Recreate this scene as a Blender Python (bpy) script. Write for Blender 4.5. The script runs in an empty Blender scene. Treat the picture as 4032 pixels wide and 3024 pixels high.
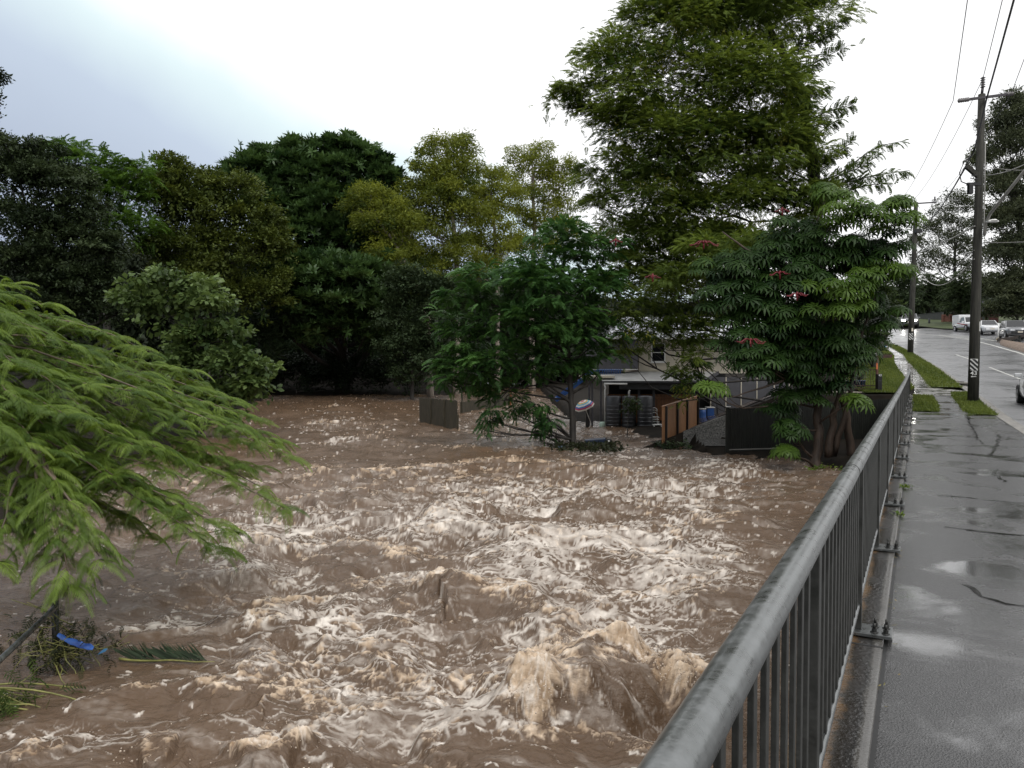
import bpy, bmesh, math, random
import numpy as np
from mathutils import Vector, Matrix

SC = bpy.context.scene
COL = SC.collection
# ---------------------------------------------------------------- camera, sky, sun, exposure
F = 3028.0; CX = 2016.0; CY = 1512.0; CZ = 3.9; HOR = 1415.0
PITCH = math.atan((CY - HOR) / F)
cam_d = bpy.data.cameras.new('camera'); cam = bpy.data.objects.new('camera', cam_d); COL.objects.link(cam)
cam.location = (0, 0, CZ); cam.rotation_euler = (math.pi / 2 - PITCH, 0, 0)
cam_d.sensor_width = 36.0; cam_d.lens = F / 4032 * 36.0
cam_d.clip_start = 0.05; cam_d.clip_end = 6000
SC.camera = cam

world = bpy.data.worlds.new('World'); SC.world = world; world.use_nodes = True
wn = world.node_tree.nodes; wl = world.node_tree.links; wn.clear()
SUN_EL = math.radians(56); SUN_AZ = math.radians(155)
w_out = wn.new('ShaderNodeOutputWorld'); w_bg = wn.new('ShaderNodeBackground')
w_bg.inputs['Strength'].default_value = 0.1
w_sky = wn.new('ShaderNodeTexSky'); w_sky.sky_type = 'NISHITA'; w_sky.sun_disc = False
w_sky.sun_elevation = SUN_EL; w_sky.sun_rotation = SUN_AZ
w_tc = wn.new('ShaderNodeTexCoord')
w_dot = wn.new('ShaderNodeVectorMath'); w_dot.operation = 'DOT_PRODUCT'; w_dot.inputs[1].default_value = (0.50, -0.18, 1.0)
w_no = wn.new('ShaderNodeTexNoise'); w_no.inputs['Scale'].default_value = 2.6; w_no.inputs['Detail'].default_value = 5
w_ma = wn.new('ShaderNodeMath'); w_ma.operation = 'MULTIPLY_ADD'; w_ma.inputs[1].default_value = 0.16
w_sub = wn.new('ShaderNodeMath'); w_sub.operation = 'SUBTRACT'; w_sub.inputs[1].default_value = 0.08
w_rmp = wn.new('ShaderNodeValToRGB')
cr = w_rmp.color_ramp
w_mr = wn.new('ShaderNodeMapRange'); w_mr.inputs[1].default_value = -0.25; w_mr.inputs[2].default_value = 0.25
cr.elements[0].position = 0.0; cr.elements[0].color = (.35, .395, .50, 1)
cr.elements[1].position = 0.60; cr.elements[1].color = (1.0, 1.0, 1.0, 1)
e = cr.elements.new(0.34); e.color = (.50, .575, .68, 1)
e = cr.elements.new(0.49); e.color = (.70, .82, .84, 1)
w_sc = wn.new('ShaderNodeVectorMath'); w_sc.operation = 'SCALE'; w_sc.inputs[3].default_value = 11.0
w_mix = wn.new('ShaderNodeMixRGB'); w_mix.inputs[0].default_value = 0.94
wl.new(w_tc.outputs['Generated'], w_dot.inputs[0]); wl.new(w_tc.outputs['Generated'], w_no.inputs['Vector'])
wl.new(w_no.outputs['Fac'], w_ma.inputs[0]); wl.new(w_dot.outputs['Value'], w_ma.inputs[2])
wl.new(w_ma.outputs[0], w_sub.inputs[0]); wl.new(w_sub.outputs[0], w_mr.inputs[0]); wl.new(w_mr.outputs[0], w_rmp.inputs[0])
wl.new(w_rmp.outputs[0], w_sc.inputs[0]); wl.new(w_sky.outputs[0], w_mix.inputs[1]); wl.new(w_sc.outputs[0], w_mix.inputs[2])
wl.new(w_mix.outputs[0], w_bg.inputs[0]); wl.new(w_bg.outputs[0], w_out.inputs[0])

sun_d = bpy.data.lights.new('sun', 'SUN'); sun_d.energy = 1.3; sun_d.angle = math.radians(20); sun_d.color = (1, .97, .93)
sun = bpy.data.objects.new('sun', sun_d); COL.objects.link(sun)
sun.rotation_euler = (math.pi / 2 - SUN_EL, 0, math.pi - SUN_AZ)
SC.view_settings.view_transform = 'Standard'; SC.view_settings.look = 'None'
SC.view_settings.exposure = 0.15; SC.view_settings.gamma = 1.0
SC.cycles.max_bounces = 6; SC.cycles.diffuse_bounces = 3; SC.cycles.glossy_bounces = 3
SC.cycles.transmission_bounces = 3; SC.cycles.transparent_max_bounces = 8

# ---------------------------------------------------------------- geometry of the place
TH = math.atan((3616 - CX) / F); SI, CO = math.sin(TH), math.cos(TH)
def zr(s):      # height of the street: level on the bridge, climbing beyond it
    k = (s - 40) / 6.0
    return 2.14 + .45 * (math.log1p(math.exp(k)) if k < 30 else k)
def zr_np(s):
    return 2.14 + .45 * np.logaddexp(0, (s - 40) / 6.0)
def B(a, s, dz=0.0):    # street coordinates: a metres right of the camera, s metres along, dz above the street
    return Vector((a * CO + s * SI, -a * SI + s * CO, zr(s) + dz))
def ray(u, v):          # u, v measured on the 4032 px wide photograph
    x = (u - CX) / F; y = -(v - CY) / F
    d = Vector((x, math.cos(PITCH) + y * math.sin(PITCH), -math.sin(PITCH) + y * math.cos(PITCH)))
    return d / d.y
def W(u, v, D): return Vector((0, 0, CZ)) + ray(u, v) * D
def WO(u, v, D): return W(u * 1.82278, v * 1.82278, D)
def G(u, v, z=0.0):
    d = ray(u, v); return Vector((0, 0, CZ)) + d * ((z - CZ) / d.z)
def sa(p): return (p[0] * SI + p[1] * CO, p[0] * CO - p[1] * SI)
def lerp(a, b, t): return a + (b - a) * t

# ---------------------------------------------------------------- objects
def tag(o, label=None, cat=None, group=None, kind=None):
    if label: o['label'] = label
    if cat: o['category'] = cat
    if group: o['group'] = group
    if kind: o['kind'] = kind
    return o
def thing(name, label, cat, loc=(0, 0, 0), rotz=0.0, group=None):
    o = bpy.data.objects.new(name, None); COL.objects.link(o)
    o.location = loc; o.rotation_euler = (0, 0, rotz); o.empty_display_size = .2
    return tag(o, label, cat, group)
def origin_of(o):
    v = Vector((0, 0, 0))
    while o is not None:
        v += o.location; o = o.parent
    return v
def link_mesh(name, me, mat, parent=None):
    o = bpy.data.objects.new(name, me); COL.objects.link(o)
    for m in (mat if isinstance(mat, (list, tuple)) else [mat]): me.materials.append(m)
    if parent is not None: o.parent = parent
    return o

class MB:
    def __init__(s): s.v = []; s.f = []; s.mi = []; s.sm = []
    def add(s, vs, fs, mi=0, smooth=False):
        n = len(s.v); s.v += [tuple(p) for p in vs]
        for f in fs: s.f.append(tuple(i + n for i in f)); s.mi.append(mi); s.sm.append(smooth)
        return s
    def box(s, c, size, ax=None, mi=0):
        c = Vector(c); X, Y, Z = ax if ax else (Vector((1, 0, 0)), Vector((0, 1, 0)), Vector((0, 0, 1)))
        h = [x / 2 for x in size]
        vs = [c + X * (i * h[0]) + Y * (j * h[1]) + Z * (k * h[2]) for i in (-1, 1) for j in (-1, 1) for k in (-1, 1)]
        return s.add(vs, [(0, 1, 3, 2), (4, 6, 7, 5), (0, 4, 5, 1), (2, 3, 7, 6), (0, 2, 6, 4), (1, 5, 7, 3)], mi)
    def bev(s, c, size, b=.01, ax=None, mi=0):      # box with chamfered edges
        bm = bmesh.new(); bmesh.ops.create_cube(bm, size=1)
        for v in bm.verts: v.co = Vector((v.co.x * size[0], v.co.y * size[1], v.co.z * size[2]))
        bmesh.ops.bevel(bm, geom=bm.edges[:], offset=b, segments=2, affect='EDGES', profile=.6)
        bm.verts.index_update()
        X, Y, Z = ax if ax else (Vector((1, 0, 0)), Vector((0, 1, 0)), Vector((0, 0, 1)))
        c = Vector(c)
        s.add([c + X * v.co.x + Y * v.co.y + Z * v.co.z for v in bm.verts], [tuple(v.index for v in f.verts) for f in bm.faces], mi)
        bm.free(); return s
    def tube(s, pts, rad, n=8, mi=0, cap=True, smooth=True):
        pts = [Vector(p) for p in pts]
        if not isinstance(rad, (list, tuple)): rad = [rad] * len(pts)
        vs = []; up = Vector((0, 0, 1))
        for i, p in enumerate(pts):
            t = (pts[min(i + 1, len(pts) - 1)] - pts[max(i - 1, 0)])
            if t.length < 1e-9: t = Vector((0, 0, 1))
            t.normalize()
            r = t.cross(up if abs(t.z) < .95 else Vector((0, 1, 0))); r.normalize(); q = r.cross(t)
            for k in range(n):
                an = 2 * math.pi * k / n
                vs.append(p + (r * math.cos(an) + q * math.sin(an)) * rad[i])
        fs = [(i * n + k, i * n + (k + 1) % n, (i + 1) * n + (k + 1) % n, (i + 1) * n + k) for i in range(len(pts) - 1) for k in range(n)]
        s.add(vs, fs, mi, smooth)
        if cap:
            m = len(s.v) - len(vs)
            s.f.append(tuple(m + k for k in range(n))); s.mi.append(mi); s.sm.append(False)
            s.f.append(tuple(m + (len(pts) - 1) * n + k for k in reversed(range(n)))); s.mi.append(mi); s.sm.append(False)
        return s
    def lathe(s, c, prof, n=20, mi=0, ax=None, smooth=True):    # prof: (radius, height)
        c = Vector(c); X, Y, Z = ax if ax else (Vector((1, 0, 0)), Vector((0, 1, 0)), Vector((0, 0, 1)))
        vs = [c + X * (r * math.cos(2 * math.pi * k / n)) + Y * (r * math.sin(2 * math.pi * k / n)) + Z * h for r, h in prof for k in range(n)]
        fs = [(i * n + k, i * n + (k + 1) % n, (i + 1) * n + (k + 1) % n, (i + 1) * n + k) for i in range(len(prof) - 1) for k in range(n)]
        return s.add(vs, fs, mi, smooth)
    def prism(s, poly, d, mi=0):        # extrude a polygon (points) by vector d
        poly = [Vector(p) for p in poly]; n = len(poly); d = Vector(d)
        vs = poly + [p + d for p in poly]
        return s.add(vs, [tuple(range(n)), tuple(reversed(range(n, 2 * n)))] + [(i, i + n, (i + 1) % n + n, (i + 1) % n) for i in range(n)], mi)
    def quad(s, a, b, c, d, mi=0): return s.add([a, b, c, d], [(0, 1, 2, 3)], mi)
    def build(s, name, mat, parent=None, local=False, **kw):
        me = bpy.data.meshes.new(name)
        off = Vector((0, 0, 0)) if local or parent is None else origin_of(parent)
        me.from_pydata([tuple(Vector(p) - off) for p in s.v], [], s.f)
        me.polygons.foreach_set('material_index', s.mi); me.polygons.foreach_set('use_smooth', s.sm)
        bm = bmesh.new(); bm.from_mesh(me); bmesh.ops.recalc_face_normals(bm, faces=bm.faces[:]); bm.to_mesh(me); bm.free()
        me.update()
        o = link_mesh(name, me, mat, parent)
        return tag(o, **kw)

def mesh_np(name, V, Q, mat, parent=None, attrs=None, smooth=False):
    """V (n,3), Q (m,4) quads, point attributes"""
    me = bpy.data.meshes.new(name)
    V = np.asarray(V, np.float32); Q = np.asarray(Q, np.int32)
    if parent is not None: V = V - np.array(origin_of(parent), np.float32)
    me.vertices.add(len(V)); me.vertices.foreach_set('co', V.ravel())
    me.loops.add(Q.size); me.loops.foreach_set('vertex_index', Q.ravel())
    me.polygons.add(len(Q)); me.polygons.foreach_set('loop_start', np.arange(0, Q.size, 4, dtype=np.int32))
    me.polygons.foreach_set('loop_total', np.full(len(Q), 4, np.int32))
    if smooth: me.polygons.foreach_set('use_smooth', np.ones(len(Q), bool))
    me.update(calc_edges=True)
    for k, a in (attrs or {}).items():
        at = me.attributes.new(k, 'FLOAT', 'POINT'); at.data.foreach_set('value', np.asarray(a, np.float32))
    return link_mesh(name, me, mat, parent)

# ---------------------------------------------------------------- materials
def new_mat(name):
    m = bpy.data.materials.new(name); m.use_nodes = True
    nt = m.node_tree; b = nt.nodes['Principled BSDF']
    return m, nt, b
def nd(nt, t, **kw):
    n = nt.nodes.new(t)
    for k, v in kw.items():
        if k in n.inputs.keys(): n.inputs[k].default_value = v
        else: setattr(n, k, v)
    return n
def rgb(c): return (c[0], c[1], c[2], 1)
def mat_noise(name, c1, c2, scale=5, rough=.6, rough2=None, bump=0.0, bscale=40, metal=0, spec=.5, detail=6, stretch=(1, 1, 1), contrast=(.35, .65), coat=0):
    m, nt, b = new_mat(name); L = nt.links.new
    tc = nd(nt, 'ShaderNodeTexCoord'); mp = nd(nt, 'ShaderNodeMapping'); mp.inputs['Scale'].default_value = stretch
    L(tc.outputs['Object'], mp.inputs['Vector'])
    n = nd(nt, 'ShaderNodeTexNoise', Scale=scale, Detail=detail, Roughness=.6); L(mp.outputs[0], n.inputs['Vector'])
    r = nd(nt, 'ShaderNodeValToRGB'); r.color_ramp.elements[0].position = contrast[0]; r.color_ramp.elements[1].position = contrast[1]
    r.color_ramp.elements[0].color = rgb(c1); r.color_ramp.elements[1].color = rgb(c2)
    L(n.outputs['Fac'], r.inputs[0]); L(r.outputs[0], b.inputs['Base Color'])
    b.inputs['Metallic'].default_value = metal; b.inputs['Specular IOR Level'].default_value = spec
    b.inputs['Roughness'].default_value = rough; b.inputs['Coat Weight'].default_value = coat; b.inputs['Coat Roughness'].default_value = .06
    if rough2 is not None:
        mr = nd(nt, 'ShaderNodeMapRange'); mr.inputs[1].default_value = .35; mr.inputs[2].default_value = .65
        mr.inputs[3].default_value = rough; mr.inputs[4].default_value = rough2
        L(n.outputs['Fac'], mr.inputs[0]); L(mr.outputs[0], b.inputs['Roughness'])
    if bump:
        n2 = nd(nt, 'ShaderNodeTexNoise', Scale=bscale, Detail=4); L(mp.outputs[0], n2.inputs['Vector'])
        bp = nd(nt, 'ShaderNodeBump', Strength=bump, Distance=.02); L(n2.outputs['Fac'], bp.inputs['Height']); L(bp.outputs[0], b.inputs['Normal'])
    return m
def mat_leaf(name, c1, c2, trans=.3, rough=.5, spec=.16):
    m, nt, b = new_mat(name); L = nt.links.new
    at = nd(nt, 'ShaderNodeAttribute', attribute_name='tint')
    mx = nd(nt, 'ShaderNodeMixRGB'); mx.inputs[1].default_value = rgb(c1); mx.inputs[2].default_value = rgb(c2)
    L(at.outputs['Fac'], mx.inputs[0]); L(mx.outputs[0], b.inputs['Base Color'])
    b.inputs['Roughness'].default_value = rough; b.inputs['Specular IOR Level'].default_value = spec
    tr = nd(nt, 'ShaderNodeBsdfTranslucent'); ms = nd(nt, 'ShaderNodeMixShader'); ms.inputs[0].default_value = trans
    hs = nd(nt, 'ShaderNodeHueSaturation'); hs.inputs['Value'].default_value = 1.5; hs.inputs['Saturation'].default_value = 1.1
    hs.inputs['Hue'].default_value = .485
    L(mx.outputs[0], hs.inputs['Color']); L(hs.outputs[0], tr.inputs['Color'])
    out = nt.nodes['Material Output']
    L(b.outputs[0], ms.inputs[1]); L(tr.outputs[0], ms.inputs[2]); L(ms.outputs[0], out.inputs['Surface'])
    return m
def mat_plain(name, c, rough=.5, metal=0, spec=.5, coat=0, emit=None, es=0, var=.12):
    c2 = tuple(min(1, x * (1 + var)) for x in c); c1 = tuple(x * (1 - var) for x in c)
    m = mat_noise(name, c1, c2, 3, rough, None, 0, 40, metal, spec, coat=coat)
    if emit:
        b = m.node_tree.nodes['Principled BSDF']; b.inputs['Emission Color'].default_value = rgb(emit); b.inputs['Emission Strength'].default_value = es
    return m

BARK = mat_noise('dark_bark', (.012, .010, .009), (.04, .034, .028), 6, .7, None, .6, 20, stretch=(1, 1, .25))
BARK_PALE = mat_noise('pale_bark', (.10, .085, .07), (.34, .29, .24), 3, .7, None, .4, 20, stretch=(1, 1, .3))
BARK_BROWN = mat_noise('brown_bark', (.035, .024, .018), (.09, .062, .045), 6, .65, None, .5, 20, stretch=(1, 1, .25))
TWIG = mat_noise('green_twig', (.05, .05, .02), (.13, .12, .05), 6, .6)
EARTH = mat_noise('wet_earth', (.005, .004, .003), (.018, .014, .010), 1.5, .9, None, .7, 8, spec=.12)
# ---------------------------------------------------------------- numpy noise
_rs = np.random.RandomState(7)
_P = np.concatenate([_rs.permutation(512)] * 2); _A = _rs.rand(512) * 2 * np.pi; _GX = np.cos(_A); _GY = np.sin(_A)
def perlin(x, y, seed=0):
    x = x + seed * 17.31; y = y + seed * 9.77
    xi = np.floor(x).astype(np.int64); yi = np.floor(y).astype(np.int64); xf = x - xi; yf = y - yi
    def g(ix, iy, dx, dy):
        h = _P[(_P[ix & 511] + iy) & 511]; return _GX[h] * dx + _GY[h] * dy
    u = xf * xf * xf * (xf * (xf * 6 - 15) + 10); v = yf * yf * yf * (yf * (yf * 6 - 15) + 10)
    a = g(xi, yi, xf, yf); b = g(xi + 1, yi, xf - 1, yf); c = g(xi, yi + 1, xf, yf - 1); d = g(xi + 1, yi + 1, xf - 1, yf - 1)
    return ((a * (1 - u) + b * u) * (1 - v) + (c * (1 - u) + d * u) * v) * 1.4
def fbm(x, y, o=4, seed=0, gain=.5):
    s = 0; a = 1; t = 0
    for i in range(o):
        s = s + a * perlin(x, y, seed + i * 3); t += a; a *= gain; x = x * 2.03; y = y * 2.03
    return s / t
def rmf(x, y, o=5, seed=0, gain=.62, lac=2.05):
    """ridged fractal: a torn network of filaments"""
    s = 0; a = 1.0; t = 0; w = 1.0
    for i in range(o):
        r = (1 - np.abs(perlin(x, y, seed + 5 * i))) ** 3
        s = s + a * r * w; t += a; w = np.clip(r * 1.6, .25, 1); a *= gain; x = x * lac + 1.7; y = y * lac
    return s / t
def fbm_w(x, y, o, seed): return fbm(x, y, o, seed, .58)
_sx = _rs.rand(60000) * 60; _sy = _rs.rand(60000) * 60; _CDF = {}
def ranked(f, key, x, y, *a):
    """noise turned into its own rank, so that a threshold of 1 - c covers the share c of the surface"""
    if key not in _CDF: _CDF[key] = np.sort(f(_sx, _sy, *a))
    q = _CDF[key]; return np.interp(f(x, y, *a), q, np.linspace(0, 1, len(q)))
def sstep(a, b, x):
    t = np.clip((x - a) / (b - a), 0, 1); return t * t * (3 - 2 * t)

# ================================================================= THE SETTING
def grid_quads(nr, nc):
    i = np.arange(nr - 1)[:, None] * nc + np.arange(nc - 1)[None, :]
    return np.stack([i, i + 1, i + nc + 1, i + nc], -1).reshape(-1, 4)

def seg_dist(X, Y, pts):
    """distance to polyline, parameter along it, signed side (positive = nearer the camera)"""
    best = np.full(X.shape, 1e9); par = np.zeros(X.shape); side = np.zeros(X.shape)
    n = len(pts) - 1
    for i in range(n):
        ax, ay = pts[i]; bx, by = pts[i + 1]; dx, dy = bx - ax, by - ay
        t = np.clip(((X - ax) * dx + (Y - ay) * dy) / (dx * dx + dy * dy + 1e-9), 0, 1)
        ex = X - (ax + t * dx); ey = Y - (ay + t * dy); d = np.hypot(ex, ey)
        m = d < best
        best = np.where(m, d, best); par = np.where(m, (i + t) / n, par); side = np.where(m, -ey, side)
    return best, par, side

# crest lines of the breaking waves: points, height, width, froth, white
CRESTS = [
    ([(1080, 1885), (1300, 1862), (1500, 1848), (1700, 1832), (1850, 1818), (2000, 1812), (2200, 1826), (2400, 1850), (2620, 1885)], .34, .8, 1.0, .2),
    ([(1250, 2128), (1400, 2130), (1480, 2138), (1560, 2150), (1600, 2200)], .30, .55, 1.1, .1),
    ([(1600, 2110), (1680, 2050), (1760, 2005), (1900, 1990), (1990, 2010)], .36, .7, .7, .5),
    ([(1640, 2290), (1720, 2275), (1820, 2280), (1960, 2305), (2040, 2355), (2140, 2405), (2300, 2450), (2440, 2490), (2560, 2475)], .50, .55, .95, .55),
    ([(2085, 2760), (2100, 2660), (2180, 2575), (2330, 2545), (2480, 2565), (2620, 2620), (2740, 2690)], .78, .7, 1.6, .35),
    ([(985, 2490), (1000, 2430), (1100, 2375), (1300, 2345), (1450, 2320)], .26, .4, .9, .3),
    ([(840, 2760), (900, 2700), (1060, 2640), (1250, 2600), (1420, 2590)], .24, .4, .65, .2),
    ([(1350, 2575), (1480, 2620), (1600, 2670), (1720, 2730), (1800, 2800)], .28, .35, .75, .3),
    ([(940, 2980), (1030, 2945), (1130, 2965), (1200, 3010)], .34, .35, 1.3, .3),
    ([(490, 3010), (580, 2965), (660, 2990)], .28, .3, 1.1, .3),
    ([(20, 2985), (110, 2955), (240, 2975)], .24, .3, 1.0, .3),
    ([(280, 2785), (430, 2740), (560, 2722), (700, 2735)], .2, .3, .6, .2),
    ([(2540, 2140), (2700, 2105), (2850, 2050), (2980, 2030)], .30, .6, .7, .4),
    ([(2640, 2390), (2800, 2300), (2950, 2250)], .26, .5, .4, .5),
    ([(590, 2240), (760, 2310), (900, 2345)], .10, .25, .5, .1),
    ([(420, 2310), (560, 2350), (700, 2400), (850, 2440)], .12, .25, .45, .1),
    ([(380, 2510), (520, 2495), (640, 2490), (800, 2510)], .12, .3, .5, .4),
    ([(1930, 2560), (2080, 2600)], .2, .4, .7, .4),
    ([(1640, 2960), (1800, 2900), (1990, 2840), (2080, 2760)], .26, .4, .6, .7),
    ([(1950, 2130), (2060, 2110), (2180, 2160)], .28, .5, .6, .6),
    ([(2180, 2000), (2330, 1960), (2480, 1975)], .25, .6, .5, .6),
    ([(1180, 1960), (1350, 1945), (1560, 1950)], .24, .6, .7, .3),
    ([(760, 2120), (900, 2090), (1040, 2105)], .2, .45, .5, .4),
    ([(1650, 1580), (1800, 1690), (1900, 1725), (2080, 1750), (2200, 1768)], .14, .5, .7, .5),
    ([(1040, 1630), (1250, 1618), (1480, 1632)], .22, .7, .5, .3),
    ([(1060, 1680), (1300, 1700), (1560, 1690)], .18, .6, .4, .3),
    ([(2340, 1790), (2520, 1805), (2700, 1815)], .12, .5, .3, .6),
]
_cr = random.Random(21)
for _ in range(46):
    v = 1880 + 1080 * _cr.random() ** .8; u = _cr.uniform(620, 2850); k = (v - 1415) / 1000.0
    if u < 950 and v > 2150 and _cr.random() < .6: continue
    ln = _cr.uniform(180, 420) * (.35 + k * .9); sl = _cr.gauss(.05, .22); P_ = []; cv = _cr.choice((1, 1, -1))
    for i in range(5):
        t = i / 4 - .5; P_.append((u + ln * t, v + ln * t * sl + ln * .16 * (4 * t * t) * cv * .6 + _cr.gauss(0, 3)))
    CRESTS.append((P_, _cr.uniform(.10, .20), _cr.uniform(.26, .46), _cr.uniform(.5, .95), _cr.uniform(.1, .4)))
for _ in range(16):
    v = _cr.uniform(1590, 1790); u = _cr.uniform(1030, 1950) + (v - 1600) * 1.2; ln = _cr.uniform(120, 260); P_ = [(u + ln * (i / 4 - .5), v + ln * (i / 4 - .5) * _cr.gauss(.02, .03) + 5 * (i % 2)) for i in range(5)]
    CRESTS.append((P_, _cr.uniform(.18, .34), _cr.uniform(.5, .8), _cr.uniform(.5, .9), _cr.uniform(.3, .7)))
LACE = [(2400, 2150, 380, 110, 1.0), (2140, 2260, 190, 120, 1.1), (2700, 2300, 300, 190, .9), (2000, 1960, 300, 60, .8), (1450, 2490, 300, 110, .9),
        (1150, 2080, 220, 90, .75), (2600, 1950, 330, 70, .8), (1750, 2920, 300, 80, 1.0), (2450, 2480, 280, 60, 1.0), (2800, 1850, 250, 60, .7),
        (1800, 2080, 220, 70, .9), (900, 2180, 200, 60, .5), (1320, 1650, 280, 60, .5), (2060, 1640, 220, 60, .75), (2450, 1790, 260, 40, .7), (2480, 1720, 160, 30, .5),
        (1250, 1760, 260, 30, .4), (2600, 2650, 200, 120, .5), (700, 2500, 300, 40, .45), (300, 2960, 300, 50, .5), (1250, 2950, 200, 60, .4), (1000, 2280, 260, 40, .45)]

def water_fields(X, Y):
    D = Y; U = CX + X / D * F; V = HOR + F * CZ / D
    wx = X + .45 * fbm(X * .8, Y * .8, 3, 1); wy = Y + .45 * fbm(X * .8 + 5, Y * .8, 3, 2)
    turb = sstep(30, 25, D) * sstep(-1.1, -.35, X / D + .28 * np.clip((12 - D) / 6, -1, 1) * 0 + 0) 
    leftcalm = sstep(1000, 500, U) * sstep(2080, 2250, V)
    turb = turb * (1 - .65 * leftcalm) * (1 - .6 * sstep(-5.5, -1.0, X * CO - Y * SI))
    amp = .045 + .12 * turb + .05 * sstep(27, 33, D)
    h = amp * 2.2 * fbm(wx * .28, wy * .36, 3, 4) + amp * 1.4 * (0.5 - np.abs(fbm(wx * .55, wy * .75, 3, 9)) * 2.2)
    # fine chop, growing with turbulence
    chop = fbm(wx * 2.6, wy * 3.4, 4, 12)
    near = sstep(20, 9, D)
    h = h + (.010 + .028 * turb) * sstep(40, 16, D) * chop + (.010 + .022 * turb) * near * fbm(X * 5.5, Y * 10, 4, 14) + .010 * turb * near * (1 - np.abs(perlin(wx * 5, wy * 7, 15)) * 2)
    froth = np.zeros_like(h); white = np.zeros_like(h)
    hc = np.zeros_like(h)
    brk = .55 + .9 * fbm(wx * 1.7, wy * 1.7, 3, 21)
    for pts, hh, w, fr, wh in CRESTS:
        P = [tuple(G(q[0], q[1], .6 * hh * min(1, w / .6))[:2]) for q in pts]
        xs = [p[0] for p in P]; ys = [p[1] for p in P]; mg = 4.5
        m = (X > min(xs) - mg) & (X < max(xs) + mg) & (Y > min(ys) - mg) & (Y < max(ys) + mg)
        if not m.any(): continue
        x = wx[m]; y = wy[m]
        d, par, side = seg_dist(x + .12 * chop[m], y, P)
        env = sstep(0, .14, par) * sstep(1, .86, par)
        bl = sstep(-.55, .55, side / (d + .10)); far = .85 + 1.05 * bl          # long smooth face towards the bridge, steep back
        prof = np.exp(-(d / (w * far)) ** 2) * env
        trough = np.exp(-((d - 3.2 * w) / (w * 1.4)) ** 2) * (side > 0) * env
        hc[m] = np.maximum(hc[m], .74 * min(1, w / .6) * hh * prof * (1 + .40 * fbm(x * 1.3, y * 1.3, 2, 31)))
        fw = w * (.8 - .38 * bl)
        fm = np.exp(-(d / fw) ** 2) * env
        froth[m] = np.maximum(froth[m], fr * fm * np.clip(brk[m] + .15, 0, 1.3))
        white[m] = np.maximum(white[m], wh * np.exp(-((d - w * 1.0) / (w * 1.6)) ** 2) * env * (1 - bl))
    h = h + hc
    # the jump below the step is broken all over
    jump = sstep(1815, 1850, V) * sstep(1990, 1890, V) * sstep(950, 1250, U) * sstep(2750, 2300, U)
    froth = np.maximum(froth, .85 * jump * np.clip(.30 + 1.6 * fbm(wx * 1.3, wy * .8, 3, 41), 0, 1))
    # random breaking of the rough water
    rid = 1 - np.abs(fbm(wx * .75, wy * 1.05, 3, 51)) * 3.2
    rmask = np.clip(fbm(wx * .35, wy * .35, 2, 53) * 1.6 + .45, 0, 1)
    froth = np.maximum(froth, turb * .75 * sstep(.72, 1.0, rid) * rmask)
    upstream = sstep(27, 30, D)
    froth = np.maximum(froth, upstream * .55 * sstep(.80, 1.0, rid) * sstep(.1, .5, fbm(wx * .3, wy * .3, 2, 55) + .15))
    lace_d = np.zeros_like(h)
    for u, v, su, sv, k in LACE:
        lace_d = np.maximum(lace_d, k * np.exp(-(((U - u) / su) ** 2 + ((V - v) / sv) ** 2)))
    lace_d = np.clip(.82 * lace_d * (.75 + 1.1 * fbm(wx * .5, wy * .5, 2, 61)) + .02 + .13 * turb + white * .75, 0, 1.1)
    qx = X * .52 + .30 * fbm(X * .5, Y * .7, 4, 71); qy = Y * .95 + .42 * fbm(X * .5 + 9, Y * .7, 4, 72) + .15 * X
    nearl = sstep(34, 16, D)
    r1 = 1 - np.abs(fbm(qx * 1.5, qy * 1.5, 3, 81, .4)) * 7.0
    r2 = 1 - np.abs(fbm(qx * 3.6, qy * 3.6, 3, 82, .4)) * 5.0
    r3 = 1 - np.abs(fbm(qx * 8.5, qy * 8.5, 2, 83, .4)) * 3.4
    thin = np.clip(.5 + 1.3 * fbm(X * 2.2, Y * 3, 4, 91), 0, 1)
    th = .98 - .60 * lace_d
    lace = np.maximum(np.maximum(.95 * sstep(th, th + .22, r1), .9 * sstep(55, 24, D) * sstep(th + .02, th + .26, r2)), .8 * nearl * sstep(th + .06, th + .32, r3))
    lace = lace * sstep(.05, .42, lace_d) * (.2 + .8 * thin) * (.12 + .88 * sstep(58, 32, D))
    cov = np.clip(.42 * lace_d, 0, .5)
    n1 = ranked(rmf, 'a', qx * 2.0, qy * 2.0, 6, 84); n1 = np.where(D > 30, ranked(rmf, 'g', qx * .7, qy * 1.0, 4, 84), n1)
    pools = (.5 + .5 * sstep(60, 35, D)) * sstep(1 - cov, 1 - cov * .3, n1) * np.clip(.35 + 1.7 * fbm(X * 6, Y * 11, 4, 86), 0, 1)
    lace = np.maximum(lace, .95 * pools)
    # a thin cream film of old foam, torn into streaks
    n3 = ranked(fbm_w, 'd', qx * 1.1, qy * 3.0, 6, 88)
    film = .36 * sstep(.58, 1.05, n3) * (.15 + .85 * turb) * sstep(60, 30, D) * np.clip(.55 + 1.2 * fbm(X * 8, Y * 14, 3, 89), .1, 1)
    lace = np.maximum(lace, film)
    # filaments and lumps in the froth
    fx = X * (.5 - .2 * sstep(14, 30, D)) + .06 * fbm(X * 5, Y * 5, 3, 95); fy = Y + .06 * fbm(X * 5 + 3, Y * 5, 3, 96)
    b1 = np.abs(perlin(fx * 4.2, fy * 4.2, 101)); b2 = np.abs(perlin(fx * 9.5, fy * 9.5, 102)); b3 = np.abs(perlin(fx * 21, fy * 21, 103))
    fine = sstep(28, 12, D)
    lump = .5 * b1 + .4 * b2 + .25 * b3 * fine
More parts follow.
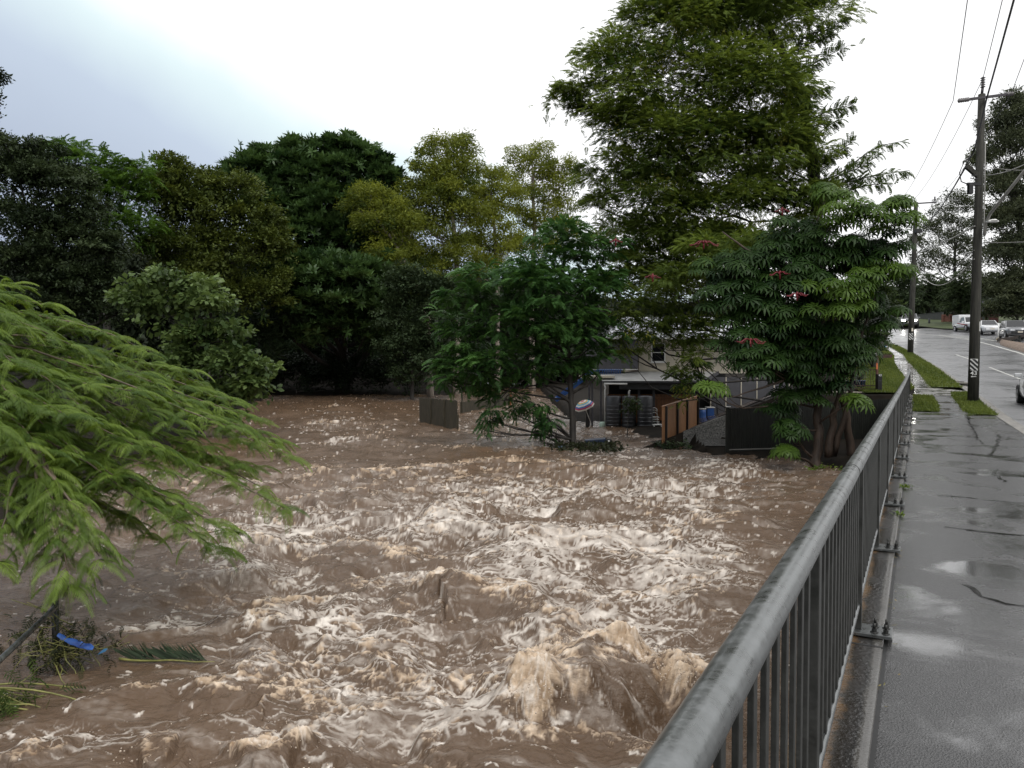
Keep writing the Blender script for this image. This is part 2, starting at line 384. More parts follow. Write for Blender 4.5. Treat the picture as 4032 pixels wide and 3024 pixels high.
    g1 = 1 - np.abs(fbm(fx * 3.6, fy * 4.4, 2, 111, .4)) * 3.2; g2 = 1 - np.abs(fbm(fx * 8, fy * 9, 2, 112, .4)) * 3.0; g3 = 1 - np.abs(perlin(fx * 17, fy * 19, 113)) * 2.0
    fil = np.maximum(np.maximum(g1, g2), .9 * g3 * fine)
    ff = np.clip(froth, 0, 1.7)
    h = h + ff * (.13 * lump - .02) * (.35 + .65 * fine) + lace * .008 * fine + ff * .05 * fil * fine
    tht = 1.0 - .70 * ff
    tan = np.clip(sstep(tht, tht + .34, fil * .8 + .45 * fbm(X * 7, Y * 9, 4, 105) + .10) * sstep(.1, .3, ff), 0, 1)
    lace = np.maximum(lace, .75 * sstep(.90, 1.0, fil) * sstep(.35, .8, ff) * sstep(.1, .4, fbm(X * 4, Y * 4, 2, 107) + .1))
    return h, tan, np.clip(lace, 0, 1), np.clip(.10 + lump * 1.7 + .5 * fbm(X * 6, Y * 8, 3, 109), 0, 1)

nr, nc = 1000, 1300
q = np.linspace(0, 1, nr)
voff = (780 ** .72 + (19.2 ** .72 - 780 ** .72) * q) ** (1 / .72)
Drow = 769.1 * CZ / voff
tx = np.linspace(-.86, .62, nc)
Yg = np.repeat(Drow[:, None], nc, 1); Xg = tx[None, :] * Drow[:, None]
hw, tan_a, lace_a, lump_a = water_fields(Xg, Yg)
m, nt, b = new_mat('muddy_flood_water'); L = nt.links.new
WATER = m
a_t = nd(nt, 'ShaderNodeAttribute', attribute_name='froth'); a_w = nd(nt, 'ShaderNodeAttribute', attribute_name='lace'); a_l = nd(nt, 'ShaderNodeAttribute', attribute_name='lump')
tc = nd(nt, 'ShaderNodeTexCoord')
n1 = nd(nt, 'ShaderNodeTexNoise', Scale=.5, Detail=5); L(tc.outputs['Object'], n1.inputs['Vector'])
mud = nd(nt, 'ShaderNodeMixRGB'); mud.inputs[1].default_value = (.086, .054, .033, 1); mud.inputs[2].default_value = (.160, .105, .067, 1); L(n1.outputs['Fac'], mud.inputs[0])
tanc = nd(nt, 'ShaderNodeMixRGB'); tanc.inputs[1].default_value = (.24, .145, .07, 1); tanc.inputs[2].default_value = (.78, .62, .46, 1); L(a_l.outputs['Fac'], tanc.inputs[0])
n2 = nd(nt, 'ShaderNodeTexNoise', Scale=28, Detail=4); L(tc.outputs['Object'], n2.inputs['Vector'])
brk2 = nd(nt, 'ShaderNodeMapRange'); brk2.inputs[1].default_value = .3; brk2.inputs[2].default_value = .62; brk2.inputs[3].default_value = .8; brk2.inputs[4].default_value = 1
L(n2.outputs['Fac'], brk2.inputs[0])
tm = nd(nt, 'ShaderNodeMath', operation='MULTIPLY'); L(a_t.outputs['Fac'], tm.inputs[0]); L(brk2.outputs[0], tm.inputs[1])
wm = nd(nt, 'ShaderNodeMath', operation='MULTIPLY'); L(a_w.outputs['Fac'], wm.inputs[0]); L(brk2.outputs[0], wm.inputs[1])
mx1 = nd(nt, 'ShaderNodeMixRGB'); L(tm.outputs[0], mx1.inputs[0]); L(mud.outputs[0], mx1.inputs[1]); L(tanc.outputs[0], mx1.inputs[2])
mx2 = nd(nt, 'ShaderNodeMixRGB'); L(wm.outputs[0], mx2.inputs[0]); L(mx1.outputs[0], mx2.inputs[1]); mx2.inputs[2].default_value = (.87, .80, .72, 1)
L(mx2.outputs[0], b.inputs['Base Color'])
rg = nd(nt, 'ShaderNodeMath', operation='MAXIMUM'); L(tm.outputs[0], rg.inputs[0]); L(wm.outputs[0], rg.inputs[1])
rr = nd(nt, 'ShaderNodeMapRange'); rr.inputs[3].default_value = .16; rr.inputs[4].default_value = .75; L(rg.outputs[0], rr.inputs[0]); L(rr.outputs[0], b.inputs['Roughness'])
b.inputs['Specular IOR Level'].default_value = .32
n3 = nd(nt, 'ShaderNodeTexNoise', Scale=7, Detail=7, Roughness=.62); mp = nd(nt, 'ShaderNodeMapping'); mp.inputs['Scale'].default_value = (.9, 1.9, 1)
L(tc.outputs['Object'], mp.inputs['Vector']); L(mp.outputs[0], n3.inputs['Vector'])
bp = nd(nt, 'ShaderNodeBump', Strength=.95, Distance=.05); L(n3.outputs['Fac'], bp.inputs['Height']); L(bp.outputs[0], b.inputs['Normal'])
wat = mesh_np('flood_water', np.stack([Xg, Yg, hw], -1).reshape(-1, 3), grid_quads(nr, nc), WATER, None,
              {'froth': tan_a.ravel(), 'lace': lace_a.ravel(), 'lump': lump_a.ravel()}, smooth=True)
tag(wat, kind='structure')

def wz(x, y):       # rough level of the water at a point
    return float(water_fields(np.array([[float(x)]]), np.array([[float(y)]]))[0][0, 0])

# spray thrown up along the biggest crests
rng = np.random.RandomState(3)
drv = []; drq = []
for ci, n in ((4, 1300), (3, 160), (8, 140), (9, 90), (1, 60)):
    hh = CRESTS[ci][1]; P = [G(q[0], q[1], .6 * hh * min(1, CRESTS[ci][2] / .6)) for q in CRESTS[ci][0]]
    for _ in range(n):
        t = rng.rand() * (len(P) - 1); i = int(t); p = P[i].lerp(P[min(i + 1, len(P) - 1)], t - i)
        c = np.array([p.x + rng.normal() * .16, p.y + .1 + rng.normal() * .2, hh * .50 * min(1, CRESTS[ci][2] / .6) + abs(rng.normal()) * .13 * (1 if ci == 4 else .5)])
        r = .0025 + .005 * rng.rand() ** 2
        o = np.array([[i, j, k] for i in (-1, 1) for j in (-1, 1) for k in (-1, 1)]) * r + c
        k = len(drv) * 8; drv.append(o); drq += [(k + a, k + b_, k + c_, k + d_) for a, b_, c_, d_ in ((0, 1, 3, 2), (4, 6, 7, 5), (0, 4, 5, 1), (2, 3, 7, 6), (0, 2, 6, 4), (1, 5, 7, 3))]
SPRAY = mat_plain('spray', (.62, .52, .42), .5)
sp = mesh_np('spray_droplets', np.concatenate(drv), np.array(drq), SPRAY, None, smooth=True)
tag(sp, 'fine tan droplets thrown up above the breaking crests', 'spray', kind='stuff')

# ---- land
def interp(tab, s): 
    return np.interp(s, [t[0] for t in tab], [t[1] for t in tab])
KERB = [(-12, 2.6), (19.4, 2.35), (26.56, 2.23), (36.2, 2.17), (41.1, 2.02), (47.6, 1.66), (54.6, 1.17), (60.5, .6), (69.7, -.38), (77.8, -1.39), (82.3, -2.2), (100, -4.2), (126, -5.5), (140, -6)]
def land_z(X, Y):
    s = X * SI + Y * CO; a = X * CO - Y * SI
    road = zr_np(s) - np.where(a > interp(KERB, s) - .25, .34, .06)
    shore_left = -9.5 - (Y - 8) * .22
    z = np.full(X.shape, -1.6)
    # left bank
    z = np.maximum(z, np.clip((shore_left - X) * .35, -1.6, 2.6))
    # far bank under the forest
    zb = np.clip((Y - 83 - .15 * (X + 20)) * .16, -1.6, 3.2); zb = np.where(X < -6, zb, np.minimum(zb, (-6 - X) * .5))
    z = np.maximum(z, zb)
    # yard of the house on the right bank
    yard = np.clip((Y - 41.2) * .05 + (X - 7.6) * .09, -1.6, .55) - .02
    yard = np.where((X > 3.5) & (Y > 33), yard, -1.6)
    z = np.maximum(z, np.where((X > 10) & (Y > 62), .3 + (Y - 62) * .03, -1.6))
    gravel = np.clip((X - 7.0) * .12, -1.6, .05) + np.clip((Y - 34) * .012, 0, .2)
    gravel = np.where((Y > 31.9) & (Y < 60) & (X > 6.5), gravel - np.clip((33.2 - Y) * .14, 0, 1), -1.6)
    z = np.maximum(z, np.maximum(yard, gravel))
    # foot of the bank below the street, in front of the dark fence
    foot = np.maximum(np.clip((Y - 30.6) * .15, -1.6, .4), np.clip((X - 10.7 - (30 - Y) * .25) * .22, -1.6, .5))
    foot = np.where((Y < 33.5) & (X > 8), foot, -1.6); z = np.maximum(z, foot)
    # the street on its embankment
    plat = np.where(Y > 33.6, np.clip(-5.5 - a, 0, 50) * .42, np.clip(-.75 - a, 0, 50) * 3.2)
    emb = road - plat
    emb = np.where(s > 24.2, emb, -1.6)
    z = np.maximum(z, emb)
    return z + .03 * fbm(X * .7, Y * .7, 3, 5)
xs = np.concatenate([np.linspace(-900, -95, 12), np.linspace(-90, 95, 380), np.linspace(100, 900, 14)])
ys = np.concatenate([np.linspace(-60, 2, 6), np.linspace(4, 170, 340), np.linspace(180, 1800, 16)])
XX, YY = np.meshgrid(xs, ys)
gz = land_z(XX, YY)
gz[YY > 165] = np.maximum(gz[YY > 165], 2.0)
gz[YY < 3] = -1.6
tag(mesh_np('ground', np.stack([XX, YY, gz], -1).reshape(-1, 3), grid_quads(len(ys), len(xs)), EARTH, None, smooth=True), kind='structure')
def land(x, y): return float(land_z(np.array([float(x)]), np.array([float(y)]))[0])

# ---- street
def ribbon(name, L_, R_, s0, s1, ds, dz, mat, na=8, jit=0, **kw):
    ss = np.arange(s0, s1 + 1e-6, ds); V = []
    rr_ = np.random.RandomState(5)
    for s in ss:
        l = interp(L_, s) + jit * rr_.normal(); r = interp(R_, s) + jit * rr_.normal()
        for k in range(na): V.append(tuple(B(lerp(l, r, k / (na - 1)), s, dz)))
    o = mesh_np(name, V, grid_quads(len(ss), na), mat, None, smooth=True)
    return tag(o, **kw)
def mat_wet(name, c1, c2, scale, r_wet, r_dry, bump, bscale, th=(.42, .58), spec=.5, coat_dry=.75, cr=(.03, .22)):
    m, nt, b = new_mat(name); L = nt.links.new
    tc = nd(nt, 'ShaderNodeTexCoord')
    n = nd(nt, 'ShaderNodeTexNoise', Scale=scale, Detail=6, Roughness=.55, Distortion=.6); L(tc.outputs['Object'], n.inputs['Vector'])
    f = nd(nt, 'ShaderNodeTexNoise', Scale=bscale, Detail=3); L(tc.outputs['Object'], f.inputs['Vector'])
    v = nd(nt, 'ShaderNodeTexVoronoi', Scale=bscale * 1.1); L(tc.outputs['Object'], v.inputs['Vector'])
    mr = nd(nt, 'ShaderNodeMapRange'); mr.interpolation_type = 'SMOOTHSTEP'
    mr.inputs[1].default_value = th[0]; mr.inputs[2].default_value = th[1]; mr.inputs[3].default_value = 0; mr.inputs[4].default_value = 1
    L(n.outputs['Fac'], mr.inputs[0])
    cm = nd(nt, 'ShaderNodeMixRGB'); cm.inputs[1].default_value = rgb(c1); cm.inputs[2].default_value = rgb(c2); L(f.outputs['Fac'], cm.inputs[0]); L(cm.outputs[0], b.inputs['Base Color'])
    ro = nd(nt, 'ShaderNodeMapRange'); ro.inputs[3].default_value = r_wet; ro.inputs[4].default_value = r_dry; L(mr.outputs[0], ro.inputs[0]); L(ro.outputs[0], b.inputs['Roughness'])
    bs = nd(nt, 'ShaderNodeMath', operation='MULTIPLY'); bs.inputs[1].default_value = bump; L(mr.outputs[0], bs.inputs[0])
    bs2 = nd(nt, 'ShaderNodeMath', operation='ADD'); bs2.inputs[1].default_value = bump * .12; L(bs.outputs[0], bs2.inputs[0])
    ad = nd(nt, 'ShaderNodeMath', operation='ADD'); L(f.outputs['Fac'], ad.inputs[0]); L(v.outputs['Distance'], ad.inputs[1])
    bp = nd(nt, 'ShaderNodeBump', Distance=.008); L(bs2.outputs[0], bp.inputs['Strength']); L(ad.outputs[0], bp.inputs['Height']); L(bp.outputs[0], b.inputs['Normal'])
    b.inputs['Specular IOR Level'].default_value = spec
    cw = nd(nt, 'ShaderNodeMapRange'); cw.inputs[3].default_value = 1.0; cw.inputs[4].default_value = coat_dry; L(mr.outputs[0], cw.inputs[0]); L(cw.outputs[0], b.inputs['Coat Weight'])
    cro = nd(nt, 'ShaderNodeMapRange'); cro.inputs[3].default_value = cr[0]; cro.inputs[4].default_value = cr[1]; L(mr.outputs[0], cro.inputs[0]); L(cro.outputs[0], b.inputs['Coat Roughness'])
    rp_ = nd(nt, 'ShaderNodeTexNoise', Scale=bscale * .6, Detail=5); L(tc.outputs['Object'], rp_.inputs['Vector'])
    bc = nd(nt, 'ShaderNodeBump', Distance=.006); bcs = nd(nt, 'ShaderNodeMapRange'); bcs.inputs[3].default_value = .04; bcs.inputs[4].default_value = .32; L(mr.outputs[0], bcs.inputs[0]); L(bcs.outputs[0], bc.inputs['Strength']); L(rp_.outputs['Fac'], bc.inputs['Height']); L(bc.outputs[0], b.inputs['Coat Normal'])
    return m
ASPHALT = mat_wet('wet_road_asphalt', (.075, .075, .080), (.13, .13, .137), .35, .30, .45, .8, 60, (.35, .65), coat_dry=.9, cr=(.26, .40))
PATHMAT = mat_wet('wet_path_asphalt', (.010, .010, .010), (.042, .040, .041), 1.0, .07, .33, 1.0, 95, (.36, .53), coat_dry=.55, cr=(.025, .24))
CONC = mat_wet('wet_concrete_path', (.17, .16, .145), (.26, .245, .225), 1.3, .09, .4, .35, 40)
KERBM = mat_noise('kerb_concrete', (.11, .105, .095), (.24, .225, .20), 3, .45, None, .4, 30)
PLINTH = None
RIGHT = [(-12, 17), (40, 17), (70, 18), (90, 26), (115, 30), (140, 30)]
ribbon('road', [(s, a + .33) for s, a in KERB], RIGHT, -12, 124, 1.0, -.12, ASPHALT, 24, kind='structure')
# kerb and gutter
def kerb_obj():
    mb = MB(); ss = np.arange(-12, 100.1, 1.0); prof = [(-.14, -.02), (-.13, .012), (-.01, .010), (.03, -.03), (.06, -.112), (.34, -.116), (.345, -.2)]
    n = len(prof); vs = [B(float(interp(KERB, s)) + x, s, z) for s in ss for x, z in prof]
    mb.add(vs, [(i * n + k, i * n + k + 1, (i + 1) * n + k + 1, (i + 1) * n + k) for i in range(len(ss) - 1) for k in range(n - 1)])
    return mb.build('kerb', KERBM, kind='structure')
kerb_obj()
KI = [(s, a - .13) for s, a in KERB]
PAL = [(-12, -.143), (27.5, -.143), (37, -.143), (42, -.16), (48.3, -.76), (54.4, -1.22), (60.9, -1.62), (68.9, -1.79), (84, -3.6)]
PCR = [(36, 1.5), (39.4, 1.25), (42.0, .57), (48.1, .3), (54.5, -.09), (62.1, -.67), (68.8, -1.02), (84, -2.9)]
ribbon('footpath', [(-12, -.143), (40, -.143)], [(s, a) for s, a in KI], -12, 37.2, .5, 0.0, PATHMAT, 12, kind='structure')
ribbon('concrete_path', PAL, [(36, 2.0), (40.5, 1.9), (41.8, .75)] + PCR[2:], 37.2, 80, .4, 0.004, CONC, 8, kind='structure')
ribbon('driveway_crossing', [(62.6, -1.8), (64.4, -2.0)], [(62.6, -.65), (64.4, -.75)], 62.6, 64.4, .3, .008, PATHMAT, 5, kind='structure')
# grass
GR1, GR2 = (.056, .086, .018), (.165, .200, .045)
GRASS = mat_leaf('verge_grass', GR1, GR2, .25, .5)
def grass_patch(L_, R_, s0, s1, dens, hgt, label, seed):
    r_ = np.random.RandomState(seed); V = []; Q = []; T = []
    ss = np.arange(s0, s1 + .01, .25); na = 7
    base = []
    for s in ss:
        l = float(interp(L_, s)); r = float(interp(R_, s)); j = r_.normal(size=2) * .05
        for k in range(na):
            f = k / (na - 1); base.append(tuple(B(lerp(l + j[0], r + j[1], f), s, .012 + .03 * math.sin(math.pi * f))))
    V += base; T += list(.15 + .25 * r_.rand(len(base))); Q += [tuple(x) for x in grid_quads(len(ss), na)]
    area = sum((interp(R_, s) - interp(L_, s)) * .25 for s in ss); n = int(area * dens)
    for _ in range(n):
        s = s0 + (s1 - s0) * r_.rand(); l = float(interp(L_, s)); r = float(interp(R_, s))
        p = B(lerp(l, r, r_.rand() * 1.10 - .05) + r_.normal() * .03, s, .012); an = r_.rand() * 6.28; w = .008 + .007 * r_.rand() + s * .00012; h = hgt * (.5 + r_.rand())
        d = Vector((math.cos(an), math.sin(an), 0)); ln = Vector((r_.normal(), r_.normal(), 0)) * .35 * h
        k = len(V); V += [tuple(p - d * w), tuple(p + d * w), tuple(p + ln + d * w * .3 + Vector((0, 0, h))), tuple(p + ln - d * w * .3 + Vector((0, 0, h)))]
        tt = np.clip(.5 + .35 * math.sin(s * 2.1 + l) * math.sin(p.x * 3.7 + p.y) + r_.normal() * .25, 0, 1); h *= .6 + .8 * (.5 + .5 * math.sin(s * 5.3 + p.x * 9)); T += [tt * .5, tt * .5, tt, tt]; Q.append((k, k + 1, k + 2, k + 3))
    tag(mesh_np('grass', V, Q, GRASS, None, {'tint': T}), label, 'grass', kind='stuff')
grass_patch([(28.2, -.09), (36.8, -.12)], [(28.2, .56), (31, .62), (36.8, .5)], 28.2, 36.8, 650, .07, 'small square of green grass beside the end of the steel railing', 1)
grass_patch([(27.4, 1.5), (29.5, 1.35), (33, 1.38), (36, 1.3), (39, 1.35)], [(s, a) for s, a in KI], 27.4, 39.2, 650, .07, 'narrow strip of green grass around the foot of the numbered pole', 2)
grass_patch([(42.2, .62)] + PCR[3:], [(s, a) for s, a in KI], 42.2, 82, 420, .09, 'long green grass verge between the concrete path and the kerb', 3)
grass_patch([(38, -2.0), (43, -3.2), (50, -3.6), (60, -3.3), (67, -3.0)], [(38, -.5), (42, -.3)] + [(s, a - .03) for s, a in PAL[4:]], 38.2, 67, 380, .09, 'sloping green lawn between the black letterbox and the concrete path', 4)
grass_patch([(69, -3.2), (84, -6)], [(69, -1.9), (84, -3.7)], 69, 84, 220, .1, 'patch of green grass behind the far pole at the road bend', 5)
# markings
PAINT = mat_noise('road_paint', (.50, .50, .46), (.80, .80, .76), 5, .3, None, .1)
def line(pts, w, label, group=None, dz=-.112, dash=None):
    mb = MB(); n = 24; P = []
    for i in range(n + 1):
        t = i / n * (len(pts) - 1); k = min(int(t), len(pts) - 2); f = t - k
        P.append((lerp(pts[k][0], pts[k + 1][0], f), lerp(pts[k][1], pts[k + 1][1], f)))
    vs = []
    for i, (s, a) in enumerate(P):
        ds = P[min(i + 1, n)][0] - P[max(i - 1, 0)][0]; da = P[min(i + 1, n)][1] - P[max(i - 1, 0)][1]; l = math.hypot(ds, da)
        for sg in (-1, 1): vs.append(B(a + sg * w / 2 * ds / l, s - sg * w / 2 * da / l, dz))
    mb.add(vs, [(2 * i, 2 * i + 1, 2 * i + 3, 2 * i + 2) for i in range(n)])
    return mb.build('road_marking', PAINT, kind='structure')
line([(109, -1.2), (100.5, 2.42), (92, 4.66), (82, 5.9), (71.9, 6.92), (60, 7.7)], .22, '')
line([(104, 3.2), (97, 5.1), (90, 6.6)], .18, '')
for k in range(5):
    s = 91.5 + k * 2.6; aL = float(np.interp(s, [82, 92, 100.5, 109], [5.9, 4.66, 2.42, -1.2])); line([(s, aL + .2), (s - 1.3, aL + 1.7)], .35, '')
line([(58, 4.02), (53, 4.56), (49.5, 4.9)], .13, ''); line([(41, 5.3), (37, 5.5)], .13, ''); line([(70, 2.6), (65, 3.3)], .13, '')
line([(90.5, 6.2), (88.5, 6.9), (89.6, 7.4)], .2, '', dz=-.108)
# far verge, median mound
VERGE = mat_noise('far_verge_grass', (.03, .05, .012), (.08, .10, .03), .6, .8, None, .6, 14)
def far_verge():
    mb = MB(); vs = []; n = 5
    pts = [((134, -9), (150, -12)), ((132, -.9), (148, -2)), ((119.5, 2.5), (140, 8)), ((112.6, 6.2), (136, 14)), ((113, 14), (134, 30))]
    for (s0, a0), (s1, a1) in pts:
        for k in range(n):
            t = k / (n - 1); vs.append(B(lerp(a0, a1, t), lerp(s0, s1, t), .02 + .9 * t))
    mb.add(vs, [(i * n + k, i * n + k + 1, (i + 1) * n + k + 1, (i + 1) * n + k) for i in range(len(pts) - 1) for k in range(n - 1)], 0, True)
    mb.build('far_verge', VERGE, kind='structure')
far_verge()
MEDIAN = mat_noise('median_gravel', (.10, .07, .05), (.22, .16, .12), 4, .8, None, .5, 30)
mb = MB(); nn = 14
vs = []
for i in range(nn):
    t = i / (nn - 1); s = lerp(89.2, 62, t); a0 = float(np.interp(s, [62, 72, 82, 89.2], [8.0, 7.3, 6.5, 6.95])); wd = lerp(.1, 3.2, min(1, t * 2.2))
    vs += [B(a0, s, -.115), B(a0 + .12, s, .05), B(a0 + .35 * wd, s, .14), B(a0 + wd, s, .05), B(a0 + wd + .12, s, -.115)]
mb.add(vs, [(i * 5 + k, i * 5 + k + 1, (i + 1) * 5 + k + 1, (i + 1) * 5 + k) for i in range(nn - 1) for k in range(4)], 0, True)
mb.build('median_island', MEDIAN, kind='structure')
# gravel drive and wet concrete floor by the house
GRAVEL = mat_noise('grey_gravel', (.018, .018, .018), (.12, .118, .112), 16, .7, .4, 1.0, 30, detail=4, spec=.25)
def sheet(name, pts, zf, mat, n=14, **kw):
    a, b_, c, d = [Vector((p[0], p[1], 0)) for p in pts]; V = []
    for i in range(n):
        for j in range(n):
            p = a.lerp(b_, j / (n - 1)).lerp(d.lerp(c, j / (n - 1)), i / (n - 1)); V.append((p.x, p.y, zf(p.x, p.y)))
    return tag(mesh_np(name, V, grid_quads(n, n), mat, None, smooth=True), **kw)
sheet('gravel', [(7.2, 32.2), (9.3, 32.2), (10.8, 40.6), (9.0, 40.6)], lambda x, y: land(x, y) + .035, GRAVEL, 22, kind='structure')
WETFLOOR = mat_noise('wet_floor', (.05, .035, .027), (.11, .085, .07), 1.2, .06, .3, .1, 20)
sheet('wet_concrete_floor', [(9.1, 40.4), (14.5, 40.4), (14.5, 46.5), (9.1, 46.5)], lambda x, y: max(land(x, y) + .05, .30), WETFLOOR, 8, kind='structure')

# ---- bridge: deck, plinth
def mat_plinth():
    m, nt, b = new_mat('wet_plinth_concrete'); L = nt.links.new
    at = nd(nt, 'ShaderNodeAttribute', attribute_name='edge'); tc = nd(nt, 'ShaderNodeTexCoord')
    n = nd(nt, 'ShaderNodeTexNoise', Scale=5, Detail=6, Roughness=.65); L(tc.outputs['Object'], n.inputs['Vector'])
    n2 = nd(nt, 'ShaderNodeTexNoise', Scale=1.6, Detail=4); L(tc.outputs['Object'], n2.inputs['Vector'])
    ad = nd(nt, 'ShaderNodeMath', operation='MULTIPLY_ADD'); ad.inputs[1].default_value = .5; L(n.outputs['Fac'], ad.inputs[0]); L(at.outputs['Fac'], ad.inputs[2])
    r = nd(nt, 'ShaderNodeValToRGB'); es = r.color_ramp.elements
    es[0].position = .30; es[0].color = (.13, .075, .03, 1); es[1].position = 1.0; es[1].color = (.065, .061, .055, 1)
    e = es.new(.44); e.color = (.10, .055, .022, 1); e = es.new(.56); e.color = (.020, .016, .013, 1); e = es.new(.84); e.color = (.016, .015, .014, 1)
    L(ad.outputs[0], r.inputs[0]); L(r.outputs[0], b.inputs['Base Color'])
    ro = nd(nt, 'ShaderNodeMapRange'); ro.inputs[1].default_value = .35; ro.inputs[2].default_value = .65; ro.inputs[3].default_value = .08; ro.inputs[4].default_value = .4
    L(n2.outputs['Fac'], ro.inputs[0]); L(ro.outputs[0], b.inputs['Roughness'])
    f = nd(nt, 'ShaderNodeTexNoise', Scale=38, Detail=4); L(tc.outputs['Object'], f.inputs['Vector'])
    bp = nd(nt, 'ShaderNodeBump', Strength=.32, Distance=.010); L(f.outputs['Fac'], bp.inputs['Height']); L(bp.outputs[0], b.inputs['Normal'])
    return m
PL = mat_plinth()
def plinth():
    V = []; E = []; edges = []
    ss = list(np.arange(-12, 37.2, .25)); prof = [(-.50, -.60, 0), (-.50, .01, 0), (-.49, .02, .02), (-.40, .02, .10), (-.32, .02, .26), (-.24, .02, .50), (-.21, .02, .72), (-.175, .02, .80), (-.165, .012, .85), (-.163, -.06, .85)]
    n = len(prof); js = [.0]
    for s in ss:
        dip = 0
        for x, z, e in prof: V.append(tuple(B(x, s, z))); E.append(e)
    o = mesh_np('bridge_plinth', V, grid_quads(len(ss), n), PL, None, {'edge': E}); return tag(o, kind='structure')
plinth()
JOINT = mat_plain('joint_sealant', (.012, .012, .012), .4)
mb = MB()
for s in (-2.6, 5.1, 12.5, 19.9, 27.3): mb.box(B(-.33, s, .0195), (.335, .022, .004), (Vector((CO, -SI, 0)), Vector((SI, CO, 0)), Vector((0, 0, 1))))
ss = np.arange(-12, 37.1, .5)
vs = []
for s in ss: vs += [B(-.166, s, .004), B(-.143, s, -.004 + .008)]
mb.add(vs, [(2 * i, 2 * i + 1, 2 * i + 3, 2 * i + 2) for i in range(len(ss) - 1)])
mb.build('path_joints', JOINT, kind='structure')
CRACK = mat_plain('bitumen_crack_seal', (.010, .010, .010), .12, coat=.6)
mb = MB(); rc_ = random.Random(12)
def crack(px, w0, w1, jag):
    P = [G(u, v, 2.14) for u, v in px]; pts = []
    for i in range(len(P) - 1):
        n = max(2, int((P[i + 1] - P[i]).length / .09)); d = (P[i + 1] - P[i]).normalized(); nn = Vector((d.y, -d.x, 0))
        for k in range(n + (i == len(P) - 2)): pts.append((P[i].lerp(P[i + 1], k / n) + nn * rc_.gauss(0, jag), nn, rc_.uniform(w0, w1) * .6))
    vs = []
    for p, nn, w in pts:
        s_, a_ = sa(p); z = zr(s_) + .0035; vs += [Vector((*(p + nn * w)[:2], z)), Vector((*(p - nn * w)[:2], z))]
    mb.add(vs, [(2 * i, 2 * i + 1, 2 * i + 3, 2 * i + 2) for i in range(len(pts) - 1)])
crack([(3805, 1640), (3830, 1690), (3845, 1730), (3880, 1752)], .01, .045, .03); crack([(3935, 1715), (3925, 1760), (3890, 1800)], .01, .05, .03); crack([(3930, 1850), (3915, 1870), (3965, 1900)], .01, .045, .02)
crack([(3640, 1668), (3780, 1672)], .004, .02, .005); crack([(3630, 1702), (3800, 1712), (3960, 1722)], .004, .025, .006); crack([(3740, 1858), (3900, 1864), (4032, 1872)], .005, .022, .006)
crack([(3690, 1952), (3780, 1958), (3900, 1972), (4060, 1984)], .01, .05, .006); crack([(3720, 2075), (3830, 2090), (3950, 2104), (4070, 2112)], .012, .06, .008); crack([(3800, 2300), (3870, 2350), (3960, 2380), (4070, 2395)], .01, .04, .012)
mb.build('path_cracks', CRACK, kind='structure')
mb = MB(); mb.prism([B(-.495, -12, -.62), B(17, -12, -.62), B(17, 24.5, -.62), B(-.495, 24.5, -.62)], (0, 0, .44)); mb.build('bridge_deck', KERBM, kind='structure')

# ================================================================= BRIDGE RAILING
GALV = mat_noise('galvanised_steel', (.17, .178, .175), (.27, .28, .282), 14, .24, .40, .06, 60, metal=.9, stretch=(1, 1, 1))
GALVD = mat_noise('dull_galvanised_steel', (.038, .039, .036), (.080, .081, .076), 7, .42, .6, .1, 50, metal=.55)
BOLT = mat_plain('bolt_steel', (.05, .05, .048), .45, .7)
U3 = (Vector((CO, -SI, 0)), Vector((SI, CO, 0)), Vector((0, 0, 1)))
AR = -.32; S_END = 36.4
def rail_h(s): return 1.135
rl = thing('bridge_railing', 'long galvanised steel railing with a round handrail along the bridge edge', 'railing', B(AR, 2.9, 0))
mb = MB(); ss = list(np.arange(-2.5, S_END + .01, .6)); mb.tube([B(AR, s, rail_h(s)) for s in ss], .0445, 20); mb.build('handrail', GALV, rl)
mb = MB(); mb.tube([B(AR, s, .20) for s in ss], .017, 8); mb.build('bottom_rail', GALV, rl)
mb = MB(); mb.tube([B(AR, S_END, rail_h(0)), B(AR, S_END + .03, rail_h(0) - .02), B(AR, S_END + .04, .05)], .03, 10); mb.build('end_post', GALVD, rl)
for s in (4.62, 12.0, 19.3, 26.6):
    mb = MB(); mb.tube([B(AR, s - .006, rail_h(s)), B(AR, s + .006, rail_h(s))], .0462, 20); mb.build('joint_sleeve', BOLT, rl)
posts = [.47 + 2.43 * k for k in range(-1, 15)]
for s in posts:
    mb = MB(); mb.bev(B(AR, s, .58), (.05, .075, 1.065), .005, U3); po = mb.build('post', GALVD, rl)
    mb = MB(); c = B(AR + .07, s, .038); mb.bev(c, (.26, .20, .022), .003, U3); mb.build('base_plate', GALV, po)
    for i, j in ((.10, -.055), (.10, .055), (.165, -.055), (.165, .055)):
        mb = MB(); p = B(AR + i, s + j, .049)
        mb.lathe(p, [(.0, 0), (.024, 0), (.024, .004), (.0, .004)], 12); mb.lathe(p + Vector((0, 0, .004)), [(0, 0), (.0165, 0), (.0165, .022), (0, .022)], 6, smooth=False)
        mb.lathe(p + Vector((0, 0, .026)), [(0, 0), (.009, 0), (.009, .03), (0, .03)], 8); mb.build('anchor_bolt', BOLT, po)
bal = []
for i, s in enumerate(posts):
    for k in range(1, 15): bal.append(s + 2.43 * k / 15.0)
bal = [s for s in bal if s < S_END - .05]
rest = MB(); nb = 0
bm0 = MB(); bm0.bev((0, 0, .645), (.015, .045, .91), .003, U3)
proto = None
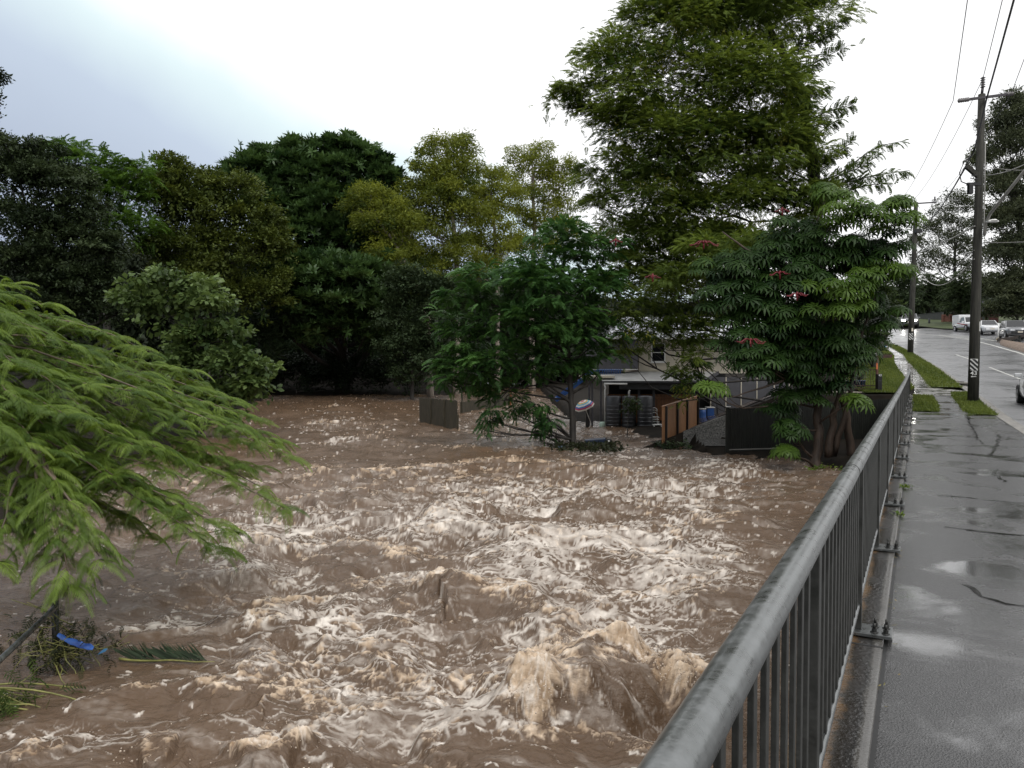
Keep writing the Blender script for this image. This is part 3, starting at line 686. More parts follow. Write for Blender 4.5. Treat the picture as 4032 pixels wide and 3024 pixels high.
for s in bal:
    if s < .6 or nb >= 100:
        rest.box(B(AR, s, .645), (.015, .045, .91), U3)
    else:
        nb += 1
        if proto is None:
            proto = bm0.build('baluster', GALVD, rl, local=True); proto.location = B(AR, s, 0) - rl.location
        else:
            c = proto.copy(); COL.objects.link(c); c.parent = rl; c.location = B(AR, s, 0) - rl.location
tag(rest.build('balusters', GALVD, rl), kind='stuff')
# a few wet leaves and straw caught along the path edge
rngl = random.Random(4)
LEAFLITTER = mat_noise('leaf_litter', (.10, .10, .02), (.22, .16, .06), 8, .5)
mb = MB()
for _ in range(150):
    s = 2 + 26 * rngl.random() ** 1.3; a = -.15 + rngl.gauss(0, .03); an = rngl.random() * 6.3; l = .008 + .02 * rngl.random(); w = .003 + .004 * rngl.random()
    p = B(a, s, .012); d = Vector((math.cos(an), math.sin(an), .1)) * l; n = Vector((-math.sin(an), math.cos(an), 0)) * w
    mb.quad(p - d, p + n, p + d + Vector((0, 0, .004)), p - n)
mb.build('leaf_litter', LEAFLITTER, label='scraps of leaf and straw lying along the joint beside the footpath', cat='leaf litter', kind='stuff')
SEED = mat_leaf('weed_leaf', (.05, .10, .015), (.14, .2, .03), .3)
def weed(a, s, n, h, label):
    V = []; Q = []; T = []; r_ = np.random.RandomState(int(s * 10))
    for _ in range(n):
        an = r_.rand() * 6.28; l = h * (.5 + r_.rand()); p = B(a + r_.normal() * .03, s + r_.normal() * .06, .006)
        d = Vector((math.cos(an), math.sin(an), .9)) * l; sd = Vector((-math.sin(an), math.cos(an), 0)) * l * .16; k = len(V)
        V += [tuple(p), tuple(p + d * .55 + sd), tuple(p + d + Vector((0, 0, -l * .35))), tuple(p + d * .55 - sd)]; Q.append((k, k + 1, k + 2, k + 3)); T += [r_.rand()] * 4
    tag(mesh_np('weed', V, Q, SEED, None, {'tint': T}), label, 'weed')
weed(-.15, 9.6, 26, .055, 'small green weed growing from the path joint below the railing')
weed(-.15, 11.7, 34, .065, 'yellow-green weed clump growing in the path joint beside dry straw')

# ================================================================= FENCES IN AND BY THE WATER
OLDWOOD = mat_noise('old_grey_paling', (.020, .018, .010), (.075, .064, .040), 5, .7, None, .6, 18, stretch=(3, 3, .35))
NEWWOOD = mat_noise('new_brown_timber', (.20, .090, .036), (.38, .19, .085), 5, .5, None, .4, 18, stretch=(3, 3, .3))
REDWOOD = mat_noise('orange_brown_timber', (.12, .05, .018), (.24, .10, .035), 4, .45, None, .3, 18, stretch=(3, 3, .3))
DARKFENCE = mat_noise('dark_stained_paling', (.006, .007, .006), (.018, .021, .016), 6, .55, None, .5, 18, stretch=(3, 3, .3))
BLACK = mat_plain('black_paint', (.008, .008, .009), .4)
WHITE = mat_plain('white_paint', (.72, .72, .70), .4, var=.06)
CREAM = mat_plain('cream_paint', (.62, .57, .47), .5, var=.06)
DGREY = mat_plain('dark_grey_paint', (.045, .046, .052), .5)
MGREY = mat_plain('grey_sheet', (.085, .085, .095), .55)
def paling_fence(th, pts, z0, ztop, mat, pw=.12, thick=.018, post_at=(), post_mat=None, post_in=1, jitter=.015, seed=1, name='panel', rails=True, gap=.004):
    """palings between points pts [(x,y)], z0/ztop per point"""
    rg_ = random.Random(seed)
    for i in range(len(pts) - 1):
        a = Vector((*pts[i], 0)); b_ = Vector((*pts[i + 1], 0)); d = b_ - a; l = d.length; d.normalize(); nrm = Vector((d.y, -d.x, 0))
        if nrm.y > 0: nrm = -nrm
        n = max(1, int(l / pw)); mb = MB()
        for k in range(n):
            t = (k + .5) / n; zt = lerp(ztop[i], ztop[i + 1], t) + rg_.uniform(-jitter, jitter); zb = lerp(z0[i], z0[i + 1], t)
            c = a.lerp(b_, t) + nrm * rg_.uniform(0, .006); c.z = (zt + zb) / 2
            mb.box(c, (l / n - gap - rg_.random() * .004, thick, zt - zb), (d, nrm, Vector((0, 0, 1))))
        mb.build(name, mat, th)
        if rails:
            for f in (.18, .82):
                mb = MB(); p = a - nrm * .035; q_ = b_ - nrm * .035; p.z = lerp(z0[i], ztop[i], f); q_.z = lerp(z0[i + 1], ztop[i + 1], f)
                dd = (q_ - p); ln = dd.length; dd.normalize(); mb.box((p + q_) / 2, (ln, .04, .07), (dd, nrm, dd.cross(nrm))); mb.build('rail', mat, th)
    return
def posts_on(th, a, b_, z0, z1, ts, mat, w=.09, side=1):
    a = Vector((*a, 0)); b_ = Vector((*b_, 0)); d = (b_ - a).normalized(); nrm = Vector((d.y, -d.x, 0))
    if nrm.y > 0: nrm = -nrm
    for t in ts:
        zt = lerp(z1[0], z1[1], t); zb = lerp(z0[0], z0[1], t); c = a.lerp(b_, t) + nrm * (w / 2 + .012) * side; c.z = (zt + zb) / 2
        mb = MB(); mb.bev(c, (w, w, zt - zb), .006, (d, nrm, Vector((0, 0, 1)))); mb.build('post', mat, th)

fa = G(1652, 1662); fb = G(1806, 1700)
t_ = thing('paling_fence', 'old mossy grey paling fence standing broken off in the flood', 'fence', (fb.x, fb.y, 0))
za = W(1652, 1566, fa.y).z; zb_ = W(1806, 1578, fb.y).z
fp = [fa.lerp(fb, t) for t in (0, .34, .69, .97)]
paling_fence(t_, [(p.x, p.y) for p in fp], [-.5] * 4, [lerp(za, zb_, t) for t in (0, .34, .69, .97)], OLDWOOD, .14, seed=3, jitter=.03)
posts_on(t_, (fa.x, fa.y), (fb.x, fb.y), (-.5, -.5), (za + .02, zb_ + .02), (.335, .685), OLDWOOD, .1, 1)
posts_on(t_, (fa.x, fa.y), (fb.x, fb.y), (-.5, -.5), (za - .3, zb_ - .75), (1.0,), OLDWOOD, .1, 1)
ga = G(1812, 1628); gb = G(2010, 1596)
t_ = thing('paling_fence', 'dark paling fence half under the flood, partly hidden by the drooping tree', 'fence', (ga.x, ga.y, 0))
g_pts = [ga.lerp(gb, t) for t in (0, .33, .66, 1)]
paling_fence(t_, [(p.x, p.y) for p in g_pts], [-.5] * 4, [W(1812, 1583, ga.y).z] * 2 + [W(2010, 1548, gb.y).z] * 2, OLDWOOD, .15, seed=5, jitter=.02)
posts_on(t_, (ga.x, ga.y), (gb.x, gb.y), (-.5, -.5), (1.35, 1.45), (0.02, .33, .66), OLDWOOD, .1, 1)
posts_on(t_, (ga.x, ga.y), (gb.x, gb.y), (-.5, -.5), (1.9, 2.15), (.985,), REDWOOD, .12, 1)

na_ = G(2606, 1766, .02); nb_ = W(2745, 1712, 40.4)
t_ = thing('timber_fence', 'new brown timber fence with four dark posts running back beside the gravel', 'fence', (na_.x, na_.y, 0))
zt0 = W(2606, 1602, na_.y).z; zt1 = W(2745, 1560, nb_.y).z
paling_fence(t_, [(na_.x, na_.y), (nb_.x, nb_.y)], [-.3, .1], [zt0, zt1], NEWWOOD, .10, seed=8, jitter=.006, rails=False, name='boards', gap=.003)
posts_on(t_, (na_.x, na_.y), (nb_.x, nb_.y), (-.3, .1), (zt0 - .01, zt1 - .01), (.07, .36, .64, .985), BLACK, .10, 1)
mb = MB(); a = Vector((na_.x, na_.y, zt0 + .018)); b2 = Vector((nb_.x, nb_.y, zt1 + .018)); d = (b2 - a).normalized(); nn_ = Vector((d.y, -d.x, 0)).normalized()
mb.box((a + b2) / 2, ((b2 - a).length, .075, .03), (d, nn_, d.cross(nn_))); mb.build('capping', NEWWOOD, t_)

dl = W(2862, 1608, 31.4); dr = W(3530, 1569, 33.2)
t_ = thing('dark_fence', 'tall black stained paling fence on a sleeper base behind the umbrella tree', 'fence', (dl.x, dl.y, 0))
dm = dl.lerp(dr, .42)
dz = [dl.z, dm.z, dr.z]
paling_fence(t_, [(dl.x, dl.y), (dm.x, dm.y), (dr.x, dr.y)], [.20, .28, .5], dz, DARKFENCE, .10, seed=11, jitter=.006, gap=.012)
mb = MB(); d = Vector((dr.x - dl.x, dr.y - dl.y, 0)).normalized(); nn_ = Vector((d.y, -d.x, 0))
mb.box(dl + nn_ * .05 + Vector((0, 0, -dl.z / 2 + .0)), (.11, .11, dl.z + .1), (d, nn_, Vector((0, 0, 1)))); mb.build('post', DARKFENCE, t_)
mb = MB(); mb.box(dl + nn_ * .06 + Vector((.03, 0, .075)), (.16, .13, .03), (d, nn_, Vector((0, 0, 1)))); mb.build('post_cap', WHITE, t_)
mb = MB(); p = dl.lerp(dr, .21) + nn_ * .07; p.z = .20; mb.box(p, (3.2, .05, .05), (d, nn_, Vector((0, 0, 1)))); mb.build('plinth_strip', mat_plain('pale_concrete_strip', (.30, .29, .27), .5), t_)
mb = MB(); p = dl.lerp(dr, .5) + nn_ * .03; p.z = -.02; mb.box(p, (8.1, .16, .42), (d, nn_, Vector((0, 0, 1)))); mb.build('sleeper', DARKFENCE, t_)

# ================================================================= HOUSE ON THE FLOODED BANK
def mat_boards(name, c, pitch, dark=.35, axis='Z'):
    m, nt, b = new_mat(name); L = nt.links.new
    tc = nd(nt, 'ShaderNodeTexCoord'); n = nd(nt, 'ShaderNodeTexNoise', Scale=2, Detail=5); L(tc.outputs['Object'], n.inputs['Vector'])
    mx = nd(nt, 'ShaderNodeMixRGB'); mx.inputs[1].default_value = rgb([x * .88 for x in c]); mx.inputs[2].default_value = rgb([min(1, x * 1.1) for x in c]); L(n.outputs['Fac'], mx.inputs[0]); L(mx.outputs[0], b.inputs['Base Color'])
    b.inputs['Roughness'].default_value = .55
    return m
WBOARD = mat_boards('cream_weatherboard', (.56, .51, .41), .15)
ROOFM = mat_noise('white_metal_roof', (.36, .38, .41), (.50, .52, .55), 2, .3, .5, 0, 40, metal=0)
ROOFG = mat_noise('pale_grey_metal_roof', (.36, .36, .355), (.50, .50, .49), 2, .35, .5, 0)
GLASSD = mat_plain('dark_glass', (.012, .013, .015), .06, spec=.6)
BLUEP = mat_plain('blue_paint', (.025, .09, .30), .4)
hs = thing('house', 'cream weatherboard house with white metal roofs standing in the floodwater', 'house', (8.5, 46, .2))
HD = 46.0
def wx(u, D): return W(u, 1415, D).x
def wzz(v, D): return W(2600, v, D).z
# upper storey
x0, x1 = wx(2516, 47), wx(2960, 47); zl, zu = wzz(1470, 47), wzz(1328, 47)
mb = MB(); mb.box(((x0 + x1) / 2, 50.1, (zl + zu) / 2), (x1 - x0, 6.0, zu - zl)); mb.build('upper_wall', WBOARD, hs)
mb = MB(); z = zl; 
while z < zu - .1:
    c = [(x0, 47.098, z), (x0, 47.06, z), (x0, 47.085, z + .155), (x0, 47.098, z + .155)]
    mb.prism([(p[0], p[1], p[2]) for p in c], (x1 - x0, 0, 0)); z += .16
mb.build('weatherboards', WBOARD, hs)
# verandah enclosure left
xa, xb = wx(2330, 46.4), wx(2512, 46.4)
mb = MB(); mb.box(((xa + xb) / 2, 48.4, (wzz(1330, 46.4) + wzz(1452, 46.4)) / 2), (xb - xa, 4, wzz(1330, 46.4) - wzz(1452, 46.4))); mb.build('verandah_wall', MGREY, hs)
mb = MB(); mb.box(((xa + xb) / 2, 46.36, wzz(1455, 46.4)), (xb - xa, .1, .05)); mb.build('verandah_edge', WHITE, hs)
# window
xw0, xw1, zw0, zw1 = wx(2566, 47), wx(2618, 47), wzz(1424, 47), wzz(1352, 47)
mb = MB(); t = .07
for c, s_ in (((xw0, zw0, zw1), 'v'), ((xw1, zw0, zw1), 'v')): mb.box((c[0], 47.03, (zw0 + zw1) / 2), (t, .1, zw1 - zw0 + t))
for zc in (zw0, zw1, (zw0 + zw1) / 2): mb.box(((xw0 + xw1) / 2, 47.035, zc), (xw1 - xw0 - t, .08, t * (.6 if zc == (zw0 + zw1) / 2 else 1)))
wf = mb.build('window', WHITE, hs)
mb = MB(); mb.box(((xw0 + xw1) / 2, 47.05, (zw0 + zw1) / 2), (xw1 - xw0, .02, zw1 - zw0)); mb.build('pane', GLASSD, wf)
mb = MB(); mb.box(((xw0 + xw1) / 2, 46.98, zw0 - .06), (xw1 - xw0 + .25, .14, .05)); mb.build('sill', WHITE, wf)
# corrugated roofs
def corrugated(name, A, Bp, Cp, Dp, mat, pitch=.09, amp=.012):
    """eave A-B, ridge D-C"""
    A, Bp, Cp, Dp = map(Vector, (A, Bp, Cp, Dp)); n = max(2, int((Bp - A).length / pitch) * 2); nrm = (Bp - A).cross(Dp - A).normalized()
    V = []; Q = []
    for i in range(n + 1):
        t = i / n; off = nrm * (amp if i % 2 else -amp); V += [tuple(A.lerp(Bp, t) + off), tuple(Dp.lerp(Cp, t) + off)]
    V2 = [tuple(Vector(p) - nrm * .03) for p in V]; k = len(V)
    for i in range(n): Q += [(2 * i, 2 * i + 2, 2 * i + 3, 2 * i + 1), (k + 2 * i, k + 2 * i + 1, k + 2 * i + 3, k + 2 * i + 2)]
    return mesh_np(name, V + V2, Q, mat, hs)
ze, zrd = wzz(1328, 46.0), wzz(1247, 50)
corrugated('roof', (wx(2384, 46), 46.0, ze), (wx(3050, 46), 46.0, ze), (wx(3000, 50), 50.4, zrd), (wx(2440, 50), 50.4, zrd), ROOFM)
mb = MB(); mb.prism([(wx(2384, 46), 46.0, ze - .02), (wx(2440, 50), 50.4, zrd - .02), (wx(2384, 46), 54.6, ze - .02)], (.03, 0, 0)); mb.build('gable_end', MGREY, hs)
mb = MB(); mb.box(((wx(2384, 46) + wx(3050, 46)) / 2, 45.95, ze - .05), (wx(3050, 46) - wx(2384, 46), .1, .12)); mb.build('gutter', WHITE, hs)
# lower lean-to
LE, LR = wzz(1500, 44), wzz(1463, 47)
corrugated('lean_to_roof', (wx(2372, 44), 44.0, LE), (wx(2768, 44), 44.0, LE), (wx(2815, 47), 47.0, LR), (wx(2506, 47), 47.0, LR), ROOFG, .075, .009)
mb = MB(); A = Vector((wx(2372, 44), 44.0, LE)); Bq = Vector((wx(2506, 47), 47.0, LR)); Cq = Vector((wx(2372, 44), 47.0, LR - .05)); mb.add([A, Bq, Cq], [(0, 1, 2)]); mb.build('lean_to_hip', ROOFG, hs)
mb = MB(); xA, xB = wx(2372, 44), wx(2768, 44); mb.box(((xA + xB) / 2, 43.96, LE - .06), (xB - xA, .12, .11)); mb.build('lean_to_gutter', DGREY, hs)
mb = MB(); mb.box(((wx(2440, 44.2) + wx(2760, 44.2)) / 2, 44.3, wzz(1521, 44.2)), (wx(2760, 44.2) - wx(2440, 44.2), .08, .36)); mb.build('fascia_beam', DGREY, hs)
mb = MB(); a_ = Vector((xB, 43.95, LE - .08)); b_ = Vector((wx(2830, 47), 47, LR - .06)); d = (b_ - a_).normalized(); mb.box((a_ + b_) / 2, ((b_ - a_).length, .05, .2), (d, Vector((0, 0, 1)).cross(d).normalized(), d.cross(Vector((0, 0, 1)).cross(d)).normalized())); mb.build('barge_board', MGREY, hs)
mb = MB(); mb.tube([(wx(2379, 43.9), 43.9, wzz(1511, 43.9)), (wx(2470, 43.9), 43.9, wzz(1512, 43.9))], .055, 10); mb.build('gutter_pipe', WHITE, hs)
mb = MB(); mb.tube([W(2380, 1512, 43.9), W(2384, 1528, 43.9), W(2382, 1536, 43.9), W(2382, 1662, 43.9)], .035, 8); mb.build('downpipe', WHITE, hs)
for u in (2517, 2575, 2741):
    mb = MB(); mb.box((wx(u, 44.6), 44.6, (wzz(1535, 44.6) + 0) / 2), (.13, .13, wzz(1535, 44.6))); mb.build('carport_post', DGREY, hs)
# black panel painting in the undercroft's shade + orange timber wall
mb = MB(); mb.box(((wx(2400, 47) + wx(2860, 47)) / 2, 47.3, 1.5), (wx(2860, 47) - wx(2400, 47), .2, 3.2)); mb.build('undercroft_shade_panel', BLACK, hs)
mb = MB(); n = 34; X0, X1 = wx(2392, 45.3), wx(2742, 45.3)
for k in range(n):
    x = lerp(X0, X1, (k + .5) / n); mb.box((x, 45.3 + .006 * (k % 2), (wzz(1552, 45.3) - .2) / 2), ((X1 - X0) / n - .008, .02, wzz(1552, 45.3) + .2))
tw = mb.build('timber_screen', REDWOOD, hs)
for v in (1568, 1622):
    mb = MB(); mb.box(((wx(2570, 45.2) + wx(2742, 45.2)) / 2, 45.25, wzz(v, 45.2)), (wx(2742, 45.2) - wx(2570, 45.2), .04, .09)); mb.build('screen_rail', REDWOOD, tw)
# grey sheet wall with cream battens at the right
mb = MB(); XA, XB = wx(2800, 46.2), wx(3120, 46.2); zt, zb2 = wzz(1485, 46.2), .25
mb.box(((XA + XB) / 2, 46.3, (zt + zb2) / 2), (XB - XA, .12, zt - zb2)); mb.build('sheet_wall', MGREY, hs)
for u in (2800, 2860, 2920, 2982, 3050, 3110):
    mb = MB(); mb.box((wx(u, 46.2), 46.22, (zt + wzz(1638, 46.2)) / 2), (.055, .04, zt - wzz(1638, 46.2))); mb.build('batten', CREAM, hs)
mb = MB(); mb.box(((XA + XB) / 2, 46.215, wzz(1639, 46.2)), (XB - XA, .04, .04)); mb.build('batten', CREAM, hs)
mb = MB(); mb.tube([W(2824, 1500, 45.9), W(2824, 1645, 45.9)], .045, 8); mb.build('downpipe', MGREY, hs)
mb = MB(); mb.tube([W(2823, 1645, 45.8), W(2823, 1664, 45.8)], .06, 10); mb.tube([W(2823, 1661, 45.8), W(2821, 1668, 45.7)], .085, 10); mb.build('pipe_boot', WHITE, hs)
# lean-to at far left: flat patio cover, its posts and the blue stair
mb = MB(); p = W(2355, 1484, 44.5); mb.box((p.x, 45.5, p.z), (1.9, 2.4, .12)); mb.build('patio_cover', CREAM, hs)
for u, bt in ((2320, 1640), (2332, 1632), (2366, 1560)):
    mb = MB(); a_ = W(u, 1486, 44.6); mb.box((a_.x, 44.6, (a_.z - .2) / 2), (.11, .11, a_.z + .2)); mb.build('patio_post', MGREY, hs)
mb = MB(); a_ = W(2313, 1640, 43.5); mb.box((a_.x, 43.5, .7), (.2, .2, 1.9)); mb.build('square_post', BLACK, hs)
st = [W(2300, 1490, 47), W(2345, 1455, 47)]
mb = MB(); d = (st[1] - st[0]).normalized(); st0 = st[0] - d * 2.2
for off in (0, .95): mb.box((st0 + st[1]) / 2 + Vector((0, off, 0)), ((st[1] - st0).length, .06, .24), (d, Vector((0, 1, 0)), d.cross(Vector((0, 1, 0)))))
for k in range(9):
    p = st0.lerp(st[1], (k + .5) / 9); mb.box(p + Vector((0, .475, .05)), (.26, .88, .04))
mb.build('blue_stair', BLUEP, hs)
mb = MB()
for k in range(14):
    p = W(2352 + k * 7, 1470, 46.3); mb.box((p.x, 46.3, p.z + .0), (.03, .03, .55))
mb.box((W(2400, 1458, 46.3).x, 46.3, W(2400, 1463, 46.3).z + .1), (1.55, .05, .04)); mb.build('verandah_balustrade', BLUEP, hs)

# water tanks
TANK = mat_plain('grey_plastic_tank', (.055, .058, .064), .38)
def tank(u0, u1, D, label):
    c = W((u0 + u1) / 2, 1684, D); r = (wx(u1, D) - wx(u0, D)) / 2; h = wzz(1560, D)
    t = thing('water_tank', label, 'water tank', (c.x, D, .0), 0, 'rain tanks against the timber screen')
    mb = MB(); mb.lathe((c.x, D, -.4), [(0, 0), (r, 0), (r, h + .36), (r * .96, h + .40), (r * .5, h + .43), (0, h + .43)], 28); mb.build('tank_body', TANK, t)
    for k in range(6):
        z = h * (.10 + .118 * k); mb = MB(); mb.lathe((c.x, D, z), [(r, -.035), (r + .018, -.012), (r + .018, .012), (r, .035)], 28); mb.build('rib', TANK, t)
    return c, h
tank(2386, 2446, 43.9, 'grey ribbed water tank leftmost of three, mostly behind hanging leaves')
tank(2449, 2503, 43.7, 'grey ribbed water tank in the middle behind the little sapling')
tank(2510, 2569, 43.5, 'grey ribbed water tank rightmost of three, beside the white chairs')
mb = MB(); p = W(2477, 1548, 43.8); mb.tube([p + Vector((0, 0, -.16)), p + Vector((0, 0, .1)), p + Vector((.06, 0, .17))], .055, 10)
mb.build('tank_inlet_pipe', WHITE, label='white inlet pipe standing up on the middle grey tank', cat='pipe')
# chairs, stool, barrel, umbrella, drum
def stool():
    c = W(2588, 1688, 43.0); t = thing('plastic_stool', 'low white plastic stool at the water edge before the orange screen', 'stool', (c.x, 43.0, 0)); zt = wzz(1672, 43)
    mb = MB(); mb.bev((c.x, 43.0, zt), (.5, .38, .05), .02); mb.build('seat', WHITE, t)
    for i in (-1, 1):
        for j in (-1, 1):
            mb = MB(); mb.tube([(c.x + i * .19, 43 + j * .14, zt - .02), (c.x + i * .235, 43 + j * .17, -.12)], [.035, .03], 8); mb.build('leg', WHITE, t)
stool()
def chairs():
    c = W(2577, 1660, 43.9); t = thing('stacked_chairs', 'stack of white plastic chairs beside the right-hand grey tank', 'chairs', (c.x, 43.9, 0))
    for k in range(3):
        z = .35 + k * .13; mb = MB(); mb.bev((c.x + .02, 43.9, z), (.42, .45, .04), .015); s_ = mb.build('seat', WHITE, t)
        mb = MB(); mb.tube([(c.x - .18, 44.1, z), (c.x - .18, 44.22, z + .42), (c.x - .1, 44.24, z + .5), (c.x + .1, 44.24, z + .5), (c.x + .2, 44.22, z + .42), (c.x + .2, 44.1, z)], .022, 8); mb.build('back_frame', WHITE, t)
    for i in (-.18, .2):
        for j in (-.2, .2):
            mb = MB(); mb.tube([(c.x + i, 43.9 + j, .35), (c.x + i * 1.1, 43.9 + j * 1.1, -.1)], .022, 8); mb.build('leg', WHITE, t)
chairs()
def barrel():
    p0 = W(2764, 1660, 44.8); r = (wx(2779, 44.8) - wx(2748, 44.8)) / 2; h = wzz(1609, 44.8) - wzz(1660, 44.8)
    t = thing('blue_barrel', 'blue plastic barrel with white rims under the dark carport', 'barrel', (p0.x, 44.8, p0.z))
    mb = MB(); mb.lathe(p0, [(0, 0), (r * .96, 0), (r, .1), (r * 1.03, h * .33), (r, h * .36), (r * 1.03, h * .66), (r * .98, h * .95), (0, h * .97)], 24); mb.build('drum', BLUEP, t)
    for z in (0.0, h * .95):
        mb = MB(); mb.lathe(p0 + Vector((0, 0, z)), [(r * .9, 0), (r * 1.06, 0), (r * 1.06, .05), (r * .9, .06)], 24); mb.build('rim', WHITE, t)
    p1 = W(2795, 1637, 45.4)
    t = thing('blue_crate', 'small blue plastic tub on a white trestle beside the barrel', 'tub', (p1.x, 45.4, p1.z - .5))
    mb = MB(); mb.bev(p1 + Vector((0, 0, .22)), (.42, .4, .5), .04); mb.build('tub', BLUEP, t)
    mb = MB(); mb.box(p1 + Vector((0, 0, .50)), (.5, .46, .05)); mb.build('lid', WHITE, t)
    mb = MB(); mb.box(p1 + Vector((0, 0, -.06)), (.55, .45, .04)); 
    for i in (-.25, .25): mb.box(p1 + Vector((i, 0, -.32)), (.04, .4, .5))
    mb.build('trestle', WHITE, t)
barrel()
def umbrella():
    c = W(2300, 1596, 40.0); t = thing('beach_umbrella', 'rainbow striped beach umbrella tipped over above the flood', 'umbrella', tuple(c))
    cols = [(.55, .05, .06), (.75, .70, .66), (.62, .36, .08), (.10, .42, .55), (.75, .72, .70), (.05, .15, .42), (.50, .05, .12), (.72, .68, .6)]
    mats = [mat_plain('umbrella_stripe', k, .55, var=.05) for k in cols]
    ax = Vector((-.36, -.22, .90)).normalized(); X = ax.cross(Vector((0, 1, .2))).normalized(); Y = ax.cross(X)
    mb = MB(); n = 8; R = .55; rings = 9; 
    P = [[c + X * (R * math.sin(a_) * math.cos(k * math.pi / 4) * (1 - .03 * i / rings)) + Y * (R * math.sin(a_) * math.sin(k * math.pi / 4)) + ax * (.5 * (math.cos(a_ * .9) - .5)) for k in range(n)] for i, a_ in enumerate(np.linspace(.02, 1.45, rings))]
    for i in range(rings - 1):
        for k in range(n):
            mb.add([P[i][k], P[i][(k + 1) % n], P[i + 1][(k + 1) % n], P[i + 1][k]], [(0, 1, 2, 3)], i % 8)
    mb.build('canopy', mats, t)
    mb = MB(); mb.tube([c + ax * .2, c - ax * 1.1], .018, 8); mb.build('pole', WHITE, t)
    for k in range(n):
        mb = MB(); mb.tube([c + ax * .12, P[-1][k]], .006, 5); mb.build('rib', WHITE, t)
umbrella()
mb = MB(); p = G(2372, 1684); mb.lathe((p.x, p.y, -.1), [(0, 0), (.17, 0), (.18, .38), (.12, .44), (0, .45)], 14)
mb.build('plastic_tub', mat_plain('pale_green_plastic', (.42, .55, .46), .4), label='pale green plastic tub bobbing in front of the left tank', cat='tub')

# ================================================================= THINGS BEHIND THE RAILING END: letterbox, gate, planters
BROWNST = mat_plain('brown_steel', (.055, .032, .026), .4)
def text_mesh(txt, size, name, mat, parent, loc, right, up, depth=.004):
    cu = bpy.data.curves.new('lettering', 'FONT'); cu.body = txt; cu.size = size; cu.extrude = depth; cu.align_x = 'CENTER'; cu.align_y = 'CENTER'
    cu.offset = size * .012
    to = bpy.data.objects.new('lettering_curve', cu); COL.objects.link(to)
    bpy.context.view_layer.update()
    me = bpy.data.meshes.new_from_object(to.evaluated_get(bpy.context.evaluated_depsgraph_get()))
    bpy.data.objects.remove(to); bpy.data.curves.remove(cu)
    right = Vector(right).normalized(); up = Vector(up).normalized(); n = right.cross(up); off = origin_of(parent)
    for v in me.vertices: v.co = Vector(loc) + right * v.co.x + up * v.co.y + n * v.co.z - off
    me.name = name; me.materials.clear()
    return link_mesh(name, me, mat, parent)
c = W(3465, 1541, 35.2); hgt = W(3465, 1473, 35.2).z - c.z; wd = 17 * 35.2 / F
t_ = thing('letterbox', 'tall narrow black letterbox pillar numbered 43 on the lawn edge', 'letterbox', tuple(c))
mb = MB(); mb.bev(c + Vector((0, .12, hgt / 2)), (wd, .22, hgt), .012); mb.build('pillar', BLACK, t_)
mb = MB(); mb.box(c + Vector((0, .005, hgt * .62)), (wd * .7, .012, .03)); mb.build('mail_slot', DGREY, t_)
text_mesh('43', .14, 'number', WHITE, t_, c + Vector((0, .004, hgt * .93)), (1, 0, 0), (0, 0, 1))
# metal gate/fence
gl, gr = W(3235, 1540, 36.3), W(3452, 1541, 35.6)
t_ = thing('metal_fence', 'brown steel picket fence panel left of the black letterbox', 'fence', tuple(gr))
zt = W(3440, 1456, 35.6).z; zb2 = W(3440, 1536, 35.6).z
d = Vector((gr.x - gl.x, gr.y - gl.y, 0)); ln = d.length; d.normalize(); nn_ = Vector((d.y, -d.x, 0)); mid = (gl + gr) / 2
for z in (zt, zb2 + .05, zb2 + .2):
    mb = MB(); mb.box((mid.x, mid.y, z), (ln, .035, .045), (d, nn_, Vector((0, 0, 1)))); mb.build('rail', BROWNST, t_)
n = 22
for k in range(n):
    p = gl.lerp(gr, (k + .5) / n); mb = MB(); mb.box((p.x, p.y, (zt + zb2) / 2), (.018, .018, zt - zb2), (d, nn_, Vector((0, 0, 1)))); mb.build('picket', BROWNST, t_)
mb = MB(); pz = W(3453, 1392, 35.6).z; mb.box((gr.x, gr.y, (pz + zb2) / 2 - .05), (.09, .09, pz - zb2 + .2)); mb.build('post', mat_plain('rusty_post', (.12, .05, .035), .6), t_)
mb = MB(); p = W(3448, 1395, 35.55); mb.lathe(p, [(0, -.09), (.05, -.07), (.06, 0), (.04, .05), (0, .06)], 12); mb.build('post_lamp', WHITE, t_)
mb = MB(); mb.tube([W(3410, 1393, 35.6), W(3430, 1398, 35.6), W(3446, 1399, 35.6)], .025, 8); mb.build('curved_bracket', WHITE, t_)
p = W(3453, 1442, 35.5)
mb = MB(); mb.box(p, (.06, .012, 24 * 35.5 / F)); mb.build('orange_marker', mat_plain('orange_marker', (.65, .18, .06), .5), t_)
mb = MB(); a_, b_ = W(3236, 1541, 36.1), W(3455, 1543, 35.4); mb.box((a_ + b_) / 2 + Vector((0, 0, -.02)), ((b_ - a_).length, .10, .035), ((b_ - a_).normalized(), nn_, Vector((0, 0, 1)))); mb.build('coping', CREAM, t_)
mb = MB(); mb.box((a_ + b_) / 2 + Vector((0, .0, -.22)), ((b_ - a_).length, .08, .36), ((b_ - a_).normalized(), nn_, Vector((0, 0, 1)))); mb.build('base_wall', BLACK, t_)
mb = MB(); p = W(3448, 1559, 34.9); mb.bev(p, (.26, .12, .07), .015); mb.build('step_light', WHITE, label='small white box lamp on the ground below the letterbox', cat='lamp')
mb = MB(); a_ = W(3342, 1563, 34.6); mb.prism([a_ + Vector((0, 0, 0)), a_ + Vector((.95, .1, .0)), a_ + Vector((.2, .1, -.24)), a_ + Vector((-.1, 0, -.24))], (0, .5, .05))
mb.build('blue_tarpaulin', mat_noise('blue_tarp', (.02, .10, .22), (.035, .16, .33), 3, .35, None, .3, 10), label='blue tarpaulin lying behind the top of the dark fence', cat='tarpaulin')
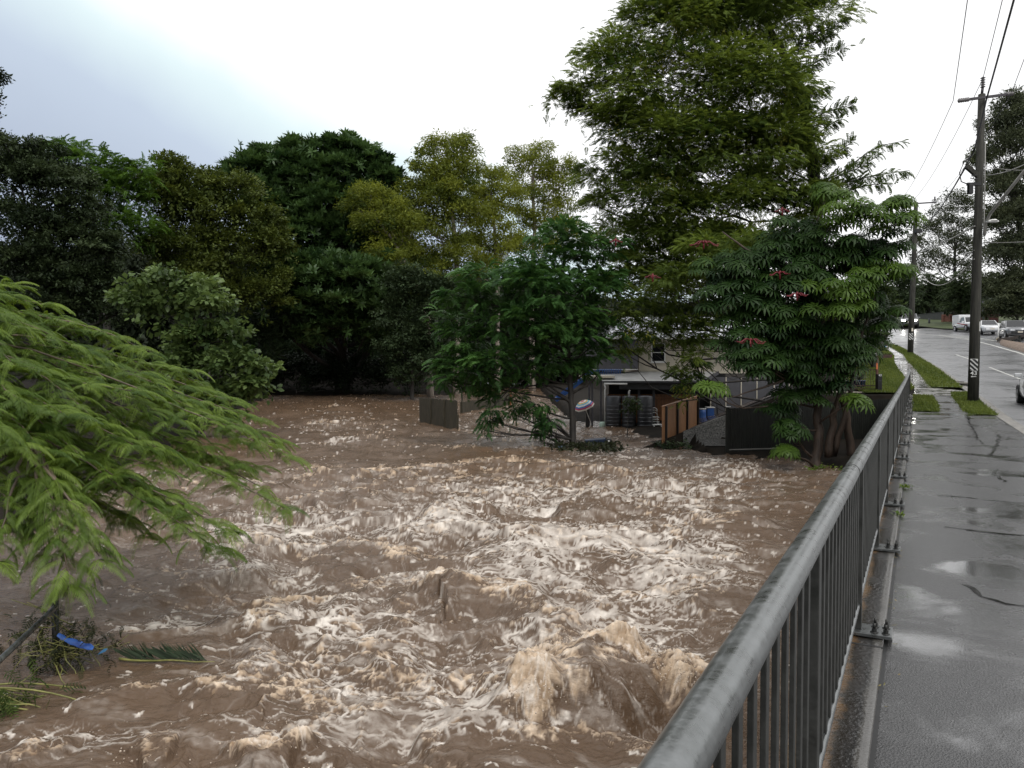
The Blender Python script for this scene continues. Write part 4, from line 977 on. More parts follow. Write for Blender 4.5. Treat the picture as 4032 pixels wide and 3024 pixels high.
POTB = mat_plain('blue_glazed_pot', (.02, .04, .12), .25)
def pot(u, v, D, r, h, label, ng, ll, cols, seed):
    c = W(u, v, D); t = thing('potted_plant', label, 'potted plant', tuple(c))
    mb = MB(); mb.lathe(c, [(0, 0), (r * .75, 0), (r, h * .9), (r * 1.08, h * .92), (r * 1.08, h), (r * .9, h), (0, h * .95)], 18); mb.build('pot', POTB, t)
    r_ = np.random.RandomState(seed); V = []; Q = []; T = []
    for _ in range(ng):
        an = r_.rand() * 6.28; el = .4 + r_.rand() * .9; l = ll * (.6 + .6 * r_.rand()); d = Vector((math.cos(an) * math.cos(el), math.sin(an) * math.cos(el), math.sin(el))); sd = Vector((-math.sin(an), math.cos(an), 0)) * l * .07
        p = c + Vector((0, 0, h * .95)); k = len(V); m_ = p + d * l * .6; e_ = p + d * l + Vector((0, 0, -l * .25))
        V += [tuple(p - sd * .5), tuple(p + sd * .5), tuple(m_ + sd), tuple(m_ - sd), tuple(e_ + sd * .1), tuple(e_ - sd * .1)]; Q += [(k, k + 1, k + 2, k + 3), (k + 3, k + 2, k + 4, k + 5)]; T += [r_.rand()] * 6
    mesh_np('foliage', V, Q, mat_leaf('pot_leaf', *cols), t, {'tint': T})
pot(3382, 1531, 37.4, .30, .42, 'wide blue pot with spiky grey-green leaves behind the steel pickets', 60, .6, ((.04, .06, .04), (.14, .19, .13)), 2)
pot(3320, 1531, 37.8, .24, .40, 'smaller dark blue pot with reddish leaves behind the steel pickets', 70, .5, ((.05, .03, .015), (.13, .06, .03)), 3)
mb = MB(); p = W(3497, 1402, 57); mb.bev(p + Vector((0, .2, -.55)), (36 * 57 / F, .3, 1.3), .02)
mb.build('brown_wall', mat_noise('dark_red_brick', (.035, .017, .013), (.075, .035, .026), 6, .7, None, .4, 12), label='low dark red-brown wall end beside the concrete path', cat='wall')
mb = MB(); p = W(3476, 1365, 58); mb.bev(p, (.4, .3, .14), .05); mb.build('blue_bag', mat_plain('light_blue_plastic', (.16, .42, .62), .4), label='small light blue plastic bag caught in the hedge above the brown wall', cat='bag')

# ================================================================= POLES, WIRES
POLEW = mat_noise('weathered_pole_wood', (.013, .012, .010), (.046, .045, .034), 5, .8, None, .6, 20, stretch=(2.5, 2.5, .12))
CERAM = mat_plain('grey_insulator', (.16, .15, .15), .3)
STEEL = mat_plain('pole_steel', (.06, .055, .06), .45, .5)
CABLE = mat_plain('black_cable', (.012, .011, .014), .5)
GCABLE = mat_plain('grey_cable', (.30, .29, .27), .5)
p1 = B(1.84, 33.83); p1.z = zr(33.83) - .05; top1 = W(3866, 372, 29.6)
def pole_at(p1, p2, t): return p1.lerp(p2, t)
pl1 = thing('power_pole', 'tall near wooden power pole with striped plate and painted 43 arrow', 'power pole', tuple(p1))
mb = MB(); mb.tube([p1 - Vector((0, 0, .3)), p1.lerp(top1, .25), p1.lerp(top1, .6), top1], [.195, .18, .148, .125], 18); mb.build('pole', POLEW, pl1)
def insulator(c, d, l, r, parent):
    d = Vector(d).normalized(); X = d.cross(Vector((.3, .9, .1))).normalized(); Y = d.cross(X); pr = [(.02, 0)]
    for k in range(5): z = l * (k + .4) / 5; pr += [(r * .55, z - l * .04), (r, z), (r * .55, z + l * .05)]
    pr += [(.02, l)]
    mb = MB(); mb.lathe(c, pr, 12, ax=(X, Y, d)); mb.build('insulator', CERAM, parent)
armL, armR = W(3805, 397, 29.3), W(3950, 378, 29.7)
mb = MB(); d = (armR - armL).normalized(); mb.box((armL + armR) / 2 + Vector((0, -.16, 0)), ((armR - armL).length, .09, .09), (d, Vector((0, 1, 0)), d.cross(Vector((0, 1, 0))))); mb.build('crossarm', STEEL, pl1)
insulator(armL + Vector((0, -.16, 0)), -d, .50, .085, pl1); insulator(armR + Vector((0, -.16, 0)), d, .34, .085, pl1)
mb = MB(); mb.tube([top1, top1 + Vector((.03, 0, .3))], .05, 8); mb.build('insulator_pin', STEEL, pl1)
insulator(top1 + Vector((.03, 0, .25)), (0, 0, 1), .42, .095, pl1)
mb = MB(); mb.tube([W(3832, 500, 29.3), W(3862, 498, 29.3)], .018, 6); mb.build('step_bolt', STEEL, pl1)
mb = MB(); c = W(3820, 745, 28.9); mb.bev(c, (.16, .16, .36), .02); mb.box(c + Vector((.16, .05, .20)), (.5, .1, .1)); mb.build('fuse_box', BLACK, pl1)
mb = MB(); a_, b_ = W(3806, 655, 28.9), W(3850, 693, 29.1); d = (b_ - a_).normalized(); mb.box((a_ + b_) / 2, ((b_ - a_).length, .14, .16), (d, Vector((0, 1, 0)), d.cross(Vector((0, 1, 0))))); mb.build('timber_bracket', POLEW, pl1)
mb = MB(); mb.tube([W(3880, 560, 29.2), W(3878, 700, 29.2), W(3874, 900, 29.1), W(3878, 930, 29.1)], .022, 6); mb.build('conduit', GCABLE, pl1)
mb = MB(); mb.tube([W(3822, 612, 28.9), W(3795, 640, 28.8), W(3778, 680, 28.8), W(3785, 715, 28.8), W(3812, 726, 28.8)], .02, 6); mb.tube([W(3850, 690, 28.9), W(3825, 690, 28.8), W(3822, 702, 28.8), W(3850, 706, 28.9)], .014, 6); mb.build('drop_cable', CABLE, pl1)
# striped plate and painted number, facing the footpath
vd = Vector((-p1.x, -p1.y, 0)).normalized(); rt = Vector((-vd.y, vd.x, 0)) * 1.0
def plate(parent, pole_a, pole_b, zc, w, h, rr):
    t = (zc - pole_a.z) / (pole_b.z - pole_a.z); c0 = pole_a.lerp(pole_b, t); vdir = Vector((-c0.x, -c0.y, 0)).normalized(); r_ = Vector((-vdir.y, vdir.x, 0)); c = c0 + vdir * (rr + .012)
    up = Vector((0, 0, 1)); mb = MB(); mb.box(c, (w, .008, h), (r_, vdir, up)); pt = mb.build('striped_plate', WHITE, parent)
    mb = MB(); cf = c + vdir * .007; lo, hi = -h / 2, h / 2; bw = h * .22
    for k in range(-1, 4):
        z0 = hi - (k + .15) * bw * 1.75
        poly = [(-w / 2, z0), (w / 2, z0 - w * 1.0), (w / 2, z0 - w * 1.0 - bw), (-w / 2, z0 - bw)]
        # clip to the plate
        def clip(P, f, g):
            out = []
            for i in range(len(P)):
                a, b = P[i], P[(i + 1) % len(P)]; fa, fb = f(a), f(b)
                if fa >= 0: out.append(a)
                if (fa >= 0) != (fb >= 0): tt = fa / (fa - fb); out.append((lerp(a[0], b[0], tt), lerp(a[1], b[1], tt)))
            return out
        poly = clip(poly, lambda p: p[1] - lo - .01, 0); poly = clip(poly, lambda p: hi - .01 - p[1], 0) if poly else []
        if len(poly) > 2: mb.prism([cf + r_ * x + up * z for x, z in poly], vdir * .003)
    mb.build('stripes', BLACK, pt)
    return c0 + vdir * (rr + .016), r_
zs = W(3835, 1436, 28.85).z
cc, r_ = plate(pl1, p1, top1, zs, .25, .44, .207)
rp = r_ if (Vector((1, 0, 0)).dot(r_) > 0) else -r_
zc = W(3836, 1470, 28.85).z
text_mesh('43', .22, 'painted_number', WHITE, pl1, (cc.x, cc.y, zc), rp, (0, 0, 1), .006)
mb = MB(); o_ = Vector((cc.x, cc.y, W(3836, 1483, 28.85).z)); up = Vector((0, 0, 1))
mb.box(o_, (.16, .012, .022), (rp, Vector((0, 1, 0)), up)); mb.prism([o_ - rp * .10 + up * -.004, o_ - rp * .045 + up * .035, o_ - rp * .055 + up * -.03], (0, -.008, 0)); mb.build('painted_arrow', WHITE, pl1)
mb = MB(); c = W(3858, 1285, 28.9); mb.box(c, (.03, .02, .36)); 
for k in range(5): mb.box(c + Vector((0, -.012, -.14 + .07 * k)), (.026, .006, .035))
mb.build('reflector_strip', WHITE, pl1)

p2 = B(-.6, 69.68); p2.z = zr(69.68) - .05; top2 = W(3607, 797, 62.6)
pl2 = thing('power_pole', 'far wooden power pole with striped plate at the road bend', 'power pole', tuple(p2))
mb = MB(); mb.tube([p2 - Vector((0, 0, .3)), p2.lerp(top2, .3), p2.lerp(top2, .65), top2], [.22, .205, .175, .15], 14); mb.build('pole', POLEW, pl2)
a_, b_ = W(3525, 808, 62.2), W(3682, 798, 62.8); d = (b_ - a_).normalized()
mb = MB(); mb.box((a_ + b_) / 2 + Vector((0, -.17, 0)), ((b_ - a_).length, .1, .1), (d, Vector((0, 1, 0)), d.cross(Vector((0, 1, 0))))); mb.build('crossarm', STEEL, pl2)
for q_ in (W(3532, 806, 62.2), W(3584, 803, 62.4), W(3676, 797, 62.8)): insulator(q_ + Vector((0, -.17, .05)), (0, 0, 1), .4, .09, pl2)
mb = MB(); mb.bev(W(3616, 910, 62.2), (.5, .3, .3), .03); mb.build('cable_clamp', BLACK, pl2)
plate(pl2, p2, top2, W(3584, 1325, 61.7).z, .30, .52, .21)
mb = MB(); c = W(3589, 1298, 61.7); mb.box(c + Vector((.05, -.03, 0)), (.12, .02, .26)); mb.build('number_plate', CREAM, pl2)

def wire(a, b_, sag, r, label, mat=CABLE, n=18, mids=None):
    P = [a] + (mids or []) + [b_]; pts = []
    for j in range(len(P) - 1):
        sg = sag if not isinstance(sag, (list, tuple)) else sag[j]
        for i in range(n + (j == len(P) - 2)):
            t = i / n; p = P[j].lerp(P[j + 1], t); p.z -= sg * 4 * t * (1 - t); pts.append(p)
    mb = MB(); mb.tube(pts, r, 6); return mb.build('power_line', mat, label=label, cat='wire', group='overhead wires along the street')
def Ws(a, s, z): v = B(a, s); v.z = z; return v
def behind(p, s=-3.0):      # same offset from the kerb and height on the next pole behind the camera
    ss_, aa = sa(p); return Ws(aa, s, p.z)
iL = W(3753, 397, 29.2); iT = top1 + Vector((.03, 0, .6)); iR = W(3981, 370, 29.8)
wire(behind(iL), W(3532, 802, 62.2), [.25, .5], .012, 'thin wire on the left end of the near pole crossarm', mids=[iL])
wire(behind(iT), W(3584, 799, 62.4), [.3, .6], .012, 'thin wire tied to the insulator on top of the near pole', mids=[iT])
wire(behind(iR), W(3676, 793, 62.8), [.25, .5], .012, 'thin wire on the right end of the near pole crossarm', mids=[iR])
tk = W(3886, 385, 29.0); tk2 = W(3836, 590, 29.3)
wire(behind(tk, -3), W(3634, 885, 62.2), [.2, .05, .5], .03, 'thick black twisted cable running down past the near pole head', mids=[tk, tk2])
wire(W(3802, 660, 28.9), W(3634, 890, 62.2), .35, .022, 'black bundled cable leaving the timber bracket toward the far pole', CABLE)
wire(W(3884, 690, 29.0), W(4090, 620, 20), .1, .016, 'grey service cable running right from the near pole, upper one', GCABLE)
wire(W(3838, 890, 29.2), W(3615, 996, 62.2), .1, .028, 'straight grey stay cable from the near pole down to the far pole', GCABLE)
wire(W(3836, 1020, 29.2), W(3612, 1042, 62.2), 1.3, .02, 'slack grey cable hanging lowest between the two poles', GCABLE)
wire(W(3836, 985, 29.2), W(3612, 1038, 62.2), .9, .014, 'thin slack grey cable just above the lowest hanging one', GCABLE)
wire(W(3872, 955, 29.0), W(4080, 950, 26), .02, .016, 'grey cable running level to the right from the near pole', GCABLE)
wire(W(3878, 655, 29.0), W(4090, 665, 40), .1, .008, 'fine wire crossing to the right behind the near pole', GCABLE)
# street lamp on an outreach arm
lt = thing('street_lamp', 'street lamp with a flat white head on a grey arm fixed to the near pole', 'street lamp', tuple(W(3880, 890, 29.2)))
mb = MB(); mb.tube([W(3876, 925, 29.1), W(3880, 880, 29.1), W(3900, 840, 28.6), W(4060, 640, 25.5)], [.06, .06, .055, .05], 10); mb.build('arm', GCABLE, lt)
mb = MB(); c = W(3907, 872, 28.8); mb.bev(c, (.40, .2, .06), .025); mb.lathe(c + Vector((.02, 0, .02)), [(.17, 0), (.12, .05), (0, .06)], 14); mb.build('lamp_head', WHITE, lt)
mb = MB(); mb.tube([W(3886, 872, 29.1), W(3897, 871, 28.9)], .03, 8); mb.build('lamp_bracket', GCABLE, lt)

# drain, guard rail, delineator
mb = MB()
c0 = B(1.45, 45.7, .012); mb.bev(B(1.80, 45.75, -.02), (.95, 1.3, .08), .02, U3); dr_ = mb.build('drain_lid', KERBM, label='concrete drain lid with an iron grate at the kerb', cat='drain')
mb = MB()
for k in range(7): mb.box(B(1.62 + .07 * k, 45.75, .026), (.03, .55, .02), U3)
mb.box(B(1.83, 45.48, .025), (.55, .03, .018), U3); mb.box(B(1.83, 46.02, .025), (.55, .03, .018), U3)
mb.build('grate', mat_plain('rusty_iron', (.05, .032, .024), .6, .5), dr_)
gt = thing('guard_rail', 'low steel guard rail ramping up from the ground on the median', 'guard rail', tuple(G(3930, 1337, 5.9)))
def gp(u, v, D): return W(u, v, D)
g0, g1, g2 = W(3925, 1339, 74.5), W(3985, 1332, 73.0), W(4060, 1314, 71)
prof = [(0, .16), (.05, .12), (.0, .06), (.05, .0), (0, -.06), (.05, -.12), (0, -.16)]
mb = MB(); vs = []
P = [g0, g0.lerp(g1, .5), g1, g1.lerp(g2, .5), g2, g2 + (g2 - g1) * .6]
for p in P: vs += [p + Vector((0, -k[0], k[1])) for k in prof]
n = len(prof); mb.add(vs, [(i * n + k, i * n + k + 1, (i + 1) * n + k + 1, (i + 1) * n + k) for i in range(len(P) - 1) for k in range(n - 1)]); mb.build('beam', mat_plain('weathered_rail', (.10, .085, .075), .5, .4), gt)
for p in (g1 + Vector((.2, .1, 0)), g1.lerp(g2, .45) + Vector((0, .1, 0)), g2 + Vector((0, .1, 0))):
    mb = MB(); mb.bev(p + Vector((0, 0, -.35)), (.15, .15, .8), .01); mb.build('post', DARKFENCE, gt)
dt = thing('delineator_post', 'white plastic delineator post with a yellow foot at the median tip', 'post', tuple(W(3930, 1338, 75)))
c = W(3930, 1338, 75); mb = MB(); mb.tube([c + Vector((0, 0, .12)), c + Vector((0, 0, 1.62))], .07, 10); mb.build('shaft', WHITE, dt)
mb = MB(); mb.lathe(c, [(0, 0), (.16, 0), (.14, .1), (.08, .14), (0, .14)], 12); mb.build('foot', mat_plain('yellow_plastic', (.62, .40, .05), .5), dt)

# ================================================================= VEHICLES
TYRE = mat_plain('tyre_rubber', (.012, .012, .012), .7); RIM = mat_plain('alloy', (.35, .35, .36), .3, .8)
CARGLASS = mat_plain('car_glass', (.010, .011, .013), .05, spec=.7)
LENS = mat_plain('headlight_lens', (.65, .66, .68), .1); CHROME = mat_plain('chrome', (.45, .45, .46), .15, .9)
LIT = mat_plain('lit_headlight', (.9, .9, .85), .2, emit=(1, .97, .9), es=40); RED = mat_plain('tail_red', (.35, .02, .02), .25)
def paint(name, c, metal=0): return mat_plain(name, c, .28, metal, coat=.8, var=.04)
PW = paint('white_car_paint', (.66, .67, .68)); PS = paint('silver_grey_paint', (.20, .205, .215), .35); PB = paint('dark_blue_paint', (.012, .016, .035))
DPL = mat_plain('dark_plastic', (.014, .014, .015), .5)
def car(label, cat, loc, heading, body, cab, ln, wd, wheel_r=.33, col=PW, lower=None, lit=False, canopy=False, scale=1.0, stripe=False):
    """built along +X (front at +X). body: [(x, half width, z bottom, z top)], cab: (xbf, xrf, xrr, xbr, zbelt, zroof, half belt, half roof)"""
    t = thing('parked_car' if cat == 'car' and not lit else 'vehicle', label, cat, loc, math.atan2(heading[1], heading[0])); t.scale = (scale,) * 3
    t.name = {'ute': 'white_ute', 'suv': 'suv', 'car': 'car'}.get(cat, cat)
    mb = MB(); vs = []
    for x, w, zb, zt in body:
        sec = [(0, zb), (w * .86, zb), (w * .97, zb + .10), (w, zb + .28 * (zt - zb) + .05), (w, zb + .62 * (zt - zb)), (w * .96, zt - .07), (w * .86, zt - .01), (w * .5, zt + .01), (0, zt + .015)]
        full = sec + [(-y, z) for y, z in reversed(sec[1:-1])]; vs += [(x, y, z) for y, z in full]
    n = 16; N = len(body)
    mb.add(vs, [(i * n + k, i * n + (k + 1) % n, (i + 1) * n + (k + 1) % n, (i + 1) * n + k) for i in range(N - 1) for k in range(n)] + [tuple(range(n)), tuple(range((N - 1) * n, N * n))], 0, True)
    bd = mb.build('body', col, t, local=True)
    xbf, xrf, xrr, xbr, zb, zt, hb, hr = cab
    def corner(front, up, sd): return Vector(((xrf if up else xbf) if front else (xrr if up else xbr), sd * (hr if up else hb), zt if up else zb))
    mb = MB(); vs = []; X = [(xbf, xrf), (xbr, xrr)]
    ring = []
    for f_ in (1, 0):
        for u_ in (0, 1):
            for sd in (-1, 1): ring.append(corner(f_, u_, sd))
    a = ring; mb.add(a, [(0, 1, 3, 2), (4, 6, 7, 5), (0, 2, 6, 4), (1, 5, 7, 3), (2, 3, 7, 6)])
    rz = [Vector((lerp(xrf, xrr, k / 6), s_ * hr * .96, zt + .045 * math.sin(math.pi * (k + .4) / 6.8))) for k in range(7) for s_ in (-1, 1)]
    mb.build('cabin', col, t, local=True)
    mb = MB(); mb.add(rz, [(2 * k, 2 * k + 1, 2 * k + 3, 2 * k + 2) for k in range(6)], 0, True); mb.build('roof', col, t, local=True)
    def pane(name, A, Bq, Cq, Dq, m=.07, mats=CARGLASS):
        nrm = (Bq - A).cross(Dq - A).normalized(); cen = (A + Bq + Cq + Dq) / 4
        if nrm.dot(cen - Vector(((xbf + xbr) / 2, 0, (zb + zt) / 2))) < 0: nrm = -nrm
        q_ = [p.lerp(cen, m) + nrm * .008 for p in (A, Bq, Cq, Dq)]
        mb = MB(); mb.prism([p for p in q_], nrm * .004); mb.build(name, mats, t, local=True)
    pane('windscreen', corner(1, 0, -1), corner(1, 0, 1), corner(1, 1, 1), corner(1, 1, -1), .10)
    pane('rear_window', corner(0, 0, -1), corner(0, 0, 1), corner(0, 1, 1), corner(0, 1, -1), .14)
    for sd in (-1, 1):
        A, Bq, Cq, Dq = corner(1, 0, sd), corner(0, 0, sd), corner(0, 1, sd), corner(1, 1, sd)
        cuts = (0, .5, 1) if not canopy else (0, 1)
        for i in range(len(cuts) - 1):
            pane('side_window', A.lerp(Bq, cuts[i]), A.lerp(Bq, cuts[i + 1]), Dq.lerp(Cq, cuts[i + 1]), Dq.lerp(Cq, cuts[i]), .13)
        mb = MB(); mb.bev((xbf - .25, sd * (hb + .13), zb + .08), (.16, .22, .15), .03); mb.build('mirror', col if col is not PB else DPL, t, local=True)
    x_f = body[-1][0]; wf_ = body[-1][1]
    fx, rx = body[-1][0] - ln * .19, body[0][0] + ln * .19
    for x in (fx, rx):
        for sd in (-1, 1):
            c = Vector((x, sd * (wd / 2 - .10), wheel_r)); ax = (Vector((1, 0, 0)), Vector((0, 0, 1)), Vector((0, sd, 0)))
            mb = MB(); mb.lathe(c + Vector((0, -sd * .11, 0)), [(0, 0), (wheel_r * .9, 0), (wheel_r, .03), (wheel_r, .2), (wheel_r * .93, .235), (wheel_r * .68, .235), (wheel_r * .66, .21), (0, .21)], 22, ax=ax); wh = mb.build('wheel', TYRE, t, local=True)
            mb = MB(); mb.lathe(c + Vector((0, sd * .105, 0)), [(0, .035), (.06, .035), (wheel_r * .35, .01), (wheel_r * .62, .022), (wheel_r * .66, .0)], 16, ax=ax)
            for k in range(5):
                an = k * 2 * math.pi / 5; mb.box(c + Vector((math.cos(an) * wheel_r * .33, sd * .125, math.sin(an) * wheel_r * .33)), (wheel_r * .55, .015, .05), (Vector((math.cos(an), 0, math.sin(an))), Vector((0, 1, 0)), Vector((-math.sin(an), 0, math.cos(an)))))
            mb.build('rim', RIM, wh, local=True)
            mb = MB(); arc = [Vector((x + math.cos(an) * wheel_r * 1.12, sd * (wd / 2 + .002), wheel_r + math.sin(an) * wheel_r * 1.12)) for an in np.linspace(-.1, math.pi + .1, 12)]
            mb.tube(arc, .03, 6); mb.build('wheel_arch', lower or DPL, t, local=True)
    zt_f = body[-1][3]; zb_f = body[-1][2]
    for sd in (-1, 1):
        mb = MB(); mb.bev((x_f - .10, sd * wf_ * .74, zt_f - .10), (.30, wf_ * .42, .15), .04); mb.build('headlight', LIT if lit else LENS, t, local=True)
        mb = MB(); mb.bev((body[0][0] + .03, sd * body[0][1] * .82, body[0][3] - .16), (.12, .2, .28), .03); mb.build('tail_light', RED, t, local=True)
    mb = MB(); mb.bev((x_f + .005, 0, zt_f - .16), (.05, wf_ * .9, .14), .02); mb.build('grille', DPL, t, local=True)
    mb = MB(); mb.bev((x_f + .03, 0, zt_f - .16), (.03, wf_ * .5, .035), .012); mb.build('grille_bar', CHROME, t, local=True)
    mb = MB(); mb.bev((x_f + .02, 0, zb_f + .16), (.10, wf_ * 1.7, .22), .05); mb.build('bumper', lower or col, t, local=True)
    mb = MB(); mb.box((x_f + .078, 0, zb_f + .19), (.012, .38, .11)); mb.build('number_plate', CREAM, t, local=True)
    if lower:
        mb = MB()
        for sd in (-1, 1): mb.bev((0, sd * (wd / 2 - .01), body[2][2] + .12), (ln * .5, .05, .18), .02)
        mb.build('side_skirt', lower, t, local=True)
    for k, x in enumerate((xbf - .15, (xbf + xbr) / 2)):
        mb = MB()
        for sd in (-1, 1): mb.box((x, sd * (wd / 2 + .001), body[2][2] + .42), (.012, .008, .5))
        mb.build('door_gap', DPL, t, local=True)
    if canopy:
        mb = MB(); L0 = body[0][0]; mb.bev(((L0 + xbr) / 2 - .02, 0, 1.38), (xbr - L0 - .05, wd * .97, 1.12), .07); mb.build('canopy', col, t, local=True)
    if stripe:
        mb = MB()
        for sd in (-1, 1): mb.prism([(1.9, sd * (wd / 2 + .004), .62), (1.9, sd * (wd / 2 + .004), .74), (-.9, sd * (wd / 2 + .004), 1.02), (-.9, sd * (wd / 2 + .004), .93)], (0, sd * .006, 0))
        mb.build('red_stripe', RED, t, local=True)
    return t
HATCH = [(-2.05, .72, .36, .86), (-1.85, .83, .26, .98), (-1.2, .86, .22, 1.0), (.3, .86, .22, .97), (1.2, .85, .22, .93), (1.75, .80, .24, .84), (2.0, .68, .32, .70)]
SUVB = [(-2.3, .82, .46, 1.0), (-2.1, .92, .36, 1.12), (-1.3, .95, .32, 1.14), (.3, .95, .32, 1.12), (1.3, .95, .32, 1.10), (2.1, .90, .34, 1.02), (2.4, .78, .42, .88)]
UTEB = [(-2.5, .80, .52, .95), (-2.3, .88, .48, 1.0), (-1.2, .9, .42, 1.02), (.5, .9, .42, 1.04), (1.5, .9, .42, 1.02), (2.2, .85, .44, .95), (2.4, .76, .5, .85)]
def on_road(s, a): 
    p = B(a, s, -.115); return tuple(p)
hdir = Vector((-.12, -1, 0)).normalized()
p = W(3993, 1326, 76.5); ss_, aa = sa(p)
car('grey wagon-shaped SUV with black lower trim waiting behind the guard rail', 'suv', on_road(ss_, aa), (-.385, -.92), SUVB, (.95, .15, -1.75, -2.15, 1.08, 1.70, .84, .68), 4.7, 1.9, .37, PS, DPL, scale=1.12)
p = W(3888, 1312, 87.5); ss_, aa = sa(p)
car('small white hatchback queued between the SUV and the near pole', 'car', on_road(ss_, aa), (-.34, -.94), HATCH, (.95, .15, -1.5, -1.95, .93, 1.42, .78, .60), 4.05, 1.72, .31, PW, scale=1.12)
p = W(3815, 1302, 95.5); ss_, aa = sa(p)
car('white ute with a box canopy and red side stripe behind the near pole', 'ute', on_road(ss_, aa), (-.17, -.98), UTEB, (1.05, .45, -.45, -.6, 1.0, 1.62, .82, .66), 4.9, 1.8, .36, PW, canopy=True, stripe=True, scale=1.1)
p = W(3581, 1288, 111); ss_, aa = sa(p)
car('oncoming car with both headlights shining on the wet road', 'car', on_road(ss_, aa), (-.47, -.884), SUVB, (.95, .15, -1.75, -2.15, 1.08, 1.66, .84, .68), 4.7, 1.9, .36, PS, lit=True, scale=1.25)
car('white car driving away, cut off at the right edge of the picture', 'car', on_road(34.5, 4.40), (SI, CO), HATCH, (.95, .2, -1.45, -1.95, .93, 1.42, .78, .62), 4.05, 1.72, .31, PW, scale=1.1)
car('dark blue car in the far lane, almost out of the picture', 'car', on_road(58.3, 7.35), (-SI * .9, -CO), HATCH, (.95, .2, -1.45, -1.95, .93, 1.42, .78, .62), 4.05, 1.72, .31, PB, scale=1.1)
# brick wall and grey fence beyond the junction
BRICK = mat_noise('red_brick', (.14, .055, .035), (.26, .11, .075), 3, .75, None, .4, 20)
def far_wall(name, label, u0, u1, v0, v1, D0, D1, mat, cat, pier=False):
    a_, b_ = W(u0, v1, D0), W(u1, v1, D1); h = W(u0, v0, D0).z - a_.z; t = thing(name, label, cat, tuple(a_))
    d = Vector((b_.x - a_.x, b_.y - a_.y, 0)); ln = d.length; d.normalize(); n_ = Vector((d.y, -d.x, 0)); c = (a_ + b_) / 2
    mb = MB(); mb.box(c + Vector((0, 0, h / 2 - .4)), (ln, .22, h + .8), (d, n_, Vector((0, 0, 1)))); mb.build('panel', mat, t)
    mb = MB(); mb.box(c + Vector((0, 0, h + .04)), (ln + .06, .3, .08), (d, n_, Vector((0, 0, 1)))); mb.build('capping', mat, t)
    if pier:
        for f in (0, .33, .66, 1):
            p = a_.lerp(b_, f); mb = MB(); mb.bev(p + Vector((0, 0, h / 2 - .1)), (.45, .45, h + .7), .02, (d, n_, Vector((0, 0, 1)))); mb.build('pier', mat, t)
far_wall('brick_wall', 'red brick garden wall behind the white ute', 3715, 3800, 1245, 1292, 116, 112, BRICK, 'wall', True)
far_wall('brick_wall', 'dark red fence wall behind the white hatchback', 3860, 3930, 1222, 1290, 108, 106, mat_noise('dark_red_wall', (.07, .022, .018), (.13, .04, .03), 3, .7), 'wall', False)
far_wall('grey_fence', 'grey board fence in the shade beyond the far junction', 3590, 3712, 1238, 1280, 128, 120, mat_noise('grey_boards', (.04, .042, .04), (.09, .09, .085), 4, .7, stretch=(6, 6, .4)), 'fence', False)
mb = MB(); mb.tube([W(3872, 1290, 104), W(3872, 1185, 104)], .16, 8); mb.build('grey_post', MGREY, label='plain grey post standing behind the white hatchback', cat='post')
mb = MB(); mb.tube([W(3659, 1282, 116), W(3659, 1252, 116)], .14, 8); mb.build('short_post', DGREY, label='short dark post on the grass verge across the junction', cat='post')

# ================================================================= FOLIAGE
def _leaf(T, Q, p, d, n, l, w, bend=.25):
    """one folded leaf as two quads: base p, direction d, normal n"""
    d = np.array(d, float); d /= np.linalg.norm(d); n = np.array(n, float); s = np.cross(d, n); s /= (np.linalg.norm(s) + 1e-9); n = np.cross(s, d); p = np.array(p, float)
    k = len(T); m = p + d * l * .5; e_ = p + d * l - n * l * bend
    T += [p - s * w * .12, p + s * w * .12, m + s * w * .5, m - s * w * .5, e_ + s * w * .08, e_ - s * w * .08]
    Q += [(k, k + 1, k + 2, k + 3), (k + 3, k + 2, k + 4, k + 5)]
def _leaf1(T, Q, p, d, n, l, w):
    d = np.array(d, float); d /= np.linalg.norm(d); s = np.cross(d, n); s /= (np.linalg.norm(s) + 1e-9); p = np.array(p, float); k = len(T)
    T += [p, p + d * l * .45 + s * w * .5, p + d * l, p + d * l * .45 - s * w * .5]; Q.append((k, k + 1, k + 2, k + 3))
def t_frond(pairs, L_, ll, lw, droop, sweep=.45, ldroop=.35, quad=1, seed=0, taper=.55):
    r_ = np.random.RandomState(seed); T = []; Q = []
    def R(t): return np.array([0, L_ * t * (1 - .12 * droop * t), .16 * L_ * math.sin(t * 2.2) * droop - droop * L_ * .62 * t * t])
    for i in range(6):
        a, b_ = R(i / 6), R((i + 1) / 6); k = len(T); w = .006 * (1.2 - i / 6) * L_ * 1.6
        T += [a - [w, 0, 0], a + [w, 0, 0], b_ + [w, 0, 0], b_ - [w, 0, 0]]; Q.append((k, k + 1, k + 2, k + 3))
    for i in range(pairs):
        t = .10 + .88 * (i + .5) / pairs; p = R(t); tg = R(min(1, t + .02)) - R(t - .02); tg /= np.linalg.norm(tg)
        l = ll * (1 - taper * abs(t - .35) ** 1.3 * 1.5)
        for sd in (-1, 1):
            d = np.array([sd, 0, 0]) + tg * sweep + np.array([0, 0, -ldroop * (.7 + .6 * r_.rand())])
            n = np.cross(tg, [sd, 0, 0]) * -sd; n = np.array([0, 0, 1.0]) + r_.normal(size=3) * .15
            (_leaf if quad == 2 else _leaf1)(T, Q, p, d, n, l * (.9 + .2 * r_.rand()), lw)
    return np.array(T), np.array(Q)
